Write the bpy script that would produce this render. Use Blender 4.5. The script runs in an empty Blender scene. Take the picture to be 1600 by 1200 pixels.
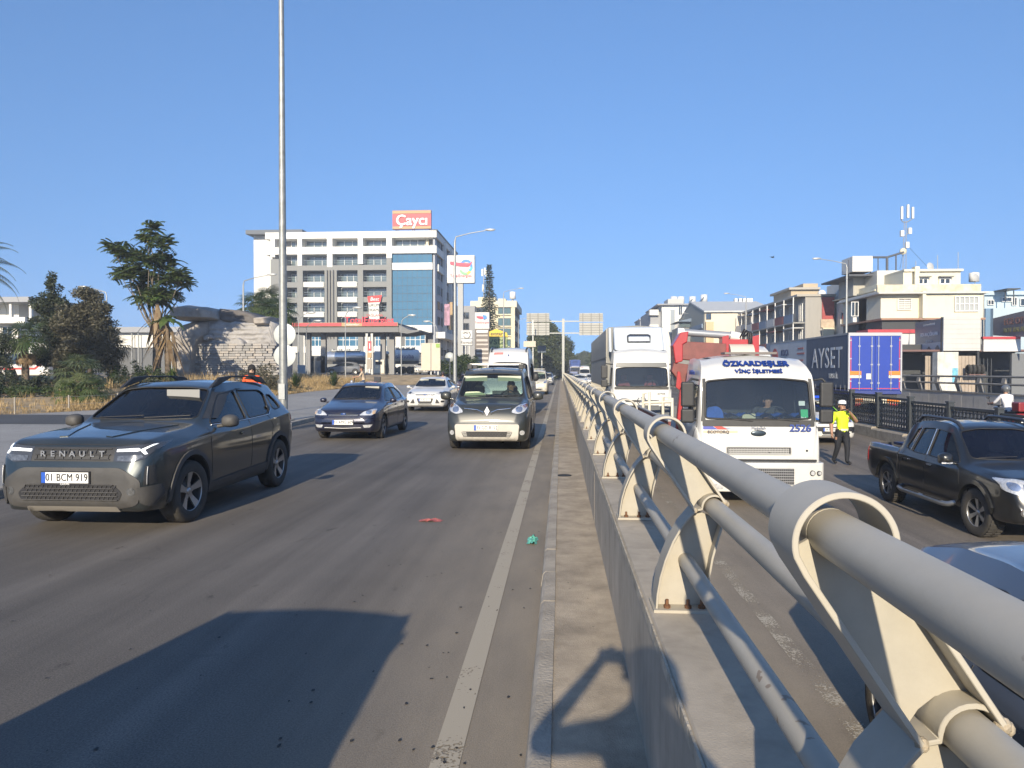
import bpy, bmesh, math, random
from mathutils import Vector, Matrix, Quaternion
from mathutils.bvhtree import BVHTree
random.seed(7)
SC = bpy.context.scene
COL = SC.collection
R = math.radians
PI = math.pi

# ------------------------------------------------------------------ camera
CAMH = 1.73
cam = bpy.data.cameras.new('camera'); camo = bpy.data.objects.new('camera', cam); COL.objects.link(camo)
cam.sensor_width = 36.0; cam.lens = 36.0*1150/1600; cam.clip_start = 0.05; cam.clip_end = 6000
camo.location = (0, 0, CAMH)
camo.rotation_euler = (R(90) - math.atan(20/1150), 0, math.atan(76/1150))
SC.camera = camo
# ------------------------------------------------------------------ sky and sun
SUN_EL, SUN_AZ = R(20.8), R(5.2)
W = bpy.data.worlds.new('World'); SC.world = W; W.use_nodes = True
nt = W.node_tree; bg = nt.nodes['Background']; sky = nt.nodes.new('ShaderNodeTexSky')
sky.sky_type = 'NISHITA'; sky.sun_disc = False; sky.sun_elevation = SUN_EL; sky.sun_rotation = R(185.2)
sky.air_density = 1.0; sky.dust_density = 0.35; sky.ozone_density = 6.0; sky.altitude = 20
# hazy summer air evens the sky out towards the horizon, all the way round
wtc = nt.nodes.new('ShaderNodeTexCoord'); wsp = nt.nodes.new('ShaderNodeSeparateXYZ'); wcb = nt.nodes.new('ShaderNodeCombineXYZ')
wmx = nt.nodes.new('ShaderNodeMath'); wmx.operation = 'MAXIMUM'; wmx.inputs[1].default_value = 0.0
wma = nt.nodes.new('ShaderNodeMath'); wma.operation = 'MULTIPLY_ADD'; wma.inputs[1].default_value = 0.57; wma.inputs[2].default_value = 0.19
nt.links.new(wtc.outputs['Generated'], wsp.inputs[0]); nt.links.new(wsp.outputs[0], wcb.inputs[0]); nt.links.new(wsp.outputs[1], wcb.inputs[1])
nt.links.new(wsp.outputs[2], wmx.inputs[0]); nt.links.new(wmx.outputs[0], wma.inputs[0]); nt.links.new(wma.outputs[0], wcb.inputs[2]); nt.links.new(wcb.outputs[0], sky.inputs[0])
nt.links.new(sky.outputs[0], bg.inputs[0]); bg.inputs[1].default_value = 0.115
sl = bpy.data.lights.new('sun', 'SUN'); so = bpy.data.objects.new('sun', sl); COL.objects.link(so)
sl.energy = 4.4; sl.angle = R(0.55); sl.color = (1.0, 0.865, 0.655)
dsun = Vector((math.sin(SUN_AZ)*math.cos(SUN_EL), math.cos(SUN_AZ)*math.cos(SUN_EL), -math.sin(SUN_EL)))
so.rotation_euler = dsun.to_track_quat('-Z', 'Y').to_euler(); so.location = (-3, -40, 25)
SC.view_settings.view_transform = 'Standard'; SC.view_settings.look = 'None'
SC.view_settings.exposure = 0.68; SC.view_settings.gamma = 1.0; SC.view_settings.use_curve_mapping = False
SC.cycles.use_denoising = True; SC.cycles.max_bounces = 8; SC.cycles.transparent_max_bounces = 16
SC.cycles.caustics_reflective = False; SC.cycles.caustics_refractive = False

_th = math.atan(76/1150); _ph = math.atan(20/1150)
def ray(u, v):
 x = (u-800)/1150; y = -(v-600)/1150
 y2 = y*math.cos(_ph)-math.sin(_ph); z2 = y*math.sin(_ph)+math.cos(_ph)
 return x*math.cos(_th)-z2*math.sin(_th), x*math.sin(_th)+z2*math.cos(_th), y2
def at(u, v, Y):
 "place in the street at distance Y along the road for a survey reading"
 a, b, c = ray(u, v); t = Y/b
 return Vector((a*t, Y, CAMH+c*t))

# ------------------------------------------------------------------ materials
MATS = {}
def _n(t, typ, **k):
 n = t.nodes.new(typ)
 for a, b in k.items(): setattr(n, a, b)
 return n
def M(name, col, rough=0.6, metal=0.0, var=0.0, vs=3.0, bump=0.0, bs=40.0, coat=0.0, spec=0.5, dust=0.0, dustcol=(0.32,0.27,0.21), stretch=None, streak=0.0, detail=6.0, chips=None):
 if name in MATS: return MATS[name]
 m = bpy.data.materials.new(name); m.use_nodes = True; t = m.node_tree; L = t.links.new
 p = t.nodes['Principled BSDF']; c = (col[0], col[1], col[2], 1)
 p.inputs['Base Color'].default_value = c; p.inputs['Roughness'].default_value = rough
 p.inputs['Metallic'].default_value = metal; p.inputs['Coat Weight'].default_value = coat
 p.inputs['Coat Roughness'].default_value = 0.06; p.inputs['Specular IOR Level'].default_value = spec
 m.diffuse_color = c
 tc = None; src = None
 if var or bump or dust or streak or chips:
  tc = _n(t, 'ShaderNodeTexCoord'); vec = tc.outputs['Object']
  if stretch:
   mp = _n(t, 'ShaderNodeMapping'); mp.inputs['Scale'].default_value = stretch; L(vec, mp.inputs[0]); vec2 = mp.outputs[0]
  else: vec2 = vec
 if var:
  nz = _n(t, 'ShaderNodeTexNoise'); nz.inputs['Scale'].default_value = vs; nz.inputs['Detail'].default_value = detail; nz.inputs['Roughness'].default_value = 0.65
  L(vec2, nz.inputs['Vector'])
  rp = _n(t, 'ShaderNodeValToRGB'); rp.color_ramp.elements[0].position = 0.3; rp.color_ramp.elements[1].position = 0.72
  rp.color_ramp.elements[0].color = tuple(max(0, x*(1-var)) for x in col)+(1,); rp.color_ramp.elements[1].color = tuple(min(1, x*(1+var)) for x in col)+(1,)
  L(nz.outputs[0], rp.inputs[0]); src = rp.outputs[0]
 if streak:
  mp = _n(t, 'ShaderNodeMapping'); mp.inputs['Scale'].default_value = (6, 6, 0.35); L(vec, mp.inputs[0])
  nz = _n(t, 'ShaderNodeTexNoise'); nz.inputs['Scale'].default_value = 1.6; nz.inputs['Detail'].default_value = 5; L(mp.outputs[0], nz.inputs[0])
  rp = _n(t, 'ShaderNodeValToRGB'); rp.color_ramp.elements[0].position = 0.5; rp.color_ramp.elements[1].position = 0.8
  rp.color_ramp.elements[0].color = (0,0,0,1); rp.color_ramp.elements[1].color = (streak,)*3+(1,); L(nz.outputs[0], rp.inputs[0])
  mx = _n(t, 'ShaderNodeMixRGB'); mx.blend_type = 'MIX'; L(rp.outputs[0], mx.inputs[0])
  if src: L(src, mx.inputs[1])
  else: mx.inputs[1].default_value = c
  mx.inputs[2].default_value = tuple(x*0.35 for x in col)+(1,); src = mx.outputs[0]
 if chips:      # small chips and rust freckles
  nz = _n(t, 'ShaderNodeTexNoise'); nz.inputs['Scale'].default_value = 26; nz.inputs['Detail'].default_value = 5; L(vec, nz.inputs[0])
  n2 = _n(t, 'ShaderNodeTexNoise'); n2.inputs['Scale'].default_value = 2.3; L(vec, n2.inputs[0])
  ad = _n(t, 'ShaderNodeMath', operation='MULTIPLY'); L(nz.outputs[0], ad.inputs[0]); L(n2.outputs[0], ad.inputs[1])
  mr = _n(t, 'ShaderNodeMapRange'); mr.inputs[1].default_value = .405; mr.inputs[2].default_value = .435; L(ad.outputs[0], mr.inputs[0])
  mx = _n(t, 'ShaderNodeMixRGB'); L(mr.outputs[0], mx.inputs[0]); mx.inputs[2].default_value = chips+(1,)
  if src: L(src, mx.inputs[1])
  else: mx.inputs[1].default_value = c
  src = mx.outputs[0]
 if dust:
  g = _n(t, 'ShaderNodeNewGeometry'); sp = _n(t, 'ShaderNodeSeparateXYZ'); L(g.outputs['Normal'], sp.inputs[0])
  nz = _n(t, 'ShaderNodeTexNoise'); nz.inputs['Scale'].default_value = 2.5; nz.inputs['Detail'].default_value = 8; L(vec, nz.inputs[0])
  sz = _n(t, 'ShaderNodeSeparateXYZ'); L(vec, sz.inputs[0])
  # settles on upward faces and is thrown up along the sills
  a = _n(t, 'ShaderNodeMapRange'); a.inputs[1].default_value = 0.2; a.inputs[2].default_value = 1.0; a.inputs[3].default_value = 0.25; a.inputs[4].default_value = 1.0; L(sp.outputs[2], a.inputs[0])
  b = _n(t, 'ShaderNodeMapRange'); b.inputs[1].default_value = 0.75; b.inputs[2].default_value = 0.25; b.inputs[3].default_value = 0.0; b.inputs[4].default_value = 1.0; L(sz.outputs[2], b.inputs[0])
  mxv = _n(t, 'ShaderNodeMath', operation='MAXIMUM'); L(a.outputs[0], mxv.inputs[0]); L(b.outputs[0], mxv.inputs[1])
  rp2 = _n(t, 'ShaderNodeMapRange'); rp2.inputs[1].default_value = 0.3; rp2.inputs[2].default_value = 0.75; rp2.inputs[3].default_value = 0.4; rp2.inputs[4].default_value = 1.0; L(nz.outputs[0], rp2.inputs[0])
  ml = _n(t, 'ShaderNodeMath', operation='MULTIPLY'); L(mxv.outputs[0], ml.inputs[0]); L(rp2.outputs[0], ml.inputs[1])
  m2 = _n(t, 'ShaderNodeMath', operation='MULTIPLY'); m2.inputs[1].default_value = dust; L(ml.outputs[0], m2.inputs[0])
  mx = _n(t, 'ShaderNodeMixRGB'); L(m2.outputs[0], mx.inputs[0])
  if src: L(src, mx.inputs[1])
  else: mx.inputs[1].default_value = c
  mx.inputs[2].default_value = dustcol+(1,); src = mx.outputs[0]
  rr = _n(t, 'ShaderNodeMapRange'); rr.inputs[3].default_value = rough; rr.inputs[4].default_value = 0.85; L(m2.outputs[0], rr.inputs[0]); L(rr.outputs[0], p.inputs['Roughness'])
  if coat:
   cc = _n(t, 'ShaderNodeMapRange'); cc.inputs[3].default_value = coat; cc.inputs[4].default_value = 0.0; L(m2.outputs[0], cc.inputs[0]); L(cc.outputs[0], p.inputs['Coat Weight'])
 if src: L(src, p.inputs['Base Color'])
 if bump:
  nz = _n(t, 'ShaderNodeTexNoise'); nz.inputs['Scale'].default_value = bs; nz.inputs['Detail'].default_value = 8; L(vec, nz.inputs[0])
  bp = _n(t, 'ShaderNodeBump'); bp.inputs['Strength'].default_value = bump; bp.inputs['Distance'].default_value = 0.02
  L(nz.outputs[0], bp.inputs['Height']); L(bp.outputs[0], p.inputs['Normal'])
 MATS[name] = m
 return m
def glass(name, tint=(0.25,0.3,0.33), refl=0.9, film=None):
 if name in MATS: return MATS[name]
 m = bpy.data.materials.new(name); m.use_nodes = True; t = m.node_tree; L = t.links.new
 t.nodes.remove(t.nodes['Principled BSDF']); out = t.nodes['Material Output']
 tr = _n(t, 'ShaderNodeBsdfTransparent'); tr.inputs[0].default_value = tint+(1,)
 gl = _n(t, 'ShaderNodeBsdfGlossy'); gl.inputs['Roughness'].default_value = 0.03; gl.inputs[0].default_value = (refl, refl, refl, 1)
 fr = _n(t, 'ShaderNodeFresnel'); fr.inputs[0].default_value = 1.7
 mx = _n(t, 'ShaderNodeMixShader'); L(fr.outputs[0], mx.inputs[0]); L(tr.outputs[0], mx.inputs[1]); L(gl.outputs[0], mx.inputs[2])
 last = mx.outputs[0]
 if film:   # dusty film on the pane
  df = _n(t, 'ShaderNodeBsdfDiffuse'); df.inputs[0].default_value = film[1]+(1,)
  nz = _n(t, 'ShaderNodeTexNoise'); nz.inputs['Scale'].default_value = 2.0; nz.inputs['Detail'].default_value = 7; tc = _n(t, 'ShaderNodeTexCoord'); L(tc.outputs['Object'], nz.inputs[0])
  mr = _n(t, 'ShaderNodeMapRange'); mr.inputs[1].default_value = 0.25; mr.inputs[2].default_value = 0.8; mr.inputs[3].default_value = film[0]*0.3; mr.inputs[4].default_value = film[0]; L(nz.outputs[0], mr.inputs[0])
  m2 = _n(t, 'ShaderNodeMixShader'); L(mr.outputs[0], m2.inputs[0]); L(last, m2.inputs[1]); L(df.outputs[0], m2.inputs[2]); last = m2.outputs[0]
 L(last, out.inputs[0]); MATS[name] = m
 return m
def leafmat(name, col, col2, trans=0.35, rough=0.5):
 if name in MATS: return MATS[name]
 m = bpy.data.materials.new(name); m.use_nodes = True; t = m.node_tree; L = t.links.new
 p = t.nodes['Principled BSDF']; out = t.nodes['Material Output']; p.inputs['Roughness'].default_value = rough
 p.inputs['Specular IOR Level'].default_value = 0.35
 g = _n(t, 'ShaderNodeNewGeometry'); rp = _n(t, 'ShaderNodeValToRGB')
 rp.color_ramp.elements[0].color = col+(1,); rp.color_ramp.elements[1].color = col2+(1,)
 L(g.outputs['Random Per Island'], rp.inputs[0]); L(rp.outputs[0], p.inputs['Base Color'])
 tl = _n(t, 'ShaderNodeBsdfTranslucent'); L(rp.outputs[0], tl.inputs[0])
 mx = _n(t, 'ShaderNodeMixShader'); mx.inputs[0].default_value = trans; L(p.outputs[0], mx.inputs[1]); L(tl.outputs[0], mx.inputs[2]); L(mx.outputs[0], out.inputs[0])
 MATS[name] = m
 return m
def emit(name, col, s):
 if name in MATS: return MATS[name]
 m = M(name, col, 0.4); p = m.node_tree.nodes['Principled BSDF']
 p.inputs['Emission Color'].default_value = col+(1,); p.inputs['Emission Strength'].default_value = s
 return m

# ------------------------------------------------------------------ objects
def tag(o, label=None, cat=None, group=None, kind=None):
 if label: o['label'] = label
 if cat: o['category'] = cat
 if group: o['group'] = group
 if kind: o['kind'] = kind
 return o
def empty(name, loc=(0,0,0), rz=0, label=None, cat=None, group=None):
 o = bpy.data.objects.new(name, None); COL.objects.link(o); o.location = loc; o.rotation_euler = (0, 0, rz); o.empty_display_size = 0.2
 return tag(o, label, cat, group)
def link(name, me, mat=None, parent=None, loc=None, rot=None):
 o = bpy.data.objects.new(name, me); COL.objects.link(o)
 if mat and not me.materials: me.materials.append(mat)
 if parent: o.parent = parent
 if loc is not None: o.location = loc
 if rot is not None: o.rotation_euler = rot
 return o
def copy_tree(o, parent=None, remat=None):
 c = o.copy(); COL.objects.link(c); c.parent = parent
 if remat and o.type == 'MESH':
  for i, s in enumerate(c.material_slots):
   if s.material and s.material.name in remat:
    k = s.material.name; s.link = 'OBJECT'; c.material_slots[i].material = remat[k]
 for ch in list(o.children): copy_tree(ch, c, remat)
 return c
def bm_link(name, bm, mat=None, parent=None, smooth=False, loc=None):
 me = bpy.data.meshes.new(name); bm.to_mesh(me); bm.free()
 if smooth:
  for p in me.polygons: p.use_smooth = True
 return link(name, me, mat, parent, loc)
def bevel(o, w=0.01, seg=2):
 m = o.modifiers.new('bevel', 'BEVEL'); m.width = w; m.segments = seg; m.limit_method = 'ANGLE'; m.angle_limit = R(40)
 return o

class MB:
 "collects shapes; build() links them as one mesh object"
 def __init__(s): s.v = []; s.f = []; s.m = []; s.sm = []; s.cur = 0; s.smooth = False
 def mat(s, i): s.cur = i; return s
 def add(s, vs, fs, smooth=None):
  b = len(s.v); s.v += [tuple(x) for x in vs]; sm = s.smooth if smooth is None else smooth
  for f in fs: s.f.append(tuple(b+i for i in f)); s.m.append(s.cur); s.sm.append(sm)
  return s
 def box(s, x0, x1, y0, y1, z0, z1, T=None):
  vs = [Vector(p) for p in ((x0,y0,z0),(x1,y0,z0),(x1,y1,z0),(x0,y1,z0),(x0,y0,z1),(x1,y0,z1),(x1,y1,z1),(x0,y1,z1))]
  if T: vs = [T @ p for p in vs]
  return s.add(vs, [(0,3,2,1),(4,5,6,7),(0,1,5,4),(1,2,6,5),(2,3,7,6),(3,0,4,7)], False)
 def cyl(s, p0, p1, r0, r1=None, n=12, caps=True, smooth=True):
  p0 = Vector(p0); p1 = Vector(p1); r1 = r0 if r1 is None else r1; d = (p1-p0).normalized()
  a = d.orthogonal().normalized(); b = d.cross(a)
  vs = []
  for p, r in ((p0, r0), (p1, r1)):
   for i in range(n):
    t = 2*PI*i/n; vs.append(p+(a*math.cos(t)+b*math.sin(t))*r)
  s.add(vs, [(i, (i+1) % n, n+(i+1) % n, n+i) for i in range(n)], smooth)
  if caps: s.add(vs, [tuple(reversed(range(n))), tuple(range(n, 2*n))], False)
  return s
 def tube(s, pts, r, n=8, caps=True):
  pts = [Vector(p) for p in pts]; rs = r if isinstance(r, (list, tuple)) else [r]*len(pts)
  up = None; vs = []
  for i, p in enumerate(pts):
   d = (pts[min(i+1, len(pts)-1)]-pts[max(i-1, 0)]).normalized()
   if up is None: a = d.orthogonal().normalized()
   else:
    a = up - d*up.dot(d)
    a = a.normalized() if a.length > 1e-6 else d.orthogonal().normalized()
   up = a; b = d.cross(a)
   for k in range(n):
    t = 2*PI*k/n; vs.append(p+(a*math.cos(t)+b*math.sin(t))*rs[i])
  fs = [(i*n+k, i*n+(k+1) % n, (i+1)*n+(k+1) % n, (i+1)*n+k) for i in range(len(pts)-1) for k in range(n)]
  s.add(vs, fs, True)
  if caps: s.add(vs[:n]+vs[-n:], [tuple(reversed(range(n))), tuple(n+k for k in range(n))], False)
  return s
 def prism(s, poly, axis, a, b, T=None):
  "poly of 2D points, extruded along axis from a to b: x -> (y,z), y -> (x,z), z -> (x,y)"
  def P(p, w):
   q = {'x': (w, p[0], p[1]), 'y': (p[0], w, p[1]), 'z': (p[0], p[1], w)}[axis]
   return T @ Vector(q) if T else q
  n = len(poly); vs = [P(p, a) for p in poly]+[P(p, b) for p in poly]
  return s.add(vs, [tuple(range(n)), tuple(reversed(range(n, 2*n)))]+[(i, n+i, n+(i+1) % n, (i+1) % n) for i in range(n)], False)
 def lathe(s, prof, n=24, T=None, axis='z'):
  "prof of (radius, height)"
  vs = []
  for r, h in prof:
   for k in range(n):
    t = 2*PI*k/n; q = Vector((r*math.cos(t), r*math.sin(t), h))
    if axis == 'x': q = Vector((q.z, q.x, q.y))
    if axis == 'y': q = Vector((q.x, q.z, q.y))
    vs.append(T @ q if T else q)
  return s.add(vs, [(i*n+k, i*n+(k+1) % n, (i+1)*n+(k+1) % n, (i+1)*n+k) for i in range(len(prof)-1) for k in range(n)], True)
 def ball(s, c, rx, ry=None, rz=None, n=12, m=8, T=None):
  ry = rx if ry is None else ry; rz = rx if rz is None else rz; c = Vector(c); vs = []; fs = []
  for i in range(m+1):
   a = PI*i/m
   for k in range(n):
    t = 2*PI*k/n; q = c+Vector((rx*math.sin(a)*math.cos(t), ry*math.sin(a)*math.sin(t), rz*math.cos(a))); vs.append(T @ q if T else q)
  for i in range(m):
   for k in range(n): fs.append((i*n+k, (i+1)*n+k, (i+1)*n+(k+1) % n, i*n+(k+1) % n))
  return s.add(vs, fs, True)
 def quad(s, a, b, c, d): return s.add([a, b, c, d], [(0,1,2,3)], False)
 def mesh(s, name):
  me = bpy.data.meshes.new(name); me.from_pydata(s.v, [], s.f)
  me.polygons.foreach_set('material_index', s.m); me.polygons.foreach_set('use_smooth', s.sm); me.validate(); me.update()
  return me
 def build(s, name, mat=None, parent=None, loc=None, rot=None, fix=True):
  me = s.mesh(name)
  if fix and len(s.f) < 4000:
   bm = bmesh.new(); bm.from_mesh(me); bmesh.ops.recalc_face_normals(bm, faces=bm.faces); bm.to_mesh(me); bm.free()
  for x in (mat if isinstance(mat, (list, tuple)) else [mat]):
   if x: me.materials.append(x)
  return link(name, me, None, parent, loc, rot)
def Rz(a): return Matrix.Rotation(a, 4, 'Z')
def Tr(x, y, z): return Matrix.Translation((x, y, z))
def box(name, x0, x1, y0, y1, z0, z1, mat, parent=None, bev=0):
 o = MB().box(x0, x1, y0, y1, z0, z1).build(name, mat, parent)
 return bevel(o, bev) if bev else o
_dg = None
def text_mesh(s, size, extrude=0.004, bold=0.0, align='CENTER', space=1.0, xs=1.0, shear=0.0):
 cu = bpy.data.curves.new('lettering', 'FONT'); cu.body = s; cu.size = size; cu.extrude = extrude
 cu.align_x = align; cu.align_y = 'CENTER'; cu.space_character = space; cu.resolution_u = 3; cu.shear = shear
 o = bpy.data.objects.new('lettering', cu); COL.objects.link(o)
 bpy.context.view_layer.update()
 me = bpy.data.meshes.new_from_object(o.evaluated_get(bpy.context.evaluated_depsgraph_get())); bpy.data.objects.remove(o)
 if xs != 1.0:
  for v in me.vertices: v.co.x *= xs
 me.materials.clear()
 if bold > 0:      # heavier strokes: the outline repeated a hair to either side
  mb = MB(); base = [v.co.copy() for v in me.vertices]; fs = [tuple(p.vertices) for p in me.polygons]; k = 0
  for dx in (-1, 0, 1):
   for dy in (-.6, .6): k += 1; mb.add([(c.x+dx*bold, c.y+dy*bold, c.z+k*.0002) for c in base], fs, False)
  me = mb.mesh('lettering')
 return me
def text(s, size, mat, parent, loc, rz=0, rx=R(90), name='lettering', **k):
 "standing text that reads from -Y when rz = 0"
 me = text_mesh(s, size, **k)
 return link(name, me, mat, parent, loc, (rx, 0, rz))
def eval_mesh(o, name):
 bpy.context.view_layer.update()
 return bpy.data.meshes.new_from_object(o.evaluated_get(bpy.context.evaluated_depsgraph_get()))
# ================================================================== SETTING
def zr(y):
 "level of the sunken carriageway"
 pts = [(-400,-0.92),(20,-0.92),(32,-0.62),(45,-0.45),(80,-0.2),(130,-0.03),(3000,-0.03)]
 for (a, za), (b, zb) in zip(pts, pts[1:]):
  if y <= b: return za+(zb-za)*(y-a)/(b-a)
 return -0.03
def zs(y):
 "level of the service road beyond the black fence"
 pts = [(-400,-0.42),(60,-0.38),(130,-0.06),(3000,-0.06)]
 for (a, za), (b, zb) in zip(pts, pts[1:]):
  if y <= b: return za+(zb-za)*(y-a)/(b-a)
 return -0.06
def sheet(name, cols, ys, mat, kind='structure'):
 "strip of ground: cols = list of (x, z function) with x a number or a function of y"
 mb = MB(); n = len(cols)
 for y in ys:
  for x, z in cols: mb.v.append((x(y) if callable(x) else x, y, z(y) if callable(z) else z))
 for i in range(len(ys)-1):
  for j in range(n-1): mb.f.append((i*n+j, i*n+j+1, (i+1)*n+j+1, (i+1)*n+j)); mb.m.append(0); mb.sm.append(False)
 o = mb.build(name, mat, fix=False)
 if kind: o['kind'] = kind
 return o
def asphalt(name, base, warm=(1.06,1.0,0.92), patch=0.28, tracks=True, rough=0.75, gutter=None):
 m = bpy.data.materials.new(name); m.use_nodes = True; t = m.node_tree; L = t.links.new; p = t.nodes['Principled BSDF']
 tc = _n(t, 'ShaderNodeTexCoord'); v = tc.outputs['Object']
 def noise(sc, det, mp=None, ro=0.6):
  n = _n(t, 'ShaderNodeTexNoise'); n.inputs['Scale'].default_value = sc; n.inputs['Detail'].default_value = det; n.inputs['Roughness'].default_value = ro
  if mp:
   k = _n(t, 'ShaderNodeMapping'); k.inputs['Scale'].default_value = mp; L(v, k.inputs[0]); L(k.outputs[0], n.inputs[0])
  else: L(v, n.inputs[0])
  return n.outputs[0]
 def ramp(src, a, b, ca, cb):
  r = _n(t, 'ShaderNodeMapRange'); r.inputs[1].default_value = a; r.inputs[2].default_value = b; r.inputs[3].default_value = ca; r.inputs[4].default_value = cb; L(src, r.inputs[0]); return r.outputs[0]
 def mul(a, b):
  q = _n(t, 'ShaderNodeMath', operation='MULTIPLY'); L(a, q.inputs[0]); L(b, q.inputs[1]); return q.outputs[0]
 f = ramp(noise(0.35, 8), 0.3, 0.7, 1-patch, 1+patch)
 f = mul(f, ramp(noise(95, 4), 0.3, 0.7, 0.6, 1.45))            # aggregate
 f = mul(f, ramp(noise(420, 2), 0.35, 0.75, 0.8, 1.35))
 if tracks: f = mul(f, ramp(noise(1.0, 6, (1.1, 0.035, 1)), 0.32, 0.68, 0.72, 1.22))   # wheel tracks along the lanes
 if tracks: f = mul(f, ramp(noise(1.0, 7, (3.0, 0.12, 1)), 0.35, 0.6, 0.85, 1.08))
 f = mul(f, ramp(noise(5.0, 4, (1, 0.5, 1)), 0.66, 0.74, 1.0, 0.55))     # oil spots
 cb = _n(t, 'ShaderNodeCombineColor')
 for i, w in enumerate(warm):
  q = _n(t, 'ShaderNodeMath', operation='MULTIPLY'); q.inputs[1].default_value = base*w; L(f, q.inputs[0]); L(q.outputs[0], cb.inputs[i])
 vo = _n(t, 'ShaderNodeTexVoronoi'); vo.feature = 'DISTANCE_TO_EDGE'; vo.inputs['Scale'].default_value = .55; dn = _n(t, 'ShaderNodeTexNoise'); dn.inputs['Scale'].default_value = 2.5; dn.inputs['Detail'].default_value = 6; L(v, dn.inputs[0])
 va = _n(t, 'ShaderNodeMixRGB'); va.blend_type = 'ADD'; va.inputs[0].default_value = .35; L(v, va.inputs[1]); L(dn.outputs['Color'], va.inputs[2]); L(va.outputs[0], vo.inputs['Vector'])
 ck = mul(ramp(vo.outputs['Distance'], .004, .012, 1, 0), ramp(noise(.5, 3), .55, .66, 0, .42)); cm = _n(t, 'ShaderNodeMixRGB'); L(ck, cm.inputs[0]); L(cb.outputs[0], cm.inputs[1]); cm.inputs[2].default_value = (base*.25,)*3+(1,); cout = cm.outputs[0]
 if gutter:      # wind-blown dust lies along the kerb
  sx = _n(t, 'ShaderNodeSeparateXYZ'); L(v, sx.inputs[0]); g1 = ramp(sx.outputs[0], gutter[0], gutter[1], 0, 1); g2 = ramp(noise(2.2, 9, (1, .35, 1)), .3, .7, .45, 1.0); gm = _n(t, 'ShaderNodeMixRGB'); L(mul(mul(g1, g2), ramp(noise(140, 4), .3, .7, .55, 1)), gm.inputs[0]); L(cout, gm.inputs[1]); gm.inputs[2].default_value = (.34,.285,.21,1); cout = gm.outputs[0]
 L(cout, p.inputs['Base Color']); p.inputs['Roughness'].default_value = rough; p.inputs['Specular IOR Level'].default_value = 0.35
 bp = _n(t, 'ShaderNodeBump'); bp.inputs['Strength'].default_value = 0.5; bp.inputs['Distance'].default_value = 0.006
 L(noise(160, 4), bp.inputs['Height']); L(bp.outputs[0], p.inputs['Normal'])
 MATS[name] = m
 return m
ASPH = asphalt('asphalt', 0.112, (1.12,1.0,0.86), patch=.2, gutter=(-1.9,-.25))
ASPH2 = asphalt('asphalt_sunken', 0.135, (1.15,1.0,0.84), patch=0.2, gutter=(5.0,1.6))
PAVE = asphalt('pavement_old', 0.27, (1.04,1.0,0.93), patch=0.14, tracks=False)
SIDE = asphalt('asphalt_dark', 0.075, (0.98,1,1.02), patch=0.12, tracks=False)
SOIL = M('dry_soil', (0.34,0.255,0.15), 0.95, var=0.35, vs=0.8, bump=0.5, bs=6)
CONC = M('concrete', (0.40,0.35,0.28), 0.85, var=0.24, vs=2.2, bump=0.16, bs=170, streak=0.35, detail=12)
CONC2 = M('concrete_kerb', (0.33,0.295,0.245), 0.85, var=0.25, vs=4, bump=0.4, bs=50)
DUSTC = M('dusty_concrete', (0.37,0.31,0.235), 0.9, var=0.38, vs=3.2, bump=0.4, bs=130, detail=12)
def paint(name, col, wear):
 m = bpy.data.materials.new(name); m.use_nodes = True; t = m.node_tree; L = t.links.new; p = t.nodes['Principled BSDF']; out = t.nodes['Material Output']
 tc = _n(t, 'ShaderNodeTexCoord'); n1 = _n(t, 'ShaderNodeTexNoise'); n1.inputs['Scale'].default_value = 55; n1.inputs['Detail'].default_value = 6; L(tc.outputs['Object'], n1.inputs[0])
 n2 = _n(t, 'ShaderNodeTexNoise'); n2.inputs['Scale'].default_value = 2.2; n2.inputs['Detail'].default_value = 5; L(tc.outputs['Object'], n2.inputs[0])
 ad = _n(t, 'ShaderNodeMath', operation='ADD'); L(n1.outputs[0], ad.inputs[0]); L(n2.outputs[0], ad.inputs[1])
 mr = _n(t, 'ShaderNodeMapRange'); mr.inputs[1].default_value = wear; mr.inputs[2].default_value = wear+0.12; L(ad.outputs[0], mr.inputs[0])
 p.inputs['Base Color'].default_value = col+(1,); p.inputs['Roughness'].default_value = 0.8
 tr = _n(t, 'ShaderNodeBsdfTransparent'); mx = _n(t, 'ShaderNodeMixShader'); L(mr.outputs[0], mx.inputs[0]); L(tr.outputs[0], mx.inputs[1]); L(p.outputs[0], mx.inputs[2]); L(mx.outputs[0], out.inputs[0])
 MATS[name] = m
 return m
LINE = paint('road_paint', (0.38,0.335,0.26), 0.72)
LINE2 = paint('road_paint_worn', (0.40,0.36,0.29), 1.0)

YS = [-200,-30,0,10,20,24,28,32,38,45,60,80,100,130,200,400,900,3000]
def kx(y):
 "left kerb line"
 pts = [(-400,-7.45),(0,-7.5),(9.4,-7.56),(15.4,-7.9),(26,-8.6),(40,-8.9),(3000,-8.9)]
 for (a, xa), (b, xb) in zip(pts, pts[1:]):
  if y <= b: return xa+(xb-xa)*(y-a)/(b-a)
sheet('ground', [(-2500, -0.04), (0.5, -0.04), (0.5, lambda y: zr(y)-0.05), (11.75, lambda y: zr(y)-0.05), (11.75, lambda y: zs(y)-0.05), (2500, lambda y: zs(y)-0.05)], YS, SOIL)
sheet('road', [(kx, 0.0), (-0.15, 0.0)], [-200,-30,0,5,9.4,15.4,20,26,30,40,60,100,200,400,900], ASPH)
sheet('sunken_road', [(0.66, zr), (11.5, zr)], YS[:-1], ASPH2)
sheet('service_road', [(11.95, zs), (22.0, zs)], YS[:-1], asphalt('asphalt_service', 0.11, patch=0.15))
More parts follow.
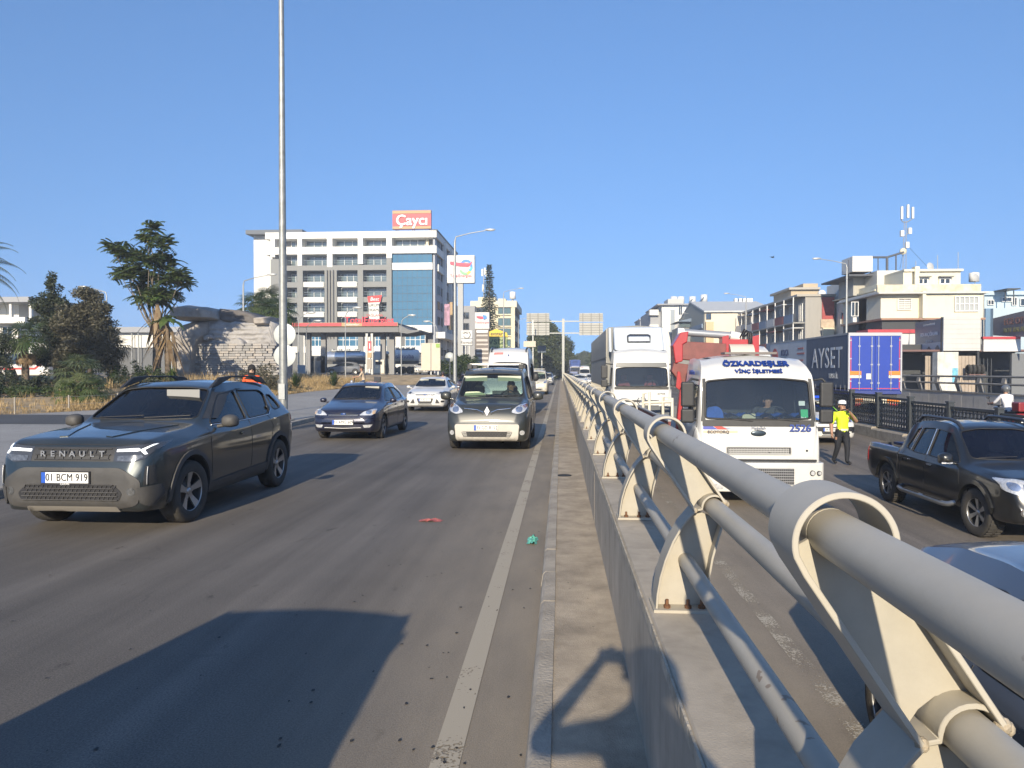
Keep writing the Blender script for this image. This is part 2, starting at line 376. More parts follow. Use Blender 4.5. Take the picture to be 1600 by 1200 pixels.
def vx(y):
 "edge of the dry verge"
 pts = [(-400,-30),(15,-27),(22,-22.5),(25,-20.4),(29,-17.6),(37,-14.0),(50,-14.8),(62,-14.2),(70,-11.2),(105,-10.6),(3000,-10.6)]
 for (a, xa), (b, xb) in zip(pts, pts[1:]):
  if y <= b: return xa+(xb-xa)*(y-a)/(b-a)
def smooth(t): t = max(0, min(1, t)); return t*t*(3-2*t)
def zp(x, y):
 "pavement: climbs gently away from the kerb"
 return .13+.42*smooth((y-24)/16)*smooth((kx(y)-x-.3)/3.5)
def zv(x, y):
 "dry bank up to the forecourt level"
 d = max(0, vx(y)-x)
 if y > 58: return max(zp(vx(y), y)+.8*smooth(d/9.5), (zp(vx(y), y)+(1.36-zp(vx(y), y))*smooth((y-62)/9)) if d > .5 else 0)
 k = smooth((y-27)/16)*max(smooth((x+27)/8), smooth((y-50)/10))
 return zp(vx(y), y)+max(.0, 1.36-zp(vx(y), y))*smooth(d/9.5)*k+.12*smooth(d/6)*(1-k)
PY = [-200,-30,0,9.4,15.4,20,22,24,26,28,30,32,34,36,38,40,42,45,52,60,74,105,200,400,900]
def pcol(k): return lambda y: (kx(y)-.16)+(vx(y)-kx(y)+.16)*k
ks = [1,.8,.6,.45,.3,.2,.1,.05,0]
sheet('pavement', [(pcol(k), (lambda k: lambda y: zp(pcol(k)(y), y))(k)) for k in ks], PY, PAVE)
sheet('dark_strip', [((lambda k: lambda y: -60+(60-12.2)*k)(k), (lambda k: lambda y: zp(-60+(60-12.2)*k, y)+.007)(k)) for k in (0,.3,.6,.75,.9,1)], [21.2,22,23,24,25,25.6], SIDE)  # darker asphalt-textured strip laid across the left pavement
VYS = [15,18,20,22,24,26,28,30,32,34,36,38,40,43,46,50,54,58,60,62,64,66,68,70,72,74,90,105,140,200]
vd = [420,60,40,25,16,12,9.5,8,6.5,5,3.8,2.6,1.6,.8,0]
sheet('verge', [((lambda d: lambda y: vx(y)-d)(d), (lambda d: lambda y: zv(vx(y)-d, y)-(.004 if d else .03))(d)) for d in vd], VYS, SOIL)
sheet('forecourt', [(-95, 1.375), (-11.6, 1.375)], [72, 136], asphalt('forecourt_asphalt', 0.14, patch=0.15, tracks=False))
# painted lines
for a, b in ((-10, 60), (60, 300)):
 o = MB().quad((-0.60-0.08, a, 0.004), (-0.60+0.05, a, 0.004), (-0.66+0.05, b, 0.004), (-0.66-0.08, b, 0.004)).build('edge_line', LINE); o['kind'] = 'structure'
 if a == -10: o.location.x = 0.12
for a, b in ((-10, 19.5),):
 o = MB().quad((2.08, a, -0.916), (2.24, a, -0.916), (2.30, b, -0.916), (2.14, b, -0.916)).build('edge_line', LINE2); o['kind'] = 'structure'
# median strip and its kerb
o = sheet('median_strip', [(-0.045, 0.112), (0.1, 0.114), (0.25, 0.112), (0.365, 0.118)], [-20, 0, 20, 60, 150, 400], DUSTC)
kr = empty('median_kerb'); kr['kind'] = 'structure'
def kerb_mesh(w, h, l, ch):
 mb = MB(); poly = [(0, -0.05), (w, -0.05), (w, h), (ch, h), (ch*0.45, h-0.02), (0.0, 0.0)]
 mb.prism(poly, 'y', 0.004, l-0.004); me = mb.mesh('kerb_stone')
 bm = bmesh.new(); bm.from_mesh(me); bmesh.ops.recalc_face_normals(bm, faces=bm.faces); bm.to_mesh(me); bm.free(); me.materials.append(CONC2)
 return me
km = kerb_mesh(0.115, 0.122, 0.75, 0.035)
y = -3.11
while y < 45:
 link('kerb_stone', km, None, kr, (-0.155+random.uniform(-.003,.003), y, random.uniform(-.003,.002))); y += 0.75
o = link('kerb_stone', kerb_mesh(0.115, 0.122, 400, 0.035), None, kr, (-0.155, y, 0)); o['kind'] = 'stuff'
kl = empty('pavement_kerb'); kl['kind'] = 'structure'
km2 = kerb_mesh(0.16, 0.135, 1.0, 0.03)
y = -3.0
while y < 60:
 a = math.atan2(kx(y+1)-kx(y), 1)
 o = link('kerb_stone', km2, None, kl, (kx(y)+0.0, y, 0)); o.scale = (-1, 1, 1); o.rotation_euler = (0, 0, -a); y += 1.0
# small litter and a wrapper on the roadway
def crumple(name, c, sx, sy, sz, mat, label, seed):
 rnd = random.Random(seed); mb = MB(); n = 9
 vs = [(c[0]+sx*(i/(n-1)-.5)+rnd.uniform(-.1,.1)*sx, c[1]+sy*(j/(n-1)-.5)+rnd.uniform(-.1,.1)*sy, c[2]+0.004+rnd.random()*sz*math.sin(PI*i/(n-1))) for j in range(n) for i in range(n)]
 mb.add(vs, [(j*n+i, j*n+i+1, (j+1)*n+i+1, (j+1)*n+i) for j in range(n-1) for i in range(n-1)], False)
 o = mb.build(name, mat, fix=False); tag(o, label, 'litter'); return o
crumple('plastic_scrap', (-0.285, 7.65-0.2, 0.0), 0.10, 0.30, 0.04, M('mint_plastic', (0.12,0.42,0.33), 0.45, var=0.3, vs=30), 'crumpled mint green plastic scrap beside the median kerb', 1)
crumple('flattened_carton', (-1.50, 8.4, 0.0), 0.24, 0.14, 0.02, M('red_carton', (0.35,0.10,0.09), 0.6, var=0.5, vs=14), 'flattened red and grey carton lying in the lane', 2)
sp = MB(); rnd = random.Random(5)
for i in range(260):
 yy = 3.0*math.exp(rnd.random()*2.0); xx = rnd.uniform(-4.5, 0.33) if i % 3 else rnd.gauss(-0.9, .5)
 if -0.16 < xx < -0.03: continue
 z = 0.003 if xx < -0.1 else 0.116
 r = rnd.uniform(.003, .011)*(1 if z < .1 else .6)
 n = 7; ph = rnd.random()*6
 sp.add([(xx+r*rnd.uniform(.5,1.3)*math.cos(2*PI*k/n+ph), yy+r*rnd.uniform(.8,2.0)*math.sin(2*PI*k/n+ph), z+rnd.uniform(.0005,.004)) for k in range(n)], [tuple(range(n))], False)
o = sp.build('road_grit', M('tar_spot', (0.03,0.028,0.026), 0.7), fix=False); tag(o, 'dark tar spots and grit scattered over the road', 'grit', kind='stuff')
def manhole():
 pass
# gully grates and the oval gap in the median strip
for (x, y, zz) in ((0.06, 11.4, 0.118),):
 mb = MB(); mb.lathe([(0.0, 0.0), (0.085, 0.0), (0.095, 0.006), (0.11, 0.004), (0.112, -0.01)], 24, Tr(x, y, zz)); o = mb.build('drain_cover', M('cast_iron', (0.05,0.048,0.045), 0.6, metal=0.6)); tag(o, 'small round dark drain cover in the median strip', 'drain cover')
gr = empty('gully_grate', (2.35, 13.0, zr(13)), label='rectangular iron gully grate beside the railing wall in the sunken road', cat='grate')
MB().box(-.3, .3, -.25, .25, -0.02, 0.003).build('frame', MATS['cast_iron'], gr)
gb = MB()
for k in range(7): gb.box(-.26+k*.08, -.22+k*.08, -.21, .21, 0.003, 0.012)
gb.build('bar', M('iron_bar', (0.13,0.12,0.10), 0.6, metal=0.4), gr)

# ------------------------------------------------------------------ parapet wall under the railing
pw = empty('parapet_wall', (0, 0, 0), label='long low concrete wall carrying the grey tube railing', cat='wall')
def panel_mesh(l):
 mb = MB(); mb.prism([(0.36, -1.1), (0.36, 0.735), (0.372, 0.75), (0.668, 0.75), (0.68, 0.738), (0.68, -1.1)], 'y', 0.004, l-0.004); me = mb.mesh('panel')
 bm = bmesh.new(); bm.from_mesh(me); bmesh.ops.recalc_face_normals(bm, faces=bm.faces); bm.to_mesh(me); bm.free(); me.materials.append(CONC); return me
pm = panel_mesh(3.76); y = -7.2
while y < 130:
 o = link('panel', pm, None, pw, (random.uniform(-.002,.002), y, random.uniform(-.002,.002))); y += 3.76
cp = MB(); cp.box(0.352, 0.36, -7, 131, 0.70, 0.746); cp.build('mortar_lip', M('mortar', (0.42,0.37,0.29), 0.9, var=0.4, vs=9, bump=0.6, bs=30), pw)

# ------------------------------------------------------------------ tube railing
GREY = M('railing_paint', (0.43,0.405,0.345), 0.42, var=0.10, vs=5, bump=0.02, bs=160, chips=(.20,.15,.11), dust=0.35, dustcol=(0.36,0.31,0.24))
CREAM = M('post_paint', (0.40,0.378,0.32), 0.5, var=0.12, vs=7, bump=0.03, bs=140, chips=(.24,.16,.10), dust=0.35, dustcol=(0.38,0.32,0.24), streak=0.12)
RUST = M('rusty_bolt', (0.16,0.075,0.035), 0.8, var=0.5, vs=60)
rail = empty('tube_railing', (0.43, 1.2, 0.75), label='pale grey steel tube railing with looped posts along the median wall', cat='railing')
TT, TM, TL = (0.430, 1.473, 0.0385), (0.625, 1.174, 0.037), (0.517, 0.948, 0.031)
def tubepart(name, t, y0, y1):
 mb = MB(); n = 28; mb.cyl((t[0]-0.43, y0-1.2, t[1]-0.75), (t[0]-0.43, y1-1.2, t[1]-0.75), t[2], n=n); return mb.build(name, GREY, rail, fix=False)
for nm, t in (('top_tube', TT), ('middle_tube', TM), ('lower_tube', TL)):
 y = -6.32
 while y < 130:                                             # lengths butt inside the posts
  tubepart(nm, t, y, y+7.516); y += 7.52
def strap(path, w, th):
 "flat bar of depth w (along the rail) following an (x, z) path"
 mb = MB(); n = len(path); L_ = []
 for i, p in enumerate(path):
  a = Vector(path[max(i-1, 0)]); b = Vector(path[min(i+1, n-1)]); d = (b-a).normalized(); nn = Vector((-d.y, d.x)); p = Vector(p)
  L_.append((p+nn*th/2, p-nn*th/2))
 vs = []
 for q, r in L_: vs += [(q.x, -w/2, q.y), (q.x, w/2, q.y), (r.x, w/2, r.y), (r.x, -w/2, r.y)]
 fs = [(0,1,2,3), tuple((n-1)*4+k for k in (3,2,1,0))]
 for i in range(n-1):
  for k in range(4): fs.append((i*4+k, i*4+(k+1) % 4, (i+1)*4+(k+1) % 4, (i+1)*4+k))
 return mb.add(vs, fs, False)
ox, oz = 0.43, 0.0     # post space: x relative to 0.43, z above the wall top
lc = [(.392,.012),(.396,.07),(.408,.14),(.428,.21),(.458,.285),(.497,.355),(.545,.412)]
rc = [(.603,.012),(.600,.08),(.603,.15),(.615,.22),(.635,.295),(.652,.35),(.660,.39)]
cx0, cz0, cr = 0.430, 0.718, 0.075
loop = [(.545,.414)]+[(.545+(.359-.545)*t, .414+(.690-.414)*t) for t in (.33,.66,.93)]
loop += [(cx0+cr*math.cos(a), cz0+cr*math.sin(a)) for a in [R(195-k*6) for k in range(33)]]
loop += [(.520,.665),(.59,.56),(.664,.448)]
sad = [(TM[0]+.050*math.cos(R(a)), TM[1]-.75+.050*math.sin(R(a))) for a in range(-10, 191, 14)]
sad = [(.682,.405)]+sad+[(.545,.412)]
def sh(p): return [(a-ox, b-oz) for a, b in p]
post_meshes = []
m = strap(sh(lc), 0.13, 0.009); post_meshes.append(('curved_flange', m.mesh('curved_flange'), CREAM))
m = strap(sh(rc), 0.13, 0.009); post_meshes.append(('curved_flange', m.mesh('curved_flange'), CREAM))
m = strap(sh(loop), 0.13, 0.010); post_meshes.append(('loop_strap', m.mesh('loop_strap'), GREY))
m = strap(sh(sad), 0.11, 0.009); post_meshes.append(('saddle', m.mesh('saddle'), CREAM))
wl = sh(lc)+sh([(.575,.40),(.625,.38),(.655,.385)])+list(reversed(sh(rc)))
m = MB(); m.prism(wl, 'y', -.006, .006); post_meshes.append(('web_plate', m.mesh('web_plate'), CREAM))
wu = sh([(.547,.416),(.362,.690),(.372,.70),(.405,.72),(.45,.72),(.49,.705),(.518,.668),(.662,.45),(.66,.46),(.63,.476),(.59,.466),(.565,.445)])
m = MB(); m.prism(wu, 'y', -.006, .006); post_meshes.append(('web_plate', m.mesh('web_plate'), CREAM))
m = MB(); m.box(.378-ox, .615-ox, -.085, .085, 0.0, .013); post_meshes.append(('base_plate', m.mesh('base_plate'), CREAM))
bolt = MB(); bolt.cyl((0, 0, .013), (0, 0, .026), .014, n=6, smooth=False); bolt.cyl((0, 0, .026), (0, 0, .048), .007, n=8); bolt_me = bolt.mesh('bolt'); bolt_me.materials.append(RUST)
m = MB(); m.ball((.664-ox, -.055, .446), .014, .012, .014, 8, 5); m.ball((.547-ox, -.055, .414), .011, .012, .012, 8, 5); m.ball((.676-ox, -.05, .44), .009, .01, .012, 8, 5)
post_meshes.append(('weld_bead', m.mesh('weld_bead'), M('weld', (0.40,0.34,0.25), 0.8, var=0.3, vs=60, bump=0.5, bs=120)))
for nm, me, mt in post_meshes:
 bm = bmesh.new(); bm.from_mesh(me); bmesh.ops.recalc_face_normals(bm, faces=bm.faces)
 bm.to_mesh(me); bm.free(); me.materials.append(mt)
 if nm in ('loop_strap', 'saddle', 'curved_flange'):
  for p in me.polygons: p.use_smooth = True
  me.set_sharp_from_angle(angle=R(30))
y = 1.2-2*1.88; k = 0
while y < 128:
 p = bpy.data.objects.new('post', None); COL.objects.link(p); p.parent = rail; p.location = (0, y-1.2, 0)
 for nm, me, mt in post_meshes:
  if y > 12 and nm == 'weld_bead' or y > 45 and nm == 'base_plate': continue
  if y > 70 and nm in ('saddle',): continue
  o = link(nm, me, None, p)
  if nm == 'weld_bead': o['kind'] = 'stuff'
  if nm in ('loop_strap', 'saddle', 'curved_flange', 'web_plate') and y < 9: bevel(o, 0.0015, 1)
 if 0 < y < 14:
  for bx_ in (.435, .52, .575):
   for by in (-.052, .052): link('bolt', bolt_me, None, p, (bx_-ox, by, 0))
 y += 1.88
# ================================================================== VEHICLES: body lofting, projected panels, wheels
def lut(pts, ds=0.02, blur=3):
 s1 = pts[-1][0]; n = int(round(s1/ds))+1; v = []
 j = 0
 for i in range(n):
  s = min(i*ds, s1)
  while j < len(pts)-2 and s > pts[j+1][0]: j += 1
  (a, za), (b, zb) = pts[j], pts[j+1]
  v.append(za+(zb-za)*max(0, min(1, (s-a)/(b-a))))
 for _ in range(blur):
  w = v[:]
  for i in range(1, n-1): w[i] = (v[i-1]+2*v[i]+v[i+1])/4
  v = w
 def f(s):
  t = max(0, min(n-1.0001, s/ds)); i = int(t); return v[i]+(v[i+1]-v[i])*(t-i)
 return f
def cr(p, sub, lin=()):
 "Catmull-Rom through 2D points; segments listed in lin stay straight"
 out = []
 n = len(p)
 for i in range(n-1):
  a, b, c, d = p[max(i-1, 0)], p[i], p[i+1], p[min(i+2, n-1)]
  for k in range(sub):
   t = k/sub
   if i in lin: out.append((b[0]+(c[0]-b[0])*t, b[1]+(c[1]-b[1])*t)); continue
   q = []
   for e in (0, 1): q.append(0.5*((2*b[e])+(c[e]-a[e])*t+(2*a[e]-5*b[e]+4*c[e]-d[e])*t*t+(3*b[e]-a[e]-3*c[e]+d[e])*t**3))
   out.append(tuple(q))
 out.append(p[-1])
 return out
class Car:
 def __init__(s, name, spec, loc, rz=0, **tags):
  s.sp = spec; s.root = empty(name, loc, rz, **tags); s.L = spec['top'][-1][0]; s.s0 = spec['axle']
  bl = spec.get('blur', 4)
  s.F = {k: lut(spec[k], blur=(spec.get('blur_'+k, bl))) for k in ('top', 'edge', 'belt', 'bot', 'w', 'we')}
  me = s.loft(0, s.L); s.bvh_of(me); s.me = me
 def sec(s, t, ins=0.0):
  F = s.F; zt, ze, zb, zo, w, we = F['top'](t), F['edge'](t), F['belt'](t), F['bot'](t), F['w'](t), F['we'](t)
  tk = s.sp.get('tuck', 0.0)
  if ins: zt -= ins*0.8; ze -= ins; zo += 0.1; w -= ins*1.3; we -= ins
  zm = (zo+zb)/2
  hull = [(0, zo), (w*0.80, zo), (w*0.94-tk, zo+0.04), (w*0.985-tk*.5, zo+0.15), (w, zm+0.05), (w*0.985, zb-0.07), (w*0.955, zb), (we, ze), (we*0.9, ze+(zt-ze)*0.45), (we*0.55, zt-(zt-ze)*0.22), (0, zt)]
  return cr(hull, 3, lin=(0, 6))
 def loft(s, a, b, ins=0.0):
  ss = [a]; x = a
  while x < b-1e-6:
   e = min(x-a, b-x); d = 0.012 if e < 0.06 else 0.03 if e < 0.3 else 0.06
   x = min(b, x+d); ss.append(x)
  if b-ss[-2] < 0.004: ss.pop(-2)
  bm = bmesh.new(); rows = []
  for t in ss:
   h = s.sec(t, ins); n = len(h)
   full = [(-x, z) for x, z in reversed(h[1:-1])]   # left half top to bottom... mirrored
   ring = h + full                                   # bottom centre up the + side to the top, down the - side
   rows.append([bm.verts.new((x, t-s.s0, z)) for x, z in ring])
  N = len(rows[0])
  for r0, r1 in zip(rows, rows[1:]):
   for k in range(N): bm.faces.new((r0[k], r0[(k+1) % N], r1[(k+1) % N], r1[k]))
  for r, fl in ((rows[0], 0), (rows[-1], 1)):
   nh = (N+2)//2
   for k in range(nh-1):
    aa, bb, cc, dd = r[k], r[k+1], r[(N-k-1) % N], r[(N-k) % N]
    f = [aa, bb, cc, dd]; u = []
    for q in f:
     if q not in u: u.append(q)
    if len(u) >= 3: bm.faces.new(u)
  bmesh.ops.recalc_face_normals(bm, faces=bm.faces)
  me = bpy.data.meshes.new('body'); bm.to_mesh(me); bm.free()
  return me
 def bvh_of(s, me):
  bm = bmesh.new(); bm.from_mesh(me); s.bvh = BVHTree.FromBMesh(bm); bm.free()
 # -- projection helpers: 'f' front, 'b' back, 'l' (+x side), 'r' (-x side), 't' top
 def hit(s, ax, a, b):
  O, D = {'f': ((a, -4, b), (0, 1, 0)), 'b': ((a, 9, b), (0, -1, 0)), 'l': ((4, a, b), (-1, 0, 0)), 'r': ((-4, a, b), (1, 0, 0)), 't': ((a, b, 5), (0, 0, -1))}[ax]
  h = s.bvh.ray_cast(Vector(O), Vector(D))
  if h[0] is None:
   n = s.bvh.find_nearest(Vector(O)+Vector(D)*{'f': 3.6, 'b': 5, 'l': 3.2, 'r': 3.2, 't': 4}[ax]); return n[0], n[1]
  no = h[1]
  if no.dot(Vector(D)) > 0: no = -no
  return h[0], no
 def patch(s, name, ax, poly, mat, off=0.004, th=0.015, res=0.09, parent=None, sub=True):
  bm = bmesh.new(); f3 = {'f': lambda a, b: (a, 0, b), 'b': lambda a, b: (a, 0, b), 'l': lambda a, b: (0, a, b), 'r': lambda a, b: (0, a, b), 't': lambda a, b: (a, b, 0)}[ax]
  bm.faces.new([bm.verts.new(f3(*p)) for p in poly]); bmesh.ops.triangulate(bm, faces=bm.faces[:])
  for _ in range(5 if sub else 0):
   lg = [e for e in bm.edges if e.calc_length() > res]
   if not lg: break
   bmesh.ops.subdivide_edges(bm, edges=lg, cuts=1); bmesh.ops.triangulate(bm, faces=[f for f in bm.faces if len(f.verts) > 4])
  for v in bm.verts:
   a, b = {'f': (v.co.x, v.co.z), 'b': (v.co.x, v.co.z), 'l': (v.co.y, v.co.z), 'r': (v.co.y, v.co.z), 't': (v.co.x, v.co.y)}[ax]
   p, no = s.hit(ax, a, b); v.co = p+no*off; v.normal = no
  bm.normal_update()
  want = {'f': Vector((0,-1,0)), 'b': Vector((0,1,0)), 'l': Vector((1,0,0)), 'r': Vector((-1,0,0)), 't': Vector((0,0,1))}[ax]
  sm = Vector()
  for f in bm.faces: sm += f.normal*f.calc_area()
  if sm.dot(want) < 0: bmesh.ops.reverse_faces(bm, faces=bm.faces[:])
  if th:
   be = [e for e in bm.edges if e.is_boundary]
   r = bmesh.ops.extrude_edge_only(bm, edges=be); nv = [g for g in r['geom'] if isinstance(g, bmesh.types.BMVert)]
   for v in nv: v.co -= want*th
  me = bpy.data.meshes.new(name); bm.to_mesh(me); bm.free()
  for p in me.polygons: p.use_smooth = True
  if th:
   try: me.set_sharp_from_angle(angle=R(40))
   except Exception: pass
  return link(name, me, mat, parent or s.root)
 def line(s, name, ax, pts, r, mat, off=0.0, parent=None, res=0.06, closed=False, n=6):
  P = []; pts = list(pts)+([pts[0]] if closed else [])
  for (a, b), (c, d) in zip(pts, pts[1:]):
   k = max(1, int(math.hypot(c-a, d-b)/res))
   for i in range(k): P.append((a+(c-a)*i/k, b+(d-b)*i/k))
  P.append(pts[-1])
  Q = []
  for a, b in P: h, no = s.hit(ax, a, b); Q.append(h+no*off)
  return MB().tube(Q, r, n).build(name, mat, parent or s.root, fix=False)
 def finish(s, paint_mat, wells=True, cabin=True, lining=None):
  "cuts cabin, windows and wheel arches out of the solid and links the body"
  sp = s.sp; o = link('body', s.me, None, s.root); s.me.materials.append(paint_mat); s.me.materials.append(lining or M('cabin_lining', (0.035,0.036,0.04), 0.8))
  cut = []
  def cutter(me):
   for p in me.polygons: p.material_index = 1
   c = bpy.data.objects.new('cutter', me); COL.objects.link(c); c.parent = s.root; cut.append(c)
   m = o.modifiers.new('cut', 'BOOLEAN'); m.operation = 'DIFFERENCE'; m.object = c; m.solver = 'EXACT'
  def clean(mb):
   me = mb.mesh('cutter'); bm = bmesh.new(); bm.from_mesh(me); bmesh.ops.recalc_face_normals(bm, faces=bm.faces); bm.to_mesh(me); bm.free(); return me
  if cabin:
   cutter(s.loft(sp['cabin'][0], sp['cabin'][1], sp.get('ins', 0.05)))
   for w in sp.get('side_windows', []): cutter(clean(MB().prism(w, 'x', -2, 2)))
   if 'windshield' in sp: cutter(clean(MB().prism(sp['windshield'], 'y', -3, sp['cabin'][0]+1.0-s.s0)))
   if 'rear_window' in sp: cutter(clean(MB().prism(sp['rear_window'], 'y', sp['cabin'][1]-0.7-s.s0, 9)))
  for ec in sp.get('extra_cuts', []): cutter(clean(MB().box(*ec)))
  if wells:
   for ay, rr in sp['wells']:
    for sg in (-1, 1):
     mb = MB(); xi, xo = sg*(s.F['w'](s.s0+ay)-0.34), sg*2.0
     mb.cyl((xi, ay, sp['wr']+.01), (xo, ay, sp['wr']+.01), rr, n=40); bm_ = mb.mesh('cutter')
     bm = bmesh.new(); bm.from_mesh(bm_); bmesh.ops.remove_doubles(bm, verts=bm.verts, dist=1e-5); bmesh.ops.recalc_face_normals(bm, faces=bm.faces); bm.to_mesh(bm_); bm.free(); cutter(bm_)
  me = eval_mesh(o, 'body')
  for c in cut: bpy.data.objects.remove(c)
  o.modifiers.clear(); o.data = me
  for p in me.polygons: p.use_smooth = True
  me.set_sharp_from_angle(angle=R(32))
  s.body = o
  return o
 def windows(s, gmat, trim=None, wsmat=None, r=0.009, off=-0.012):
  sp = s.sp
  for w in sp.get('side_windows', []):
   for ax in 'lr':
    g = s.patch('side_window', ax, w, gmat, off, 0)
    if trim: s.line('window_trim', ax, w, r, trim, 0.0, g, closed=True)
  if 'windshield' in sp:
   s.ws = g = s.patch('windshield', 'f', sp['windshield'], wsmat or gmat, off, 0, 0.08)
   if trim: s.line('window_trim', 'f', sp['windshield'], r, trim, 0.0, g, closed=True)
  if 'rear_window' in sp:
   g = s.patch('rear_window', 'b', sp['rear_window'], gmat, off, 0, 0.08)
   if trim: s.line('window_trim', 'b', sp['rear_window'], r, trim, 0.0, g, closed=True)
def rrect(x0, x1, z0, z1, r, n=4):
 out = []
 for cx, cz, a0 in ((x1-r, z1-r, 0), (x0+r, z1-r, 90), (x0+r, z0+r, 180), (x1-r, z0+r, 270)):
  for k in range(n+1): a = R(a0+90*k/n); out.append((cx+r*math.cos(a), cz+r*math.sin(a)))
 return out
def rpoly(pts, r, n=3):
 "polygon with rounded corners"
 out = []; N = len(pts)
 for i in range(N):
  p = Vector(pts[i]); a = Vector(pts[i-1]); b = Vector(pts[(i+1) % N]); da = (a-p); db = (b-p); q = min(r, da.length*.45, db.length*.45)
  A = p+da.normalized()*q; B = p+db.normalized()*q
  for k in range(n+1): t = k/n; out.append(tuple((1-t)**2*A+2*t*(1-t)*p+t*t*B))
 return out
def mirx(p): return [(-a, b) for a, b in reversed(p)]
TYRE = M('tyre_rubber', (0.028,0.027,0.026), 0.85, var=0.3, vs=14, bump=0.4, bs=60, dust=0.35, dustcol=(0.13,0.115,0.095))
ALLOY = M('alloy', (0.42,0.42,0.42), 0.35, metal=0.85, var=0.15, vs=8)
DARKM = M('dark_metal', (0.05,0.05,0.052), 0.5, metal=0.3)
BLACKP = M('black_plastic', (0.028,0.029,0.031), 0.55, var=0.2, vs=9)
GREYP = M('grey_plastic', (0.045,0.045,0.046), 0.6, var=0.2, vs=6, bump=0.06, bs=160, dust=0.17, dustcol=(0.24,0.21,0.17))
CHROME = M('chrome', (0.75,0.75,0.76), 0.12, metal=1.0)
WHITEP = M('white_plate', (0.78,0.78,0.76), 0.4); BLUEP = M('plate_blue', (0.02,0.09,0.45), 0.4); INK = M('black_ink', (0.015,0.015,0.018), 0.5)
LENS = glass('lamp_lens', (0.92,0.93,0.95)); REFL = M('lamp_reflector', (0.72,0.72,0.74), 0.18, metal=0.9, var=0.25, vs=24)
LAMPW = M('lamp_clear', (0.62,0.63,0.64), 0.12, metal=0.35, var=0.35, vs=22, coat=1.0); LAMPD = M('lamp_dark', (0.05,0.052,0.056), 0.1, coat=1.0)
DRL = emit('daylight_lamp', (0.95,0.98,1.0), 0.7); AMBER = M('amber_lens', (0.75,0.24,0.03), 0.25, coat=.6); REDL = M('red_lens', (0.45,0.02,0.02), 0.2, coat=.6)
_wheels = {}
def wheel_meshes(r, w, rim, style):
 k = (r, w, rim, style)
 if k in _wheels: return _wheels[k]
 t = MB(); h = w/2
 t.lathe([(rim-.01, -h*.9), (rim+.012, -h*.98), (r*.82+rim*.1, -h*1.04), (r*.955, -h*.95), (r*.99, -h*.78), (r, -h*.5), (r, h*.5), (r*.99, h*.78), (r*.955, h*.95), (r*.82+rim*.1, h*1.04), (rim+.012, h*.98), (rim-.01, h*.9)], 40, axis='x')
 if style in ('off',):          # tread blocks
  for i in range(36):
   a = 2*PI*i/36
   for sgn in (-1, 1):
    T = Matrix.Rotation(a, 4, 'X'); t.box(sgn*h*.55-h*.36, sgn*h*.55+h*.36, -.018, .018, r-.004, r+.010, T)
 m = MB()
 m.lathe([(rim, h*.9), (rim*.97, h*.86), (rim*.93, h*.5), (rim*.9, -h*.7), (0.0, -h*.7)], 32, axis='x')       # barrel + back
 m.cur = 1
 def spoke(a, w0, w1, y0, y1, x0, x1, th=.02):
  T = Matrix.Rotation(a, 4, 'X')
  vs = [(x0, -w0, y0), (x0, w0, y0), (x1, w1, y1), (x1, -w1, y1)]
  vs = vs+[(v[0]-th, v[1], v[2]) for v in vs]
  m.add([T @ Vector(v) for v in vs], [(0,1,2,3), (7,6,5,4), (0,4,5,1), (1,5,6,2), (2,6,7,3), (3,7,4,0)], False)
 hx = h*.62
 if style == 'y5':
  for i in range(5):
   a = 2*PI*i/5
   for d in (-.2, .2): spoke(a+d*.55, .02, .024, rim*.42, rim*.95, hx, h*.85)
   spoke(a, .035, .026, .03, rim*.5, hx, hx)
 elif style == 'split':
  for i in range(5):
   a = 2*PI*i/5; spoke(a-.12, .016, .02, .04, rim*.95, hx, h*.84); spoke(a+.12, .016, .02, .04, rim*.95, hx, h*.84)
 elif style in ('off', 'six'):
  for i in range(6): spoke(2*PI*i/6, .022, .04, .05, rim*.95, hx, h*.8)
 elif style == 'steel':
  m.lathe([(rim*.95, h*.5), (rim*.8, h*.45), (rim*.62, h*.62), (rim*.4, h*.66), (rim*.36, h*.5), (0, h*.5)], 28, axis='x')
 else:
  for i in range(10): spoke(2*PI*i/10, .016, .02, .04, rim*.95, hx, h*.84)
 m.lathe([(rim*1.0, h*.9), (rim*.95, h*.9), (rim*.94, h*.8)], 32, axis='x')
 m.lathe([(0.001, hx+.012), (.032, hx+.012), (.045, hx), (.045, hx-.03)], 16, axis='x')
 m.cur = 2; m.lathe([(0, h*.1), (rim*.62, h*.1), (rim*.62, h*.02)], 24, axis='x')
 tm = t.mesh('tyre'); tm.materials.append(TYRE)
 rm = m.mesh('rim'); 
 for q in (DARKM, ALLOY, M('brake_disc', (0.2,0.19,0.18), 0.5, metal=.7)): rm.materials.append(q)
 _wheels[k] = (tm, rm); return tm, rm
def add_wheels(root, axles, x, r, w, rim, style, steer=0.0, rimmat=None):
 tm, rm = wheel_meshes(r, w, rim, style)
 for i, y in enumerate(axles):
  for sg in (1, -1):
   e = bpy.data.objects.new('wheel', None); COL.objects.link(e); e.parent = root; e.location = (sg*x, y, r)
   e.rotation_euler = (random.random()*0.0, 0, (0 if sg > 0 else PI)+(steer if i == 0 else 0))
   link('tyre', tm, None, e); q = link('rim', rm, None, e)
   if rimmat: q.material_slots[1].link = 'OBJECT'; q.material_slots[1].material = rimmat
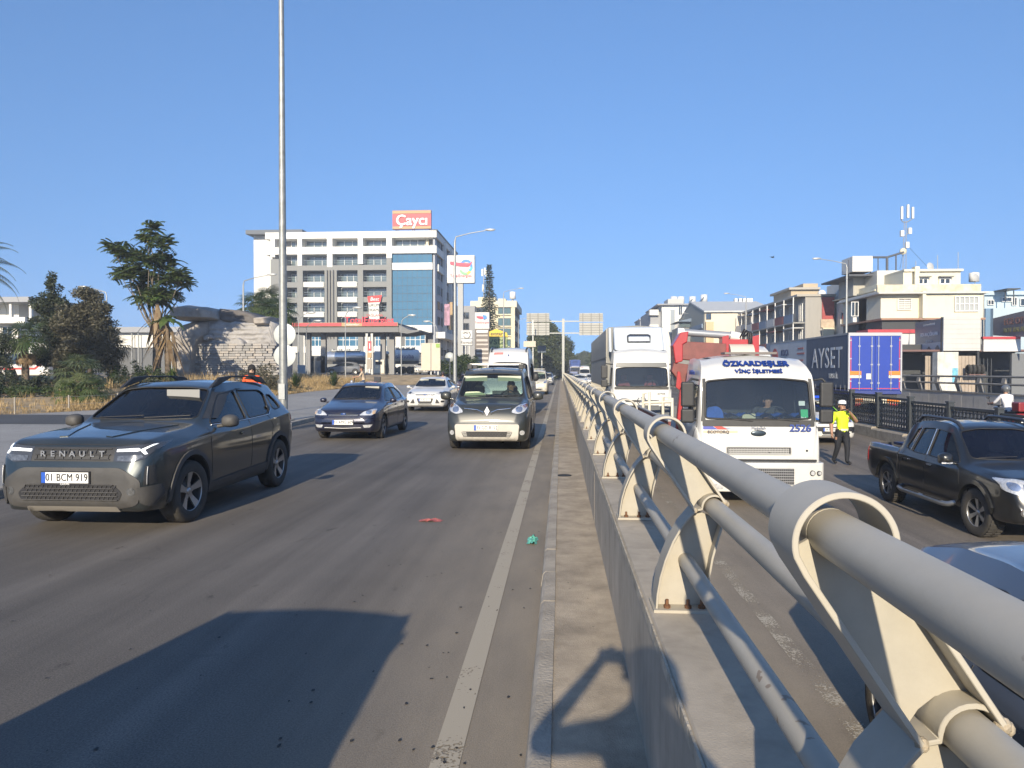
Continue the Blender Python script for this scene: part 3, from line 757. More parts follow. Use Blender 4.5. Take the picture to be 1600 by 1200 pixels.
def plate(root, x, y, z, s, rx=0.0, w=0.52, h=0.112, frame=True, sub=None):
 e = bpy.data.objects.new('number_plate', None); COL.objects.link(e); e.parent = root; e.location = (x, y, z); e.rotation_euler = (rx, 0, 0)
 if frame: MB().box(-w/2-.012, w/2+.012, 0, .012, -h/2-.022, h/2+.012).build('plate_frame', INK, e)
 MB().box(-w/2, w/2, -.005, .002, -h/2, h/2).build('plate_face', WHITEP, e)
 MB().box(-w/2, -w/2+.045, -.007, .001, -h/2, h/2).build('plate_band', BLUEP, e)
 text(s, h*.98, INK, e, (.022, -.006, 0), bold=.0008, extrude=.002, xs=0.80, space=1.05)
 if sub: text(sub, .03, WHITEP, e, (0, -.003, -h/2-.011), extrude=.004)
 return e
def mirror_wing(car, x, y, z, mat, w=0.2, h=0.15, d=0.11, cap=None):
 for sg in (1, -1):
  mb = MB(); vs = []
  prof = rpoly([(0, -h*.45), (0, h*.4), (w*.55, h*.55), (w, h*.35), (w, -h*.35), (w*.6, -h*.5)], .05, 4)
  n = len(prof); layers = [(-d, .55), (-d*.75, .86), (-d*.3, 1.0), (0.0, 1.0)]
  cx_, cz_ = w*.5, 0
  for dy, k in layers:
   for a, b in prof: vs.append((sg*(cx_+(a-cx_)*k), dy, cz_+(b-cz_)*k))
  fs = [tuple(range(n)), tuple(reversed(range(3*n, 4*n)))]
  for i in range(3):
   for k in range(n): fs.append((i*n+k, i*n+(k+1) % n, (i+1)*n+(k+1) % n, (i+1)*n+k))
  mb.add(vs, fs, True)
  mb.cyl((-sg*.07, -.03, -h*.42), (sg*.05, -.03, -h*.3), .022, n=8)
  o = mb.build('wing_mirror', mat, car.root, (sg*x, y, z))
  MB().prism([(sg*(cx_+(a-cx_)*.9), b*.9) for a, b in prof], 'y', .001, .003).build('mirror_glass', CHROME, o)
def seats(car, y0, fabric, rows=((0.0,), (0.85,)), w=0.46, x=0.36, z=0.36, back=0.62, head=True, bench=True):
 for ri, (dy,) in enumerate(rows):
  xs = (-x, x)
  for sx in xs:
   mb = MB(); T = Tr(sx, y0+dy, z)
   mb.box(-w/2, w/2, -.25, .25, 0, .14, T)
   Tb = T @ Tr(0, .22, .1) @ Matrix.Rotation(R(-14), 4, 'X')
   mb.prism(rpoly([(-w/2, 0), (-w/2*1.02, back*.7), (-w*.32, back), (w*.32, back), (w/2*1.02, back*.7), (w/2, 0)], .08), 'y', -.05, .06, Tb)
   if head: mb.prism(rpoly([(-.13, back+.04), (-.12, back+.22), (.12, back+.22), (.13, back+.04)], .05), 'y', -.03, .05, Tb); mb.box(-.06, -.04, 0, .012, back-.02, back+.06, Tb); mb.box(.04, .06, 0, .012, back-.02, back+.06, Tb)
   bevel(mb.build('seat', fabric, car.root), .03, 3)
def dash(car, y, z, w, wheel_x=0.36, mat=None, wy=None, wz=None, wr=0.185):
 mat = mat or BLACKP
 o = MB().prism([(y-.45, z-.04), (y-.1, z+.02), (y+.08, z), (y+.12, z-.12), (y+.05, z-.42), (y-.45, z-.42)], 'x', -w, w).build('dashboard', mat, car.root); bevel(o, .02)
 mb = MB(); wy = wy if wy is not None else y+.22; wz = wz if wz is not None else z-.02
 T = Tr(wheel_x, wy, wz) @ Matrix.Rotation(R(-62), 4, 'X')
 pts = [T @ Vector((wr*math.cos(2*PI*k/24), wr*math.sin(2*PI*k/24), 0)) for k in range(25)]
 mb.tube(pts, .016, 8, False); mb.ball((0, 0, -.01), .06, .05, .03, 10, 6, T)
 for a in (0, PI, -PI/2): mb.cyl(T @ Vector((0, 0, 0)), T @ Vector((wr*math.cos(a), wr*math.sin(a), 0)), .014, n=6)
 mb.cyl(T @ Vector((0, 0, 0)), T @ Vector((0, -.02, -.3)), .03, n=8)
 mb.build('steering_wheel', BLACKP, car.root)
def wipers(car, pts_l, mat=None):
 for (a, b) in pts_l: car.line('wiper', 'f', [a, b], .009, mat or INK, .012)
# ------------------------------------------------------------------ dark green SUV in the left lane
GL = glass('car_glass', (0.34,0.40,0.46), film=(0.035,(0.25,0.25,0.25))); GLD = glass('car_glass_dark', (0.16,0.20,0.25), film=(0.03,(0.25,0.25,0.25)))
RUB = M('rubber_trim', (0.02,0.02,0.021), 0.5)
FAB = M('seat_fabric_dark', (0.05,0.05,0.055), 0.9, var=0.2, vs=20); FABB = M('seat_fabric_beige', (0.33,0.30,0.22), 0.9, var=0.15, vs=20)
suv_spec = dict(axle=0.86, blur=4, tuck=0.02,
  top=[(0,.70),(.03,.84),(.09,.96),(.2,1.035),(.6,1.085),(1.05,1.12),(1.27,1.15),(1.98,1.575),(2.25,1.625),(2.8,1.64),(3.4,1.62),(3.9,1.57),(4.05,1.50),(4.27,1.12),(4.34,.86)],
  edge=[(0,.66),(.03,.80),(.09,.92),(.2,1.0),(.6,1.045),(1.05,1.075),(1.27,1.10),(1.98,1.50),(2.25,1.55),(2.8,1.565),(3.4,1.55),(3.9,1.49),(4.05,1.42),(4.27,1.08),(4.34,.84)],
  belt=[(0,.60),(.09,.84),(.2,.93),(.8,.985),(1.3,1.015),(2.4,1.045),(3.5,1.11),(4.05,1.14),(4.27,1.0),(4.34,.80)],
  bot=[(0,.37),(.08,.26),(.4,.235),(3.9,.25),(4.2,.33),(4.34,.42)],
  w=[(0,.70),(.03,.77),(.1,.835),(.3,.885),(.8,.905),(3.6,.905),(4.0,.885),(4.2,.84),(4.34,.72)],
  we=[(0,.62),(.1,.73),(.3,.77),(1.2,.76),(1.98,.615),(2.8,.61),(3.5,.595),(4.05,.58),(4.27,.62),(4.34,.6)],
  cabin=(1.18, 4.12), wr=.36, wells=[(0, .415), (2.66, .415)],
  side_windows=[rpoly([(.62,1.10),(1.13,1.445),(1.62,1.49),(1.62,1.105)], .05), rpoly([(1.70,1.105),(1.70,1.492),(2.46,1.475),(2.58,1.42),(2.44,1.16),(2.30,1.13)], .05), rpoly([(2.66,1.40),(2.60,1.22),(2.66,1.175),(2.93,1.20),(2.90,1.30),(2.80,1.40)], .04)],
  windshield=rpoly([(-.70,1.175),(-.575,1.515),(-.3,1.545),(.3,1.545),(.575,1.515),(.70,1.175),(.3,1.165),(-.3,1.165)], .07),
  rear_window=rpoly([(-.52,1.16),(-.47,1.43),(.47,1.43),(.52,1.16)], .07))
SUVP = M('green_paint', (0.011,0.021,0.027), 0.28, metal=0.35, coat=1.0, dust=0.20, dustcol=(0.24,0.22,0.18))
def make_suv():
 c = Car('parked_suv', suv_spec, (-5.15, 8.1, 0), 0, label='dark green dusty SUV with grey cladding in the left lane', cat='suv')
 c.finish(SUVP); c.windows(GLD, RUB, wsmat=GL); r = c.root
 add_wheels(r, (0, 2.66), .785, .36, .225, .235, 'y5', R(-4))
 # black grille band, lamps, lettering
 band = c.patch('grille', 'f', rpoly([(-.62,.80),(-.60,.945),(.60,.945),(.62,.80)], .03), BLACKP, .004)
 for zz in (.818, .868, .925): c.line('grille_bar', 'f', [(-.42, zz), (.42, zz)], .006, DARKM, .012, band)
 for k in range(9):
  x = -.40+k*.1
  for z0, z1 in ((.818, .868), (.868, .925)):
   xo = 0 if z0 < .85 else .05
   if -.42 < x+xo < .43: c.line('grille_bar', 'f', [(x+xo, z0), (x+xo, z1)], .005, DARKM, .012, band)
 for i, ch in enumerate('RENAULT'):
  x = -.33+i*.11; h, no = c.hit('f', x, .878); text(ch, .085, ALLOY, band, (x, h.y-.02, .878), bold=.0025, extrude=.006, xs=1.15)
 for sg in (1, -1):
  P = [(sg*.46,.80),(sg*.46,.945),(sg*.70,.965),(sg*.83,.985),(sg*.845,.93),(sg*.78,.83),(sg*.66,.79)]
  hl = c.patch('headlight', 'f', P if sg > 0 else P, LAMPD, .007, .02, .06)
  c.patch('reflector', 'f', [(sg*.50,.805),(sg*.50,.855),(sg*.74,.868),(sg*.76,.845),(sg*.68,.80)], M('lamp_smoked', (0.16,0.165,0.17), 0.15, metal=.5, var=.5, vs=30, coat=1), .012, .01, .06, hl)
  c.patch('daylight_strip', 'f', [(sg*.48,.895),(sg*.48,.920),(sg*.70,.930),(sg*.73,.912),(sg*.70,.903)], DRL, .014, .01, .06, hl)
  c.patch('daylight_strip', 'f', [(sg*.715,.913),(sg*.79,.962),(sg*.812,.964),(sg*.752,.913),(sg*.785,.872),(sg*.762,.868)], DRL, .014, .01, .05, hl)
  c.patch('fog_lamp', 'f', rrect(sg*.665-.04, sg*.665+.04, .45, .53, .035), MATS['lamp_smoked'], .014, .015, .05)
  c.patch('corner_vent', 'f', [(sg*.775,.55),(sg*.785,.75),(sg*.845,.76),(sg*.85,.56)], BLACKP, .006, .01, .05)
  c.line('vent_strip', 'f', [(sg*.80,.56),(sg*.805,.745)], .007, ALLOY, .012)
  c.patch('corner_pad', 'f', [(sg*.735,.37),(sg*.72,.53),(sg*.86,.545),(sg*.865,.43),(sg*.80,.31)], GREYP, .016, .03, .05)
  ax = 'l' if sg > 0 else 'r'
  for ay in (0, 2.66):           # wheel arch cladding
   arc = [(ay+.475*math.cos(R(a)), .37+.475*math.sin(R(a))) for a in range(-6, 187, 12)]; inn = [(ay+.418*math.cos(R(a)), .37+.418*math.sin(R(a))) for a in range(186, -7, -12)]
   c.patch('arch_cladding', ax, arc+inn, GREYP, .02, .03, .12)
  c.patch('sill_cladding', ax, [(.46,.27),(.46,.40),(1.3,.425),(2.2,.44),(2.2,.30),(1.3,.27)], GREYP, .014, .03, .12)
  c.line('door_seam', ax, [(.50,1.06),(.47,.85),(.50,.43)], .0045, INK, 0); c.line('door_seam', ax, [(1.655,1.09),(1.66,.8),(1.64,.43)], .0045, INK, 0); c.line('door_seam', ax, [(2.30,1.12),(2.42,.95),(2.30,.62),(2.18,.44)], .0045, INK, 0)
  for hy in (1.42, ): c.patch('door_handle', ax, rrect(hy-.11, hy+.09, .905, .945, .018), SUVP, .026, .02, .05)
  c.patch('door_handle', ax, rrect(2.42, 2.5, 1.2, 1.24, .015), BLACKP, .015, .02, .05)
  c.line('chrome_strip', ax, [(.63,1.085),(1.6,1.09),(2.36,1.115),(2.52,1.2)], .006, CHROME, .006)
  c.patch('pillar_guard', 'f', [(sg*.735,1.165),(sg*.60,1.52),(sg*.635,1.515),(sg*.785,1.155)], GREYP, .006, .01, .06)
  for k, (y0, y1) in enumerate(((.98, 1.62), (1.95, 2.62))):
   pass
  # roof rail: two blades joined by a thin bar
  P = [(1.02,1.545),(1.25,1.665),(1.75,1.69),(2.05,1.675),(2.05,1.64),(1.75,1.645),(1.4,1.60)]
  rl = MB(); X0, X1 = sg*.585, sg*.625
  rl.prism([(1.0,1.53),(1.28,1.675),(1.62,1.695),(1.66,1.675),(1.36,1.60)], 'x', X0, X1); rl.prism([(2.28,1.665),(2.30,1.69),(2.66,1.665),(2.86,1.56),(2.5,1.60)], 'x', X0, X1); rl.prism([(1.6,1.672),(1.6,1.695),(2.32,1.69),(2.32,1.667)], 'x', X0+sg*.004, X1-sg*.004)
  bevel(rl.build('roof_rail', BLACKP, r), .008)
 # grey lower bumper, honeycomb intake, plate
 bp = c.patch('lower_bumper', 'f', rpoly([(-.72,.34),(-.76,.60),(-.55,.735),(.55,.735),(.76,.60),(.72,.34),(.5,.30),(-.5,.30)], .06), GREYP, .010, .03, .07)
 it = c.patch('air_intake', 'f', rpoly([(-.54,.39),(-.58,.47),(-.48,.565),(.48,.565),(.58,.47),(.54,.39)], .03), INK, .016, .01, .07, bp)
 for k in range(5):
  z = .40+k*.04; xm = .53 if k < 3 else .48; c.line('intake_bar', 'f', [(-xm, z), (xm, z)], .006, GREYP, .024, bp)
 for k in range(22):
  for j in range(4):
   x = -.52+k*.05+(.025 if j % 2 else 0)
   if abs(x) < .52: c.line('intake_bar', 'f', [(x-.008, .40+j*.04), (x+.008, .44+j*.04)], .004, GREYP, .024, bp, res=.1, n=4)
 c.patch('skid_plate', 'f', rpoly([(-.52,.275),(-.5,.335),(.5,.335),(.52,.275)], .02), M('skid_grey', (0.24,0.225,0.2), .6, dust=.3), .018, .02, .07)
 h, no = c.hit('f', 0, .62); plate(r, -.04, h.y-.03, .635, '01 BCM 919', sub='CAVAN')
 # bonnet creases
 for sg in (1, -1): c.patch('bonnet_rib', 't', [(sg*.22,-.58),(sg*.30,-.60),(sg*.60,.25),(sg*.52,.27)], SUVP, .010, .012, .08)
 c.line('bonnet_seam', 'f', [(-.80,.985),(-.6,.965),(0,.975),(.6,.965),(.80,.985)], .0045, INK, 0)
 mirror_wing(c, .93, .74, 1.13, GREYP, .2, .16, .13)
 seats(c, 1.35, FAB); dash(c, .82, 1.10, .68)
 MB().box(.08, .52, .92, .94, 1.40, 1.52).build('sun_visor', M('visor', (0.28,0.28,0.27), .8), r)
 wipers(c, [((-.55,1.175),(.02,1.20)), ((.05,1.175),(.60,1.20))])
 for sg in (1, -1): c.patch('tail_lamp', 'b', [(sg*.62,.98),(sg*.62,1.12),(sg*.80,1.12),(sg*.82,.98)], REDL, .006, .015, .06); c.patch('tail_lamp', 'l' if sg > 0 else 'r', [(3.28,.98),(3.24,1.12),(3.36,1.10),(3.40,.99)], REDL, .006, .01, .06)
 r.scale = (.975, .985, .985); r.location = (-5.09, 8.17, 0)
 return c
suv = make_suv()
# ------------------------------------------------------------------ hatchbacks
def badge_oval(c, z, w=.075, h=.032, blue=True):
 h0, no = c.hit('f', 0, z)
 T = Tr(0, h0.y-.012, z) @ Matrix.Rotation(R(90), 4, 'X')
 mb = MB(); mb.ball((0, 0, 0), w, h, .012, 20, 6, T); o = mb.build('badge', CHROME, c.root)
 mb = MB(); mb.ball((0, 0, .006), w*.86, h*.78, .010, 20, 6, T); mb.build('badge_centre', M('badge_blue', (0.015,0.05,0.2), .25), o)
def doors(c, seams, handles, paint_):
 for ax in 'lr':
  for sm in seams: c.line('door_seam', ax, sm, .0045, INK, 0)
  for (y, z) in handles: c.patch('door_handle', ax, rrect(y-.1, y+.08, z-.018, z+.022, .016), paint_, .024, .02, .05)
navy_spec = dict(axle=.86, blur=4,
  top=[(0,.56),(.04,.68),(.12,.765),(.3,.82),(.7,.90),(1.0,.955),(1.12,.985),(1.85,1.365),(2.1,1.42),(2.6,1.44),(3.1,1.42),(3.6,1.33),(3.95,1.05),(4.08,.98),(4.16,.75)],
  edge=[(0,.53),(.04,.64),(.12,.73),(.3,.78),(.7,.855),(1.0,.905),(1.12,.93),(1.85,1.30),(2.1,1.35),(2.6,1.37),(3.1,1.345),(3.6,1.25),(3.95,1.0),(4.08,.94),(4.16,.72)],
  belt=[(0,.50),(.12,.68),(.3,.73),(.7,.80),(1.12,.86),(2.0,.895),(3.0,.93),(3.8,.95),(4.08,.88),(4.16,.68)],
  bot=[(0,.30),(.1,.22),(.4,.19),(3.8,.20),(4.0,.26),(4.16,.36)],
  w=[(0,.56),(.04,.68),(.14,.77),(.35,.825),(.8,.85),(3.3,.85),(3.8,.82),(4.05,.74),(4.16,.6)],
  we=[(0,.48),(.12,.62),(.35,.68),(1.1,.69),(1.85,.57),(2.6,.555),(3.3,.54),(3.95,.56),(4.16,.5)],
  cabin=(1.04, 3.85), wr=.305, wells=[(0, .35), (2.615, .35)],
  side_windows=[rpoly([(.48,.94),(1.02,1.25),(1.50,1.295),(1.52,.95)], .05), rpoly([(1.59,.955),(1.58,1.295),(2.2,1.25),(2.48,1.12),(2.40,1.0),(2.2,.975)], .05)],
  windshield=rpoly([(-.63,1.0),(-.53,1.30),(-.25,1.335),(.25,1.335),(.53,1.30),(.63,1.0),(.25,.985),(-.25,.985)], .07),
  rear_window=rpoly([(-.48,1.07),(-.42,1.28),(.42,1.28),(.48,1.07)], .06))
NAVY = M('navy_paint', (0.008,0.011,0.036), 0.25, metal=0.25, coat=1.0, dust=0.12, dustcol=(0.2,0.18,0.15))
def make_navy(name, loc, paint_, lbl, driver=True, plate_s='01 AMG 609', fabric=None):
 c = Car(name, navy_spec, loc, 0, label=lbl, cat='car'); c.finish(paint_); c.windows(GL, RUB); r = c.root
 add_wheels(r, (0, 2.615), .735, .305, .19, .205, 'split')
 for sg in (1, -1):
  hl = c.patch('headlight', 'f', rpoly([(sg*.40,.635),(sg*.50,.72),(sg*.70,.785),(sg*.765,.77),(sg*.77,.68),(sg*.70,.635)], .03), LAMPW, .006, .02, .05)
  c.patch('bulb_ring', 'f', rrect(sg*.62-.06, sg*.62+.06, .66, .75, .04), REFL, .012, .01, .04, hl)
  c.patch('indicator', 'f', [(sg*.71,.66),(sg*.70,.74),(sg*.755,.75),(sg*.76,.67)], M('clear_amber', (0.6,0.42,0.25), .2, coat=1), .012, .01, .04, hl)
  c.patch('fog_lamp', 'f', [(sg*.50,.40),(sg*.53,.335),(sg*.66,.335),(sg*.72,.41)], LAMPW, .008, .015, .05)
  c.patch('tail_lamp', 'b', [(sg*.6,.8),(sg*.58,.95),(sg*.7,.93),(sg*.72,.8)], REDL, .006, .015, .06)
 g = c.patch('grille', 'f', rpoly([(-.36,.615),(-.40,.655),(0,.69),(.40,.655),(.36,.615)], .015), INK, .004, .015, .06)
 c.line('grille_bar', 'f', [(-.37,.635),(.37,.635)], .008, CHROME, .01, g)
 badge_oval(c, .665)
 c.line('bumper_strip', 'f', [(-.72,.575),(-.3,.565),(.3,.565),(.72,.575)], .012, paint_, .008)
 c.patch('lower_intake', 'f', rpoly([(-.44,.28),(-.47,.35),(.47,.35),(.44,.28)], .02), INK, .004, .015, .06)
 c.line('intake_strip', 'f', [(-.46,.335),(0,.315),(.46,.335)], .011, ALLOY, .012)
 h, no = c.hit('f', 0, .46); plate(r, 0, h.y-.02, .465, plate_s)
 doors(c, [[(.42,.90),(.40,.6),(.44,.24)], [(1.555,.94),(1.55,.5),(1.50,.24)], [(2.35,.98),(2.42,.8),(2.28,.6)]], [(1.38,.82), (2.2,.85)], paint_)
 c.line('bonnet_seam', 'f', [(-.70,.80),(-.5,.735),(-.3,.70),(0,.705),(.3,.70),(.5,.735),(.70,.80)], .004, INK, 0)
 mirror_wing(c, .86, .56, .96, paint_, .17, .13, .11)
 seats(c, 1.28, fabric or FABB, back=.56, z=.26, x=.35); dash(c, .72, .93, .60)
 MB().box(.10, .48, .88, .895, 1.235, 1.32).build('sun_visor', M('visor_grey', (0.42,0.41,0.36), .8), r)
 wipers(c, [((-.5,1.0),(.05,1.015)), ((.08,1.0),(.52,1.02))])
 mb = MB(); mb.cyl((0, 1.2, 1.42), (0, 1.32, 1.72), .004, n=5); mb.ball((0, 1.2, 1.42), .02, .03, .012, 8, 5); mb.build('aerial', INK, r)
 return c
navy = make_navy('hatchback_car', (-5.38, 18.75, 0), NAVY, 'navy blue hatchback with open driver window behind the green SUV')
# silver car whose roof shows under the railing
silver = make_navy('small_car', (3.10, 2.62, -.92), M('silver_blue_paint', (0.11,0.13,0.165), 0.25, metal=.5, coat=.9, dust=.2), 'silver blue car roof with thin aerial in the sunken road below the railing', plate_s='01 AHT 42', fabric=FAB); silver.root.scale = (1.05,1,1.1)

focus_spec = dict(axle=.92, blur=4,
  top=[(0,.58),(.03,.70),(.10,.80),(.25,.87),(.7,.96),(1.05,1.01),(1.18,1.04),(1.98,1.41),(2.2,1.46),(2.7,1.48),(3.2,1.46),(3.75,1.39),(4.05,1.15),(4.22,1.02),(4.35,.75)],
  edge=[(0,.55),(.03,.66),(.10,.76),(.25,.825),(.7,.915),(1.05,.96),(1.18,.985),(1.98,1.345),(2.2,1.39),(2.7,1.41),(3.2,1.385),(3.75,1.31),(4.05,1.1),(4.22,.98),(4.35,.72)],
  belt=[(0,.52),(.10,.70),(.25,.77),(.7,.86),(1.18,.92),(2.0,.96),(3.0,1.0),(3.9,1.03),(4.22,.94),(4.35,.68)],
  bot=[(0,.28),(.1,.21),(.4,.19),(3.9,.21),(4.2,.28),(4.35,.38)],
  w=[(0,.66),(.03,.74),(.12,.82),(.35,.875),(.8,.91),(3.4,.91),(3.9,.88),(4.2,.8),(4.35,.66)],
  we=[(0,.56),(.12,.68),(.35,.74),(1.15,.75),(1.98,.605),(2.7,.59),(3.4,.57),(4.05,.58),(4.35,.52)],
  cabin=(1.1, 4.0), wr=.32, wells=[(0, .365), (2.65, .365)],
  side_windows=[rpoly([(.50,1.0),(1.08,1.285),(1.55,1.335),(1.56,1.01)], .05), rpoly([(1.63,1.015),(1.62,1.335),(2.35,1.295),(2.72,1.19),(2.55,1.06)], .05)],
  windshield=rpoly([(-.69,1.065),(-.565,1.345),(-.25,1.38),(.25,1.38),(.565,1.345),(.69,1.065),(.25,1.045),(-.25,1.045)], .07),
  rear_window=rpoly([(-.5,1.15),(-.44,1.35),(.44,1.35),(.5,1.15)], .06))
WHITE = M('white_paint', (0.62,0.62,0.60), 0.3, coat=.8, dust=.12)
def make_focus():
 c = Car('hatchback_car', focus_spec, (-5.78, 32.0, 0), 0, label='white hatchback with two sun visors down behind the navy one', cat='car'); c.finish(WHITE); c.windows(GL, RUB); r = c.root
 add_wheels(r, (0, 2.65), .78, .32, .205, .215, 'split')
 for sg in (1, -1):
  hl = c.patch('headlight', 'f', rpoly([(sg*.44,.735),(sg*.52,.80),(sg*.74,.875),(sg*.82,.87),(sg*.82,.79),(sg*.66,.725)], .03), LAMPW, .006, .02, .05)
  c.patch('bulb_ring', 'f', rrect(sg*.66-.06, sg*.66+.06, .76, .84, .035), LAMPD, .012, .01, .04, hl)
  c.patch('side_intake', 'f', rpoly([(sg*.44,.36),(sg*.64,.36),(sg*.50,.58)], .03), INK, .006, .015, .05)
  c.patch('fog_lamp', 'f', rrect(sg*.74-.065, sg*.74+.065, .40, .48, .035), BLACKP, .008, .015, .05)
  c.patch('tail_lamp', 'b', [(sg*.6,.85),(sg*.58,1.02),(sg*.75,1.0),(sg*.76,.85)], REDL, .006, .015, .06)
 c.patch('upper_grille', 'f', rpoly([(-.40,.695),(-.42,.735),(.42,.735),(.40,.695)], .015), INK, .004, .012, .06)
 c.line('grille_bar', 'f', [(-.40,.715),(.40,.715)], .009, CHROME, .010); badge_oval(c, .725, .09, .036)
 c.patch('lower_grille', 'f', rpoly([(-.27,.34),(-.37,.58),(.37,.58),(.27,.34)], .03), BLACKP, .006, .015, .05)
 c.line('chin_strip', 'f', [(-.30,.30),(.30,.30)], .014, INK, .004)
 h, no = c.hit('f', 0, .5); plate(r, 0, h.y-.025, .505, '34 BG 8137')
 doors(c, [[(.44,.96),(.42,.6),(.46,.24)], [(1.595,1.0),(1.59,.5),(1.54,.24)], [(2.5,1.03),(2.52,.85),(2.32,.6)]], [(1.42,.88), (2.32,.91)], WHITE)
 c.line('bonnet_seam', 'f', [(-.76,.885),(-.5,.785),(-.42,.745),(.42,.745),(.5,.785),(.76,.885)], .004, INK, 0)
 mirror_wing(c, .92, .60, 1.03, WHITE, .18, .13, .11)
 seats(c, 1.35, FAB, back=.56, z=.28); dash(c, .80, .99, .66)
 for x in (-.36, .34): MB().box(x-.19, x+.19, .93, .945, 1.26, 1.36).build('sun_visor', M('visor_pale', (0.50,0.52,0.46), .8), r)
 wipers(c, [((-.55,1.07),(.05,1.085)), ((.1,1.07),(.58,1.09))])
 return c
focus = make_focus()

# ------------------------------------------------------------------ dark panel van and white minibus
kang_spec = dict(axle=.85, blur=4, blur_top=5,
  top=[(0,.66),(.03,.80),(.10,.93),(.25,1.02),(.6,1.09),(.85,1.13),(.98,1.17),(1.60,1.69),(1.85,1.78),(2.3,1.82),(3.2,1.83),(3.95,1.80),(4.1,1.72),(4.2,1.2),(4.22,.9)],
  edge=[(0,.62),(.03,.76),(.10,.88),(.25,.97),(.6,1.035),(.85,1.07),(.98,1.10),(1.60,1.62),(1.85,1.71),(2.3,1.745),(3.2,1.755),(3.95,1.72),(4.1,1.64),(4.2,1.15),(4.22,.86)],
  belt=[(0,.58),(.10,.82),(.25,.90),(.6,.97),(1.0,1.02),(2.0,1.06),(4.0,1.08),(4.15,1.05),(4.22,.8)],
  bot=[(0,.30),(.1,.22),(.4,.20),(3.9,.22),(4.1,.28),(4.22,.36)],
  w=[(0,.70),(.03,.77),(.10,.84),(.3,.89),(.8,.915),(3.8,.915),(4.1,.88),(4.22,.80)],
  we=[(0,.6),(.1,.70),(.3,.76),(.95,.78),(1.6,.70),(2.3,.69),(3.9,.68),(4.22,.66)],
  cabin=(.9, 4.1), wr=.32, wells=[(0, .37), (2.70, .37)],
  side_windows=[rpoly([(.30,1.10),(.78,1.56),(1.50,1.62),(1.50,1.09)], .06), rpoly([(1.60,1.09),(1.60,1.62),(2.45,1.61),(2.45,1.10)], .06)],
  windshield=rpoly([(-.735,1.16),(-.655,1.63),(-.3,1.675),(.3,1.675),(.655,1.63),(.735,1.16),(.3,1.14),(-.3,1.14)], .08),
  rear_window=rpoly([(-.56,1.1),(-.53,1.55),(.53,1.55),(.56,1.1)], .08))
KANP = M('charcoal_paint', (0.024,0.028,0.027), 0.34, metal=0.15, coat=.7, dust=0.16, dustcol=(0.20,0.19,0.16))
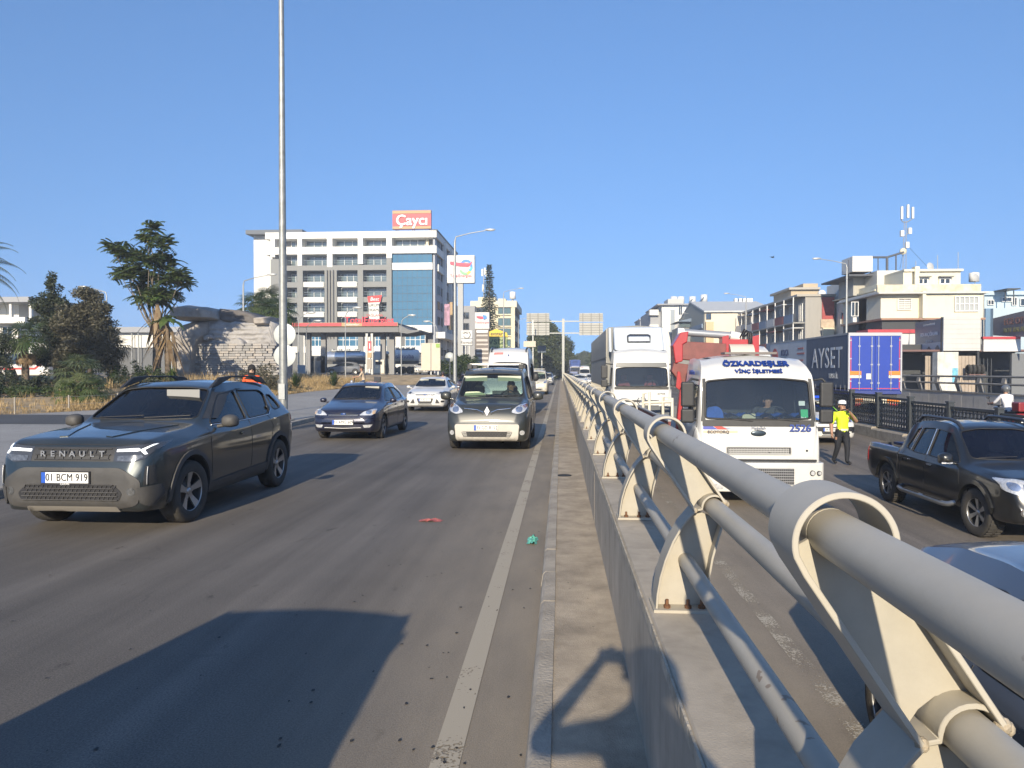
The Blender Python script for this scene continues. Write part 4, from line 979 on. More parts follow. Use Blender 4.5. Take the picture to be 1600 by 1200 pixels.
def make_kangoo():
 c = Car('panel_van', kang_spec, (-1.57, 16.45, 0), 0, label='dusty charcoal panel van with white bumper guard nearest the median kerb', cat='van'); c.finish(KANP); c.windows(glass('van_glass', (0.55,0.66,0.62), film=(.05,(.3,.3,.27))), RUB); r = c.root
 add_wheels(r, (0, 2.70), .785, .32, .205, .205, 'steel')
 for sg in (1, -1):
  hl = c.patch('headlight', 'f', rpoly([(sg*.52,.845),(sg*.54,.90),(sg*.68,1.00),(sg*.82,1.03),(sg*.85,.95),(sg*.80,.86),(sg*.66,.81)], .05), LAMPW, .008, .02, .05)
  c.patch('bulb_ring', 'f', rrect(sg*.68-.07, sg*.68+.07, .85, .96, .05), REFL, .014, .01, .04, hl)
  c.patch('indicator', 'f', [(sg*.74,.985),(sg*.82,1.02),(sg*.85,.96),(sg*.80,.93)], M('amber_smoked', (0.3,0.12,0.06), .2, coat=1), .014, .01, .04, hl)
  c.patch('fog_lamp', 'f', rrect(sg*.745-.05, sg*.745+.05, .37, .47, .048), LAMPW, .014, .02, .04)
  c.line('chrome_wing', 'f', [(sg*.08,.845),(sg*.22,.90),(sg*.50,.925)], .011, CHROME, .008)
  c.line('chrome_wing', 'f', [(sg*.08,.80),(sg*.16,.845),(sg*.28,.875)], .009, DARKM, .008)
  c.patch('tail_lamp', 'b', [(sg*.68,.95),(sg*.68,1.35),(sg*.80,1.35),(sg*.82,.95)], REDL, .006, .015, .06)
 g = c.patch('bumper_guard', 'f', rpoly([(-.66,.245),(-.69,.60),(.69,.60),(.66,.245)], .06), M('guard_white', (0.50,0.48,0.43), .5, var=.08, vs=5, dust=.3), .010, .025, .06)
 c.patch('air_intake', 'f', rpoly([(-.50,.33),(-.55,.44),(.55,.44),(.50,.33)], .03), INK, .016, .01, .06, g)
 for k in range(12):
  for j in range(3):
   x = -.40+k*.07+(.035 if j % 2 else 0); c.line('intake_bar', 'f', [(x, .335+j*.035), (x, .37+j*.035)], .006, GREYP, .022, g, res=.2, n=4)
 for j in range(4): c.line('intake_bar', 'f', [(-.5, .335+j*.035), (.5, .335+j*.035)], .005, GREYP, .022, g)
 for sg in (1, -1): c.patch('intake_end', 'f', [(sg*.42,.34),(sg*.44,.435),(sg*.54,.435),(sg*.49,.34)], M('vent_grey', (0.3,0.29,0.27), .6), .02, .01, .05, g)
 h, no = c.hit('f', 0, .86); d = MB(); d.prism([(0,-.115),(-.062,0),(0,.115),(.062,0)], 'y', -.02, .02); d.cur = 1; d.prism([(0,-.065),(-.03,0),(0,.065),(.03,0)], 'y', -.024, .02)
 bevel(d.build('diamond_badge', [M('badge_grey', (.25,.26,.29), .45, metal=.3), M('badge_blue2', (0.03,0.06,0.22), .3)], r, (0, h.y-.015, .87), (R(-12), 0, 0)), .006)
 h, no = c.hit('f', 0, .52); plate(r, -.02, h.y-.03, .525, '35 GD 8152', w=.50, h=.11, frame=False)
 doors(c, [[(.22,1.02),(.40,.75),(.44,.26)], [(1.55,1.08),(1.55,.6),(1.50,.26)]], [(1.35,.98)], KANP)
 c.line('bonnet_seam', 'f', [(-.84,1.045),(-.6,1.0),(-.4,.955),(.4,.955),(.6,1.0),(.84,1.045)], .004, INK, 0)
 mirror_wing(c, .94, .34, 1.17, KANP, .24, .20, .13)
 seats(c, .98, FAB, rows=((0,),), back=.66, z=.42, x=.40); dash(c, .42, 1.12, .72, wy=.68, wz=1.12)
 for x in (-.41, .38): MB().box(x-.27, x+.27, .66, .675, 1.50, 1.62).build('sun_visor', M('visor_sage', (0.50,0.52,0.42), .8), r)
 MB().prism(rpoly([(-.64,1.12),(-.60,1.26),(-.30,1.27),(-.12,1.20),(-.16,1.13)], .04), 'y', .25, .27).build('dash_paper', M('paper_green', (0.55,0.62,0.42), .8), r)
 for y in (1.25, 2.35):
  mb = MB(); mb.box(-.62, .62, y-.03, y+.03, 1.885, 1.915); mb.build('roof_bar', M('bar_white', (0.62,0.62,0.6), .4, metal=.3), r)
  for sg in (1, -1): bevel(MB().box(sg*.62-.06, sg*.62+.06, y-.05, y+.05, 1.775, 1.90).build('bar_foot', BLACKP, r), .015)
 mb = MB(); mb.cyl((0, .78, 1.735), (0, .83, 1.80), .006, n=5); mb.build('aerial', INK, r)
 wipers(c, [((-.6,1.16),(-.02,1.18)), ((.04,1.16),(.62,1.18))])
 return c
kang = make_kangoo()
van_spec = dict(axle=.95, blur=5,
  top=[(0,.75),(.03,.95),(.12,1.12),(.35,1.25),(.75,1.40),(.9,1.47),(1.55,2.15),(1.8,2.52),(2.1,2.66),(2.8,2.72),(5.3,2.72),(5.45,2.62),(5.5,2.2)],
  edge=[(0,.70),(.03,.90),(.12,1.06),(.35,1.19),(.75,1.33),(.9,1.39),(1.55,2.08),(1.8,2.43),(2.1,2.56),(2.8,2.62),(5.3,2.62),(5.45,2.5),(5.5,2.1)],
  belt=[(0,.66),(.12,.98),(.35,1.10),(.9,1.26),(1.5,1.30),(5.3,1.34),(5.5,1.2)],
  bot=[(0,.36),(.1,.26),(.4,.24),(5.2,.28),(5.5,.4)],
  w=[(0,.78),(.04,.88),(.15,.95),(.4,.99),(1.0,1.0),(5.3,1.0),(5.5,.94)],
  we=[(0,.7),(.15,.84),(.4,.88),(.9,.88),(1.8,.80),(2.8,.80),(5.3,.80),(5.5,.78)],
  cabin=(.85, 5.3), wr=.34, wells=[(0, .40), (3.3, .40)],
  side_windows=[rpoly([(.25,1.36),(.72,1.85),(1.45,1.92),(1.45,1.33)], .08)]+[rpoly([(a,1.38),(a,2.05),(a+.95,2.05),(a+.95,1.38)], .1) for a in (1.65, 2.7)],
  windshield=rpoly([(-.83,1.48),(-.77,2.02),(-.4,2.09),(.4,2.09),(.77,2.02),(.83,1.48),(.4,1.45),(-.4,1.45)], .10))
VANW = M('van_white', (0.62,0.62,0.60), 0.35, coat=.6, dust=.15)
def make_van():
 c = Car('white_minibus', van_spec, (-2.12, 29.2, 0), 0, label='tall white minibus with roof rails right behind the charcoal van', cat='minibus'); c.finish(VANW); c.windows(GLD, RUB); r = c.root
 add_wheels(r, (0, 3.3), .86, .34, .22, .22, 'steel')
 for sg in (1, -1):
  c.patch('headlight', 'f', rpoly([(sg*.58,.88),(sg*.60,1.0),(sg*.78,1.22),(sg*.88,1.2),(sg*.90,1.0),(sg*.8,.88)], .05), LAMPW, .008, .02, .06)
  c.line('roof_rail', 't', [(sg*.70, .9), (sg*.70, 2.5), (sg*.70, 4.3)], .028, DARKM, .05)
 c.patch('grille', 'f', rpoly([(-.50,.70),(-.52,.98),(.52,.98),(.50,.70)], .05), BLACKP, .006, .015, .08)
 c.patch('bumper', 'f', rpoly([(-.86,.34),(-.88,.60),(.88,.60),(.86,.34)], .05), GREYP, .008, .02, .08)
 c.patch('front_sticker', 'f', rpoly([(-.62,2.40),(-.58,2.49),(-.22,2.50),(-.22,2.41)], .02), M('sticker_red', (0.55,0.20,0.18), .6, var=.6, vs=40), .004, 0, .06)
 badge_oval(c, 2.37, .03, .05)
 h, no = c.hit('f', 0, .62); plate(r, 0, h.y-.03, .64, '01 S 8143')
 mirror_wing(c, 1.02, .35, 1.50, BLACKP, .22, .34, .12)
 doors(c, [[(.2,1.2),(.42,.8),(.46,.3)], [(1.55,1.3),(1.55,.4)]], [(1.4,1.15)], VANW)
 seats(c, 1.1, FAB, rows=((0,),), back=.66, z=.62, x=.45); dash(c, .5, 1.42, .80, wy=.75, wz=1.40)
 wipers(c, [((-.7,1.48),(-.02,1.50)), ((.04,1.48),(.7,1.50))])
 return c
mini = make_van()

# ------------------------------------------------------------------ black pickup
pick_spec = dict(axle=.95, blur=4,
  top=[(0,.72),(.03,.86),(.10,.98),(.25,1.06),(.7,1.12),(1.2,1.15),(1.35,1.18),(2.05,1.69),(2.3,1.74),(2.8,1.755),(3.25,1.73),(3.5,1.66),(3.68,1.18),(3.75,1.14),(5.1,1.14),(5.18,1.05),(5.2,.9)],
  edge=[(0,.68),(.03,.82),(.10,.93),(.25,1.0),(.7,1.06),(1.2,1.09),(1.35,1.11),(2.05,1.62),(2.3,1.67),(2.8,1.68),(3.25,1.65),(3.5,1.58),(3.68,1.15),(3.75,1.12),(5.1,1.12),(5.18,1.03),(5.2,.88)],
  belt=[(0,.64),(.10,.88),(.25,.95),(.8,1.01),(1.4,1.04),(2.5,1.06),(3.6,1.09),(3.8,1.08),(5.1,1.08),(5.2,.84)],
  bot=[(0,.42),(.1,.36),(.4,.34),(4.9,.38),(5.2,.50)],
  w=[(0,.72),(.03,.79),(.12,.85),(.35,.905),(.9,.925),(4.9,.925),(5.15,.90),(5.2,.86)],
  we=[(0,.64),(.12,.75),(.35,.80),(1.3,.80),(2.05,.66),(2.8,.655),(3.4,.65),(3.68,.84),(3.8,.86),(5.1,.86),(5.2,.8)],
  cabin=(1.25, 3.58), wr=.385, wells=[(0, .45), (3.2, .44)],
  side_windows=[rpoly([(.58,1.11),(1.12,1.56),(1.60,1.605),(1.62,1.12)], .05), rpoly([(1.70,1.12),(1.69,1.605),(2.12,1.58),(2.24,1.13)], .05), rpoly([(2.30,1.14),(2.19,1.575),(2.35,1.55),(2.50,1.18)], .04)],
  windshield=rpoly([(-.72,1.20),(-.62,1.60),(-.3,1.65),(.3,1.65),(.62,1.60),(.72,1.20),(.3,1.185),(-.3,1.185)], .07),
  rear_window=rpoly([(-.52,1.22),(-.5,1.54),(.5,1.54),(.52,1.22)], .06),
  extra_cuts=[(-.76, .76, 2.86, 4.16, .75, 1.6)])
PICP = M('pickup_black', (0.011,0.012,0.013), 0.3, metal=.1, coat=.7, dust=.04, dustcol=(.2,.18,.15))
def make_pickup():
 c = Car('pickup_truck', pick_spec, (7.55, 12.25, -.92), 0, label='black pickup truck with roof rails and chrome side step in the sunken road', cat='pickup'); c.finish(PICP); c.windows(glass('pickup_glass', (0.2,0.23,0.26), film=(.05,(.1,.1,.2))), RUB); r = c.root
 add_wheels(r, (0, 3.2), .79, .385, .255, .235, 'off', R(5))
 for sg in (1, -1):
  ax = 'l' if sg > 0 else 'r'
  hl = c.patch('headlight', 'f', rpoly([(sg*.50,.80),(sg*.50,.98),(sg*.72,1.02),(sg*.87,1.0),(sg*.88,.85),(sg*.74,.79)], .04), LAMPW, .008, .02, .05)
  c.patch('bulb_ring', 'f', rrect(sg*.62-.07, sg*.62+.07, .84, .96, .05), REFL, .014, .01, .04, hl); c.patch('bulb_ring', 'f', rrect(sg*.78-.06, sg*.78+.06, .86, .97, .05), REFL, .014, .01, .04, hl)
  c.patch('fog_lamp', 'f', rrect(sg*.68-.075, sg*.68+.075, .49, .61, .058), CHROME, .010, .02, .04); c.patch('fog_lens', 'f', rrect(sg*.68-.05, sg*.68+.05, .51, .59, .038), LAMPW, .016, .02, .04)
  for ay in (0, 3.2):
   arc = [(ay+.52*math.cos(R(a)), .39+.52*math.sin(R(a))) for a in range(8, 173, 11)]; inn = [(ay+.452*math.cos(R(a)), .39+.452*math.sin(R(a))) for a in range(172, 7, -11)]
   c.patch('wheel_arch', ax, arc+inn, PICP, .035, .05, .12)
  # side step tube with treads
  mb = MB(); mb.tube([(sg*.80, .62, .46), (sg*.98, .66, .40), (sg*1.0, .8, .385), (sg*1.0, 2.35, .385), (sg*.98, 2.5, .40), (sg*.80, 2.55, .46)], .045, 10); st = mb.build('side_step', M('step_grey', (0.30,0.31,0.32), .35, metal=.8), r)
  for k in range(2):
   tr = MB()
   for q in range(14): tr.box(sg*1.0-.035, sg*1.0+.035, .85+k*.8+q*.045, .87+k*.8+q*.045, .425, .437)
   tr.build('step_tread', INK, st)
  rr = MB(); X = sg*.60; rr.tube([(X, .98, 1.66), (X, 1.12, 1.745), (X, 1.35, 1.79), (X, 2.1, 1.80), (X, 2.35, 1.79), (X, 2.5, 1.70)], [.03,.032,.030,.030,.03,.03], 8); rr.build('roof_rail', M('rail_dark', (0.08,0.085,0.1), .35, metal=.6), r)
  c.patch('tail_lamp', 'b', [(sg*.72,.72),(sg*.72,1.04),(sg*.87,1.04),(sg*.88,.72)], REDL, .006, .015, .06)
  c.patch('tail_lamp', ax, [(4.10,.74),(4.10,1.04),(4.19,1.04),(4.20,.76)], REDL, .006, .01, .06)
  c.line('door_seam', ax, [(.52,1.06),(.47,.8),(.50,.42)], .004, INK, 0); c.line('door_seam', ax, [(1.66,1.10),(1.66,.42)], .004, INK, 0); c.line('door_seam', ax, [(2.52,1.12),(2.6,.95),(2.62,.42)], .004, INK, 0)
  c.line('cab_gap', ax, [(2.72,1.12),(2.72,.42)], .008, INK, 0)
  for hy in (1.46, 2.36): c.patch('door_handle', ax, rrect(hy-.11, hy+.08, .955, .99, .015), CHROME, .026, .02, .05)
  c.line('window_strip', ax, [(1.66,1.13),(1.655,1.60)], .010, CHROME, .004); c.line('window_strip', ax, [(2.28,1.14),(2.17,1.58)], .009, CHROME, .004)
 g = c.patch('grille', 'f', rpoly([(-.44,.70),(-.44,1.0),(.44,1.0),(.44,.70)], .04), INK, .008, .02, .07)
 for x in (-.15, .15): c.line('grille_bar', 'f', [(x,.71),(x*1.5,.99)], .022, CHROME, .016, g)
 c.patch('lower_intake', 'f', rpoly([(-.46,.46),(-.5,.58),(.5,.58),(.46,.46)], .03), INK, .006, .015, .07)
 h, no = c.hit('f', 0, .62); plate(r, 0, h.y-.03, .63, '01 K 4417')
 c.line('bonnet_seam', 'f', [(-.85,1.03),(-.48,1.0),(.48,1.0),(.85,1.03)], .004, INK, 0)
 mirror_wing(c, .94, .68, 1.17, PICP, .22, .20, .13)
 for ch in [q for q in r.children if q.name.startswith('wing_mirror')]:
  MB().box(-.02, .02, 0, .01, 0, .01).build('mirror_mount', INK, ch)
  sgn = 1 if ch.location.x > 0 else -1
  MB().box(min(sgn*.03, sgn*.21), max(sgn*.03, sgn*.21), -.125, -.09, -.075, -.05).build('mirror_strip', CHROME, ch)
 MB().tube([(-.8, 4.27, .55), (.8, 4.27, .55)], .04, 8).build('rear_bumper', CHROME, r); 
 for sg in (1, -1): MB().box(sg*.6-.2, sg*.6+.2, 4.2, 4.3, .47, .63).build('bumper_end', CHROME, r)
 seats(c, 1.35, FAB, rows=((0,), (.85,)), back=.6, z=.46, x=.38); dash(c, .82, 1.13, .7, wheel_x=.36)
 MB().box(-.65, -.05, 2.95, 3.5, 1.14, 1.19).build('bed_cover', M('tarp_navy', (0.03,0.05,0.14), .5), r)
 wipers(c, [((-.6,1.20),(-.0,1.225)), ((.04,1.20),(.62,1.22))])
 return c
pick = make_pickup()
# ------------------------------------------------------------------ further traffic, copied from the built ones
def recolour(src, loc, label, cat, name, remat, group=None, rz=0):
 o = copy_tree(src, None, remat); o.name = name; o.location = loc; o.rotation_euler = (0, 0, rz); o['label'] = label; o['category'] = cat
 if group: o['group'] = group
 return o
FARP = [M('far_silver', (0.42,0.43,0.44), .3, metal=.4, coat=.5), M('far_blue', (0.09,0.12,0.18), .3, metal=.3, coat=.6), M('far_cream', (0.62,0.57,0.45), .35, coat=.5), M('far_grey', (0.14,0.15,0.17), .3, coat=.6), M('brown_paint', (0.10,0.045,0.032), .3, metal=.3, coat=.7)]
recolour(suv.root, (-5.0, 40.2, 0), 'brown SUV half hidden between white hatchback and charcoal van', 'suv', 'parked_suv', {'green_paint': FARP[4]})
recolour(kang.root, (-1.85, 55, 0), 'cream panel van peeking out right of the white minibus', 'van', 'panel_van', {'charcoal_paint': FARP[2]})
recolour(suv.root, (-1.75, 92, 0), 'grey blue SUV far up the road ahead beside the median', 'suv', 'parked_suv', {'green_paint': FARP[1], 'grey_plastic': FARP[0]})
recolour(focus.root, (-1.95, 118, 0), 'dark blue car last in the left queue before the gantry', 'car', 'hatchback_car', {'white_paint': FARP[1]})
recolour(mini.root, (-5.2, 140, 0), 'white minibus at the far end of the left queue', 'minibus', 'white_minibus', {})
recolour(navy.root, (4.35, 104, zr(104)), 'silver car beyond the tarpaulin lorry in the sunken road', 'car', 'hatchback_car', {'navy_paint': FARP[0]})
recolour(focus.root, (2.4, 92, zr(92)), 'small white car nearest the railing beyond the tarpaulin lorry', 'car', 'hatchback_car', {})
recolour(mini.root, (4.1, 126, zr(126)), 'left of two far white minibuses beyond the tarpaulin lorry', 'minibus', 'white_minibus', {})
recolour(mini.root, (7.0, 130, zr(130)), 'right of two far white minibuses, partly behind the lorry tarpaulin', 'minibus', 'white_minibus', {})
recolour(navy.root, (1.9, 150, zr(150)), 'dark far car at the vanishing end of the sunken road', 'car', 'hatchback_car', {'navy_paint': FARP[3]})
pol = recolour(focus.root, (9.15, 26.5, zr(26.5)), 'white police car with neon green panels behind the officer', 'police car', 'police_car', {})
_pc = focus; _old = _pc.root; _pc.root = pol
NEON = M('neon_green', (0.30,0.75,0.04), .5); PBLUE = M('police_blue', (0.03,0.16,0.55), .4)
for sg in (1, -1):
 _pc.patch('neon_panel', 'f', [(sg*.66,1.02),(sg*.60,1.33),(sg*.64,1.33),(sg*.76,1.03)], NEON, .01, .01, .06)
 _pc.patch('blue_panel', 'f', [(sg*.30,.80),(sg*.42,.93),(sg*.66,.97),(sg*.60,.86)], PBLUE, .008, .005, .06)
 _pc.patch('neon_panel', 'l' if sg > 0 else 'r', [(.5,.62),(.5,.80),(2.3,.86),(2.3,.66)], NEON, .008, .005, .12)
_pc.patch('bumper_band', 'f', rpoly([(-.80,.45),(-.80,.60),(.80,.60),(.80,.45)], .04), INK, .012, .02, .07)
_pc.root = _old
lb = MB(); lb.box(-.6, .6, .98, 1.22, 1.47, 1.50); lbo = lb.build('light_bar', INK, pol)
bevel(MB().box(-.58, -.08, .98, 1.22, 1.50, 1.60).build('beacon', M('beacon_red', (0.5,0.02,0.03), .2, coat=.8), lbo), .02); bevel(MB().box(.08, .58, .98, 1.22, 1.50, 1.60).build('beacon', M('beacon_blue', (0.02,0.08,0.6), .2, coat=.8), lbo), .02)
# ------------------------------------------------------------------ lorries
cab_spec = dict(axle=1.3, blur=3, blur_w=2,
  top=[(0,1.02),(.02,1.35),(.05,1.66),(.20,2.56),(.26,2.66),(.45,2.85),(.8,2.98),(1.5,3.02),(2.05,2.98),(2.15,2.85)],
  edge=[(0,.96),(.02,1.29),(.05,1.60),(.20,2.46),(.26,2.52),(.45,2.66),(.8,2.78),(1.5,2.82),(2.05,2.80),(2.15,2.70)],
  belt=[(0,.90),(.02,1.15),(.05,1.40),(.20,1.60),(.5,1.62),(2.15,1.62)],
  bot=[(0,.55),(.05,.50),(.3,.48),(2.15,.55)],
  w=[(0,1.10),(.02,1.15),(.08,1.19),(.25,1.22),(2.05,1.22),(2.15,1.19)],
  we=[(0,1.04),(.05,1.10),(.2,1.11),(.45,1.06),(.8,1.03),(2.15,1.02)],
  cabin=(.05, 2.0), ins=.06, wr=.5, wells=[(0, .58)],
  side_windows=[rpoly([(-1.0,1.72),(-.98,2.35),(-.05,2.38),(-.05,1.72)], .06)],
  windshield=rpoly([(-1.03,1.72),(-1.00,2.45),(-.5,2.50),(.5,2.50),(1.00,2.45),(1.03,1.72),(.5,1.70),(-.5,1.70)], .08))
CABW = M('cab_white', (0.60,0.60,0.58), 0.35, coat=.5, var=.07, vs=2, dust=.14, streak=.10)
TXB = M('lettering_blue', (0.012,0.04,0.22), .4)
def truck_mirrors(r, y, z, x=1.28, big=True):
 for sg in (1, -1):
  mb = MB(); mb.tube([(sg*1.12, y+.1, z+.75), (sg*(x+.12), y, z+.78), (sg*(x+.2), y, z+.7)], .022, 8); mb.tube([(sg*1.12, y+.1, z-.05), (sg*(x+.15), y, z-.06)], .02, 8); a = mb.build('mirror_arm', BLACKP, r)
  bevel(MB().box(sg*(x+.2)-.13, sg*(x+.2)+.13, y-.07, y+.05, z+.22, z+.72).build('wing_mirror', BLACKP, r), .04, 3); bevel(MB().box(sg*(x+.2)-.13, sg*(x+.2)+.13, y-.07, y+.05, z-.10, z+.18).build('wing_mirror', BLACKP, r), .04, 3)
def mesh_grille(c, name, poly, parent, dz, dx, z0, z1, xw, mat=None, bar=None):
 g = c.patch(name, 'f', poly, mat or INK, .008, .02, .08, parent)
 z = z0
 while z <= z1+1e-4: c.line('grille_bar', 'f', [(-xw, z), (xw, z)], .010, bar or ALLOY, .016, g, res=.2, n=4); z += dz
 x = -xw
 while x <= xw+1e-4: c.line('grille_bar', 'f', [(x, z0), (x, z1)], .008, bar or ALLOY, .014, g, res=.2, n=4); x += dx
 return g
def make_cab(name, loc, lbl, cat, paint_, detail=True):
 c = Car(name, cab_spec, loc, 0, label=lbl, cat=cat); c.finish(paint_); c.windows(glass('truck_glass', (0.62,0.72,0.74), film=(.05,(.3,.33,.36))), RUB, r=.02); r = c.root
 P = rpoly([(-1.08,1.56),(-1.08,1.69),(1.08,1.69),(1.08,1.56)], .03); c.patch('cowl_band', 'f', P, BLACKP, .008, .02, .1)
 for sg in (1, -1):
  c.patch('pillar_band', 'f', [(sg*1.02,1.66),(sg*1.0,2.50),(sg*1.06,2.50),(sg*1.10,1.66)], BLACKP, .008, .02, .1)
  ax = 'l' if sg > 0 else 'r'
  c.line('door_seam', ax, [(-1.08,2.5),(-1.1,1.5),(-.72,1.1)], .006, INK, 0); c.line('door_seam', ax, [(.02,2.5),(.02,1.0)], .006, INK, 0); c.patch('door_handle', ax, rrect(-.22, -.05, 1.35, 1.40, .02), INK, .02, .02, .06)
  MB().box(sg*1.13-.10, sg*1.13+.10, -.75, -.45, .50, .55).build('cab_step', DARKM, r); MB().box(sg*1.13-.10, sg*1.13+.10, -.75, -.45, .80, .84).build('cab_step', DARKM, r)
 wipers(c, [((-.75,1.72),(-.1,1.66)), ((.1,1.72),(.78,1.66))])
 dash(c, -.75, 1.66, .95, wheel_x=.52, wy=-.50, wz=1.72, wr=.23)
 seats(c, .15, FAB, rows=((0,),), back=.75, z=1.05, x=.55, w=.52)
 return c
def make_crane_truck():
 c = make_cab('crane_truck', (3.88, 16.0, -.92), 'white lorry with red loader crane folded behind its lettered cab', 'crane truck', CABW); r = c.root
 add_wheels(r, (0, 4.6), 1.02, .5, .3, .29, 'steel'); truck_mirrors(r, -1.1, 1.72, 1.15)
 # bumper, a little wider than the cab
 bpo = MB(); pl = rpoly([(-1.25,-1.30),(-1.20,-1.40),(-.9,-1.46),(.9,-1.46),(1.20,-1.40),(1.25,-1.30),(1.25,-.75),(-1.25,-.75)], .06, 4); bpo.prism(pl, 'z', .30, .87); bo = bevel(bpo.build('bumper', CABW, r), .025, 3)
 def fr(nm, x0, x1, z0, z1, mat, y=-1.47, d=.02, par=None): return MB().box(x0, x1, y-d/2, y+d/2, z0, z1).build(nm, mat, par or r)
 gl = fr('lower_grille', -.62, .62, .45, .76, INK, par=bo)
 for k in range(7): fr('grille_bar', -.62, .62, .455+k*.05, .47+k*.05, ALLOY, -1.483, .012, bo)
 for k in range(32): fr('grille_bar', -.62+k*.04, -.612+k*.04, .45, .76, ALLOY, -1.481, .008, bo)
 for sg in (1, -1):
  for x, rad in ((.98, .052), (1.11, .042)):
   m = MB(); m.cyl((sg*x, -1.40, .68), (sg*x, -1.475, .68), rad, n=18); lo = m.build('front_lamp', GREYP, bo); m = MB(); m.cyl((sg*x, -1.47, .68), (sg*x, -1.482, .68), rad*.75, n=18); m.build('lamp_glass', LAMPW, lo)
  fr('headlight', sg*.82-.1, sg*.82+.1, .36, .46, LAMPW, -1.465, .02, bo)
 fr('bumper_gap', -1.1, 1.1, .885, .925, INK, -1.28, .12)
 mesh_grille(c, 'upper_grille', rpoly([(-.62,1.02),(-.62,1.16),(.62,1.16),(.62,1.02)], .02), r, .035, .03, 1.04, 1.14, .58, INK, M('grille_grey', (.42,.42,.41), .5))
 c.line('grille_surround', 'f', rpoly([(-.62,1.02),(-.62,1.16),(.62,1.16),(.62,1.02)], .02), .012, M('grille_grey', (.42,.42,.41), .5), .012, closed=True)
 h, no = c.hit('f', 0, 1.47); T = Tr(0, h.y-.01, 1.43) @ Matrix.Rotation(R(90), 4, 'X'); m = MB(); m.ball((0,0,0), .15, .062, .015, 24, 6, T); m.build('badge', M('badge_slate', (.05,.07,.09), .3, metal=.5), r)
 def tx(s, size, x, z, mat=TXB, **k):
  h, no = c.hit('f', x, z); ang = math.atan2(-no.z, -no.y)  # lean with the surface
  h1, _ = c.hit('f', x, z+.05); lean = math.atan2(h1.y-h.y, .05)
  return text(s, size, mat, r, (x, h.y-.03, z), rx=R(90)-lean, **k)
 tx('ÖZKARDEŞLER', .215, .02, 2.80, bold=.007, extrude=.01, xs=.86, space=1.02); tx('VİNÇ İŞLETMESİ', .115, .05, 2.645, bold=.0045, extrude=.01, xs=1.05)
 tx('2526', .19, .80, 1.53, bold=.006, extrude=.008, xs=1.1); tx('Maşallah', .08, 0, 1.532, M('letter_grey', (.25,.27,.33), .5), extrude=.008)
 tx('ECOTORQ', .075, -.78, 1.455, M('letter_dark', (.08,.08,.10), .5), bold=.0015, extrude=.008, xs=1.15)
 c.patch('emblem', 'f', [(-1.07,1.50),(-1.07,1.60),(-.95,1.60),(-.78,1.50)], M('emblem_blue', (.05,.07,.35), .5), .006, .004, .06); c.patch('emblem', 'f', [(-.90,1.585),(-.78,1.50),(-.58,1.50),(-.70,1.56)], M('emblem_red', (.5,.05,.04), .5), .006, .004, .06); c.patch('emblem', 'f', [(-.70,1.555),(-.60,1.505),(-.42,1.50)], M('emblem_slate', (.25,.32,.42), .5), .006, .004, .06)
 c.patch('emblem_band', 'f', [(-1.07,1.43),(-1.07,1.478),(-.40,1.478),(-.40,1.43)], M('emblem_buff', (.55,.45,.32), .6), .003, .003, .06)
 MB().box(-.5, .55, -.55, -.15, 3.0, 3.045).build('roof_hatch', M('hatch_grey', (.16,.14,.13), .6), r)
 for x in (-.80, .80): c.patch('marker_lamp', 'f', rrect(x-.045, x+.045, 2.93, 2.965, .012), INK, .01, .02, .05)
 text('Fatih Usta', .14, TXB, r, (-1.10, -.15, 2.62), rz=R(-90), extrude=.01, shear=.3)
 m = MB(); m.cyl((.2, -1.29, 1.06), (.2, -1.33, 1.06), .012, n=8); m.cyl((.92, -1.28, 1.10), (.92, -1.33, 1.10), .018, n=8); m.build('tow_eye', INK, r)
 # stickers and papers inside the screen, blue cloth on the dash
 for (x, z, w_, h_, mt) in ((.86,2.02,.12,.09,WHITEP), (.90,1.82,.14,.16,M('sticker_green', (.05,.5,.2), .6)), (.88,1.73,.10,.06,WHITEP)): c.patch('windscreen_sticker', 'f', rrect(x-w_/2, x+w_/2, z-h_/2, z+h_/2, .01), mt, -.016, 0, .1)
 MB().prism(rpoly([(-.95,1.64),(-.93,1.92),(-.72,1.95),(-.62,1.84),(-.60,1.64)], .06), 'y', -.95, -.90).build('blue_bag', M('cloth_blue', (.02,.10,.45), .7, var=.2, vs=8), r)
 clo = MB(); n = 16
 clo.add([(-.6+1.45*i/(n-1), -1.05+.32*j/5, 1.755+.045*math.sin(i*1.7+j)+(.03 if j < 3 else 0)) for j in range(6) for i in range(n)], [(j*n+i, j*n+i+1, (j+1)*n+i+1, (j+1)*n+i) for j in range(5) for i in range(n-1)], True); clo.build('dash_cloth', MATS['cloth_blue'], r, fix=False)
 bevel(MB().box(-.25, .02, -1.0, -.85, 1.68, 1.80).build('tissue_box', M('box_cream', (.55,.5,.35), .7), r), .02)
 # chassis, flat bed and folded loader crane
 ch = MB(); 
 for sg in (1, -1): ch.box(sg*.42-.05, sg*.42+.05, -.4, 9.0, .62, .88)
 for y in (1.5, 3.5, 5.5, 7.5): ch.box(-.42, .42, y, y+.1, .66, .84)
 ch.build('chassis', DARKM, r)
 BED = M('bed_steel', (.30,.27,.22), .7, var=.2, vs=3, bump=.1, bs=30); b = MB().box(-1.22, 1.22, 2.2, 9.6, .98, 1.10).build('bed', BED, r)
 for sg in (1, -1):
  MB().box(sg*1.22-.03, sg*1.22+.03, 2.2, 9.6, 1.04, 1.42).build('dropside', M('dropside_red', (.16,.035,.03), .6, var=.3, vs=4), r); MB().box(sg*1.22-.04, sg*1.22+.04, 2.2, 9.6, 1.42, 1.46).build('dropside_rail', M('rail_grey', (.30,.31,.33), .5), r)
 MB().box(-1.2, 1.2, 9.54, 9.6, 1.10, 1.45).build('tailboard', M('tail_dark', (.10,.11,.12), .6), r)
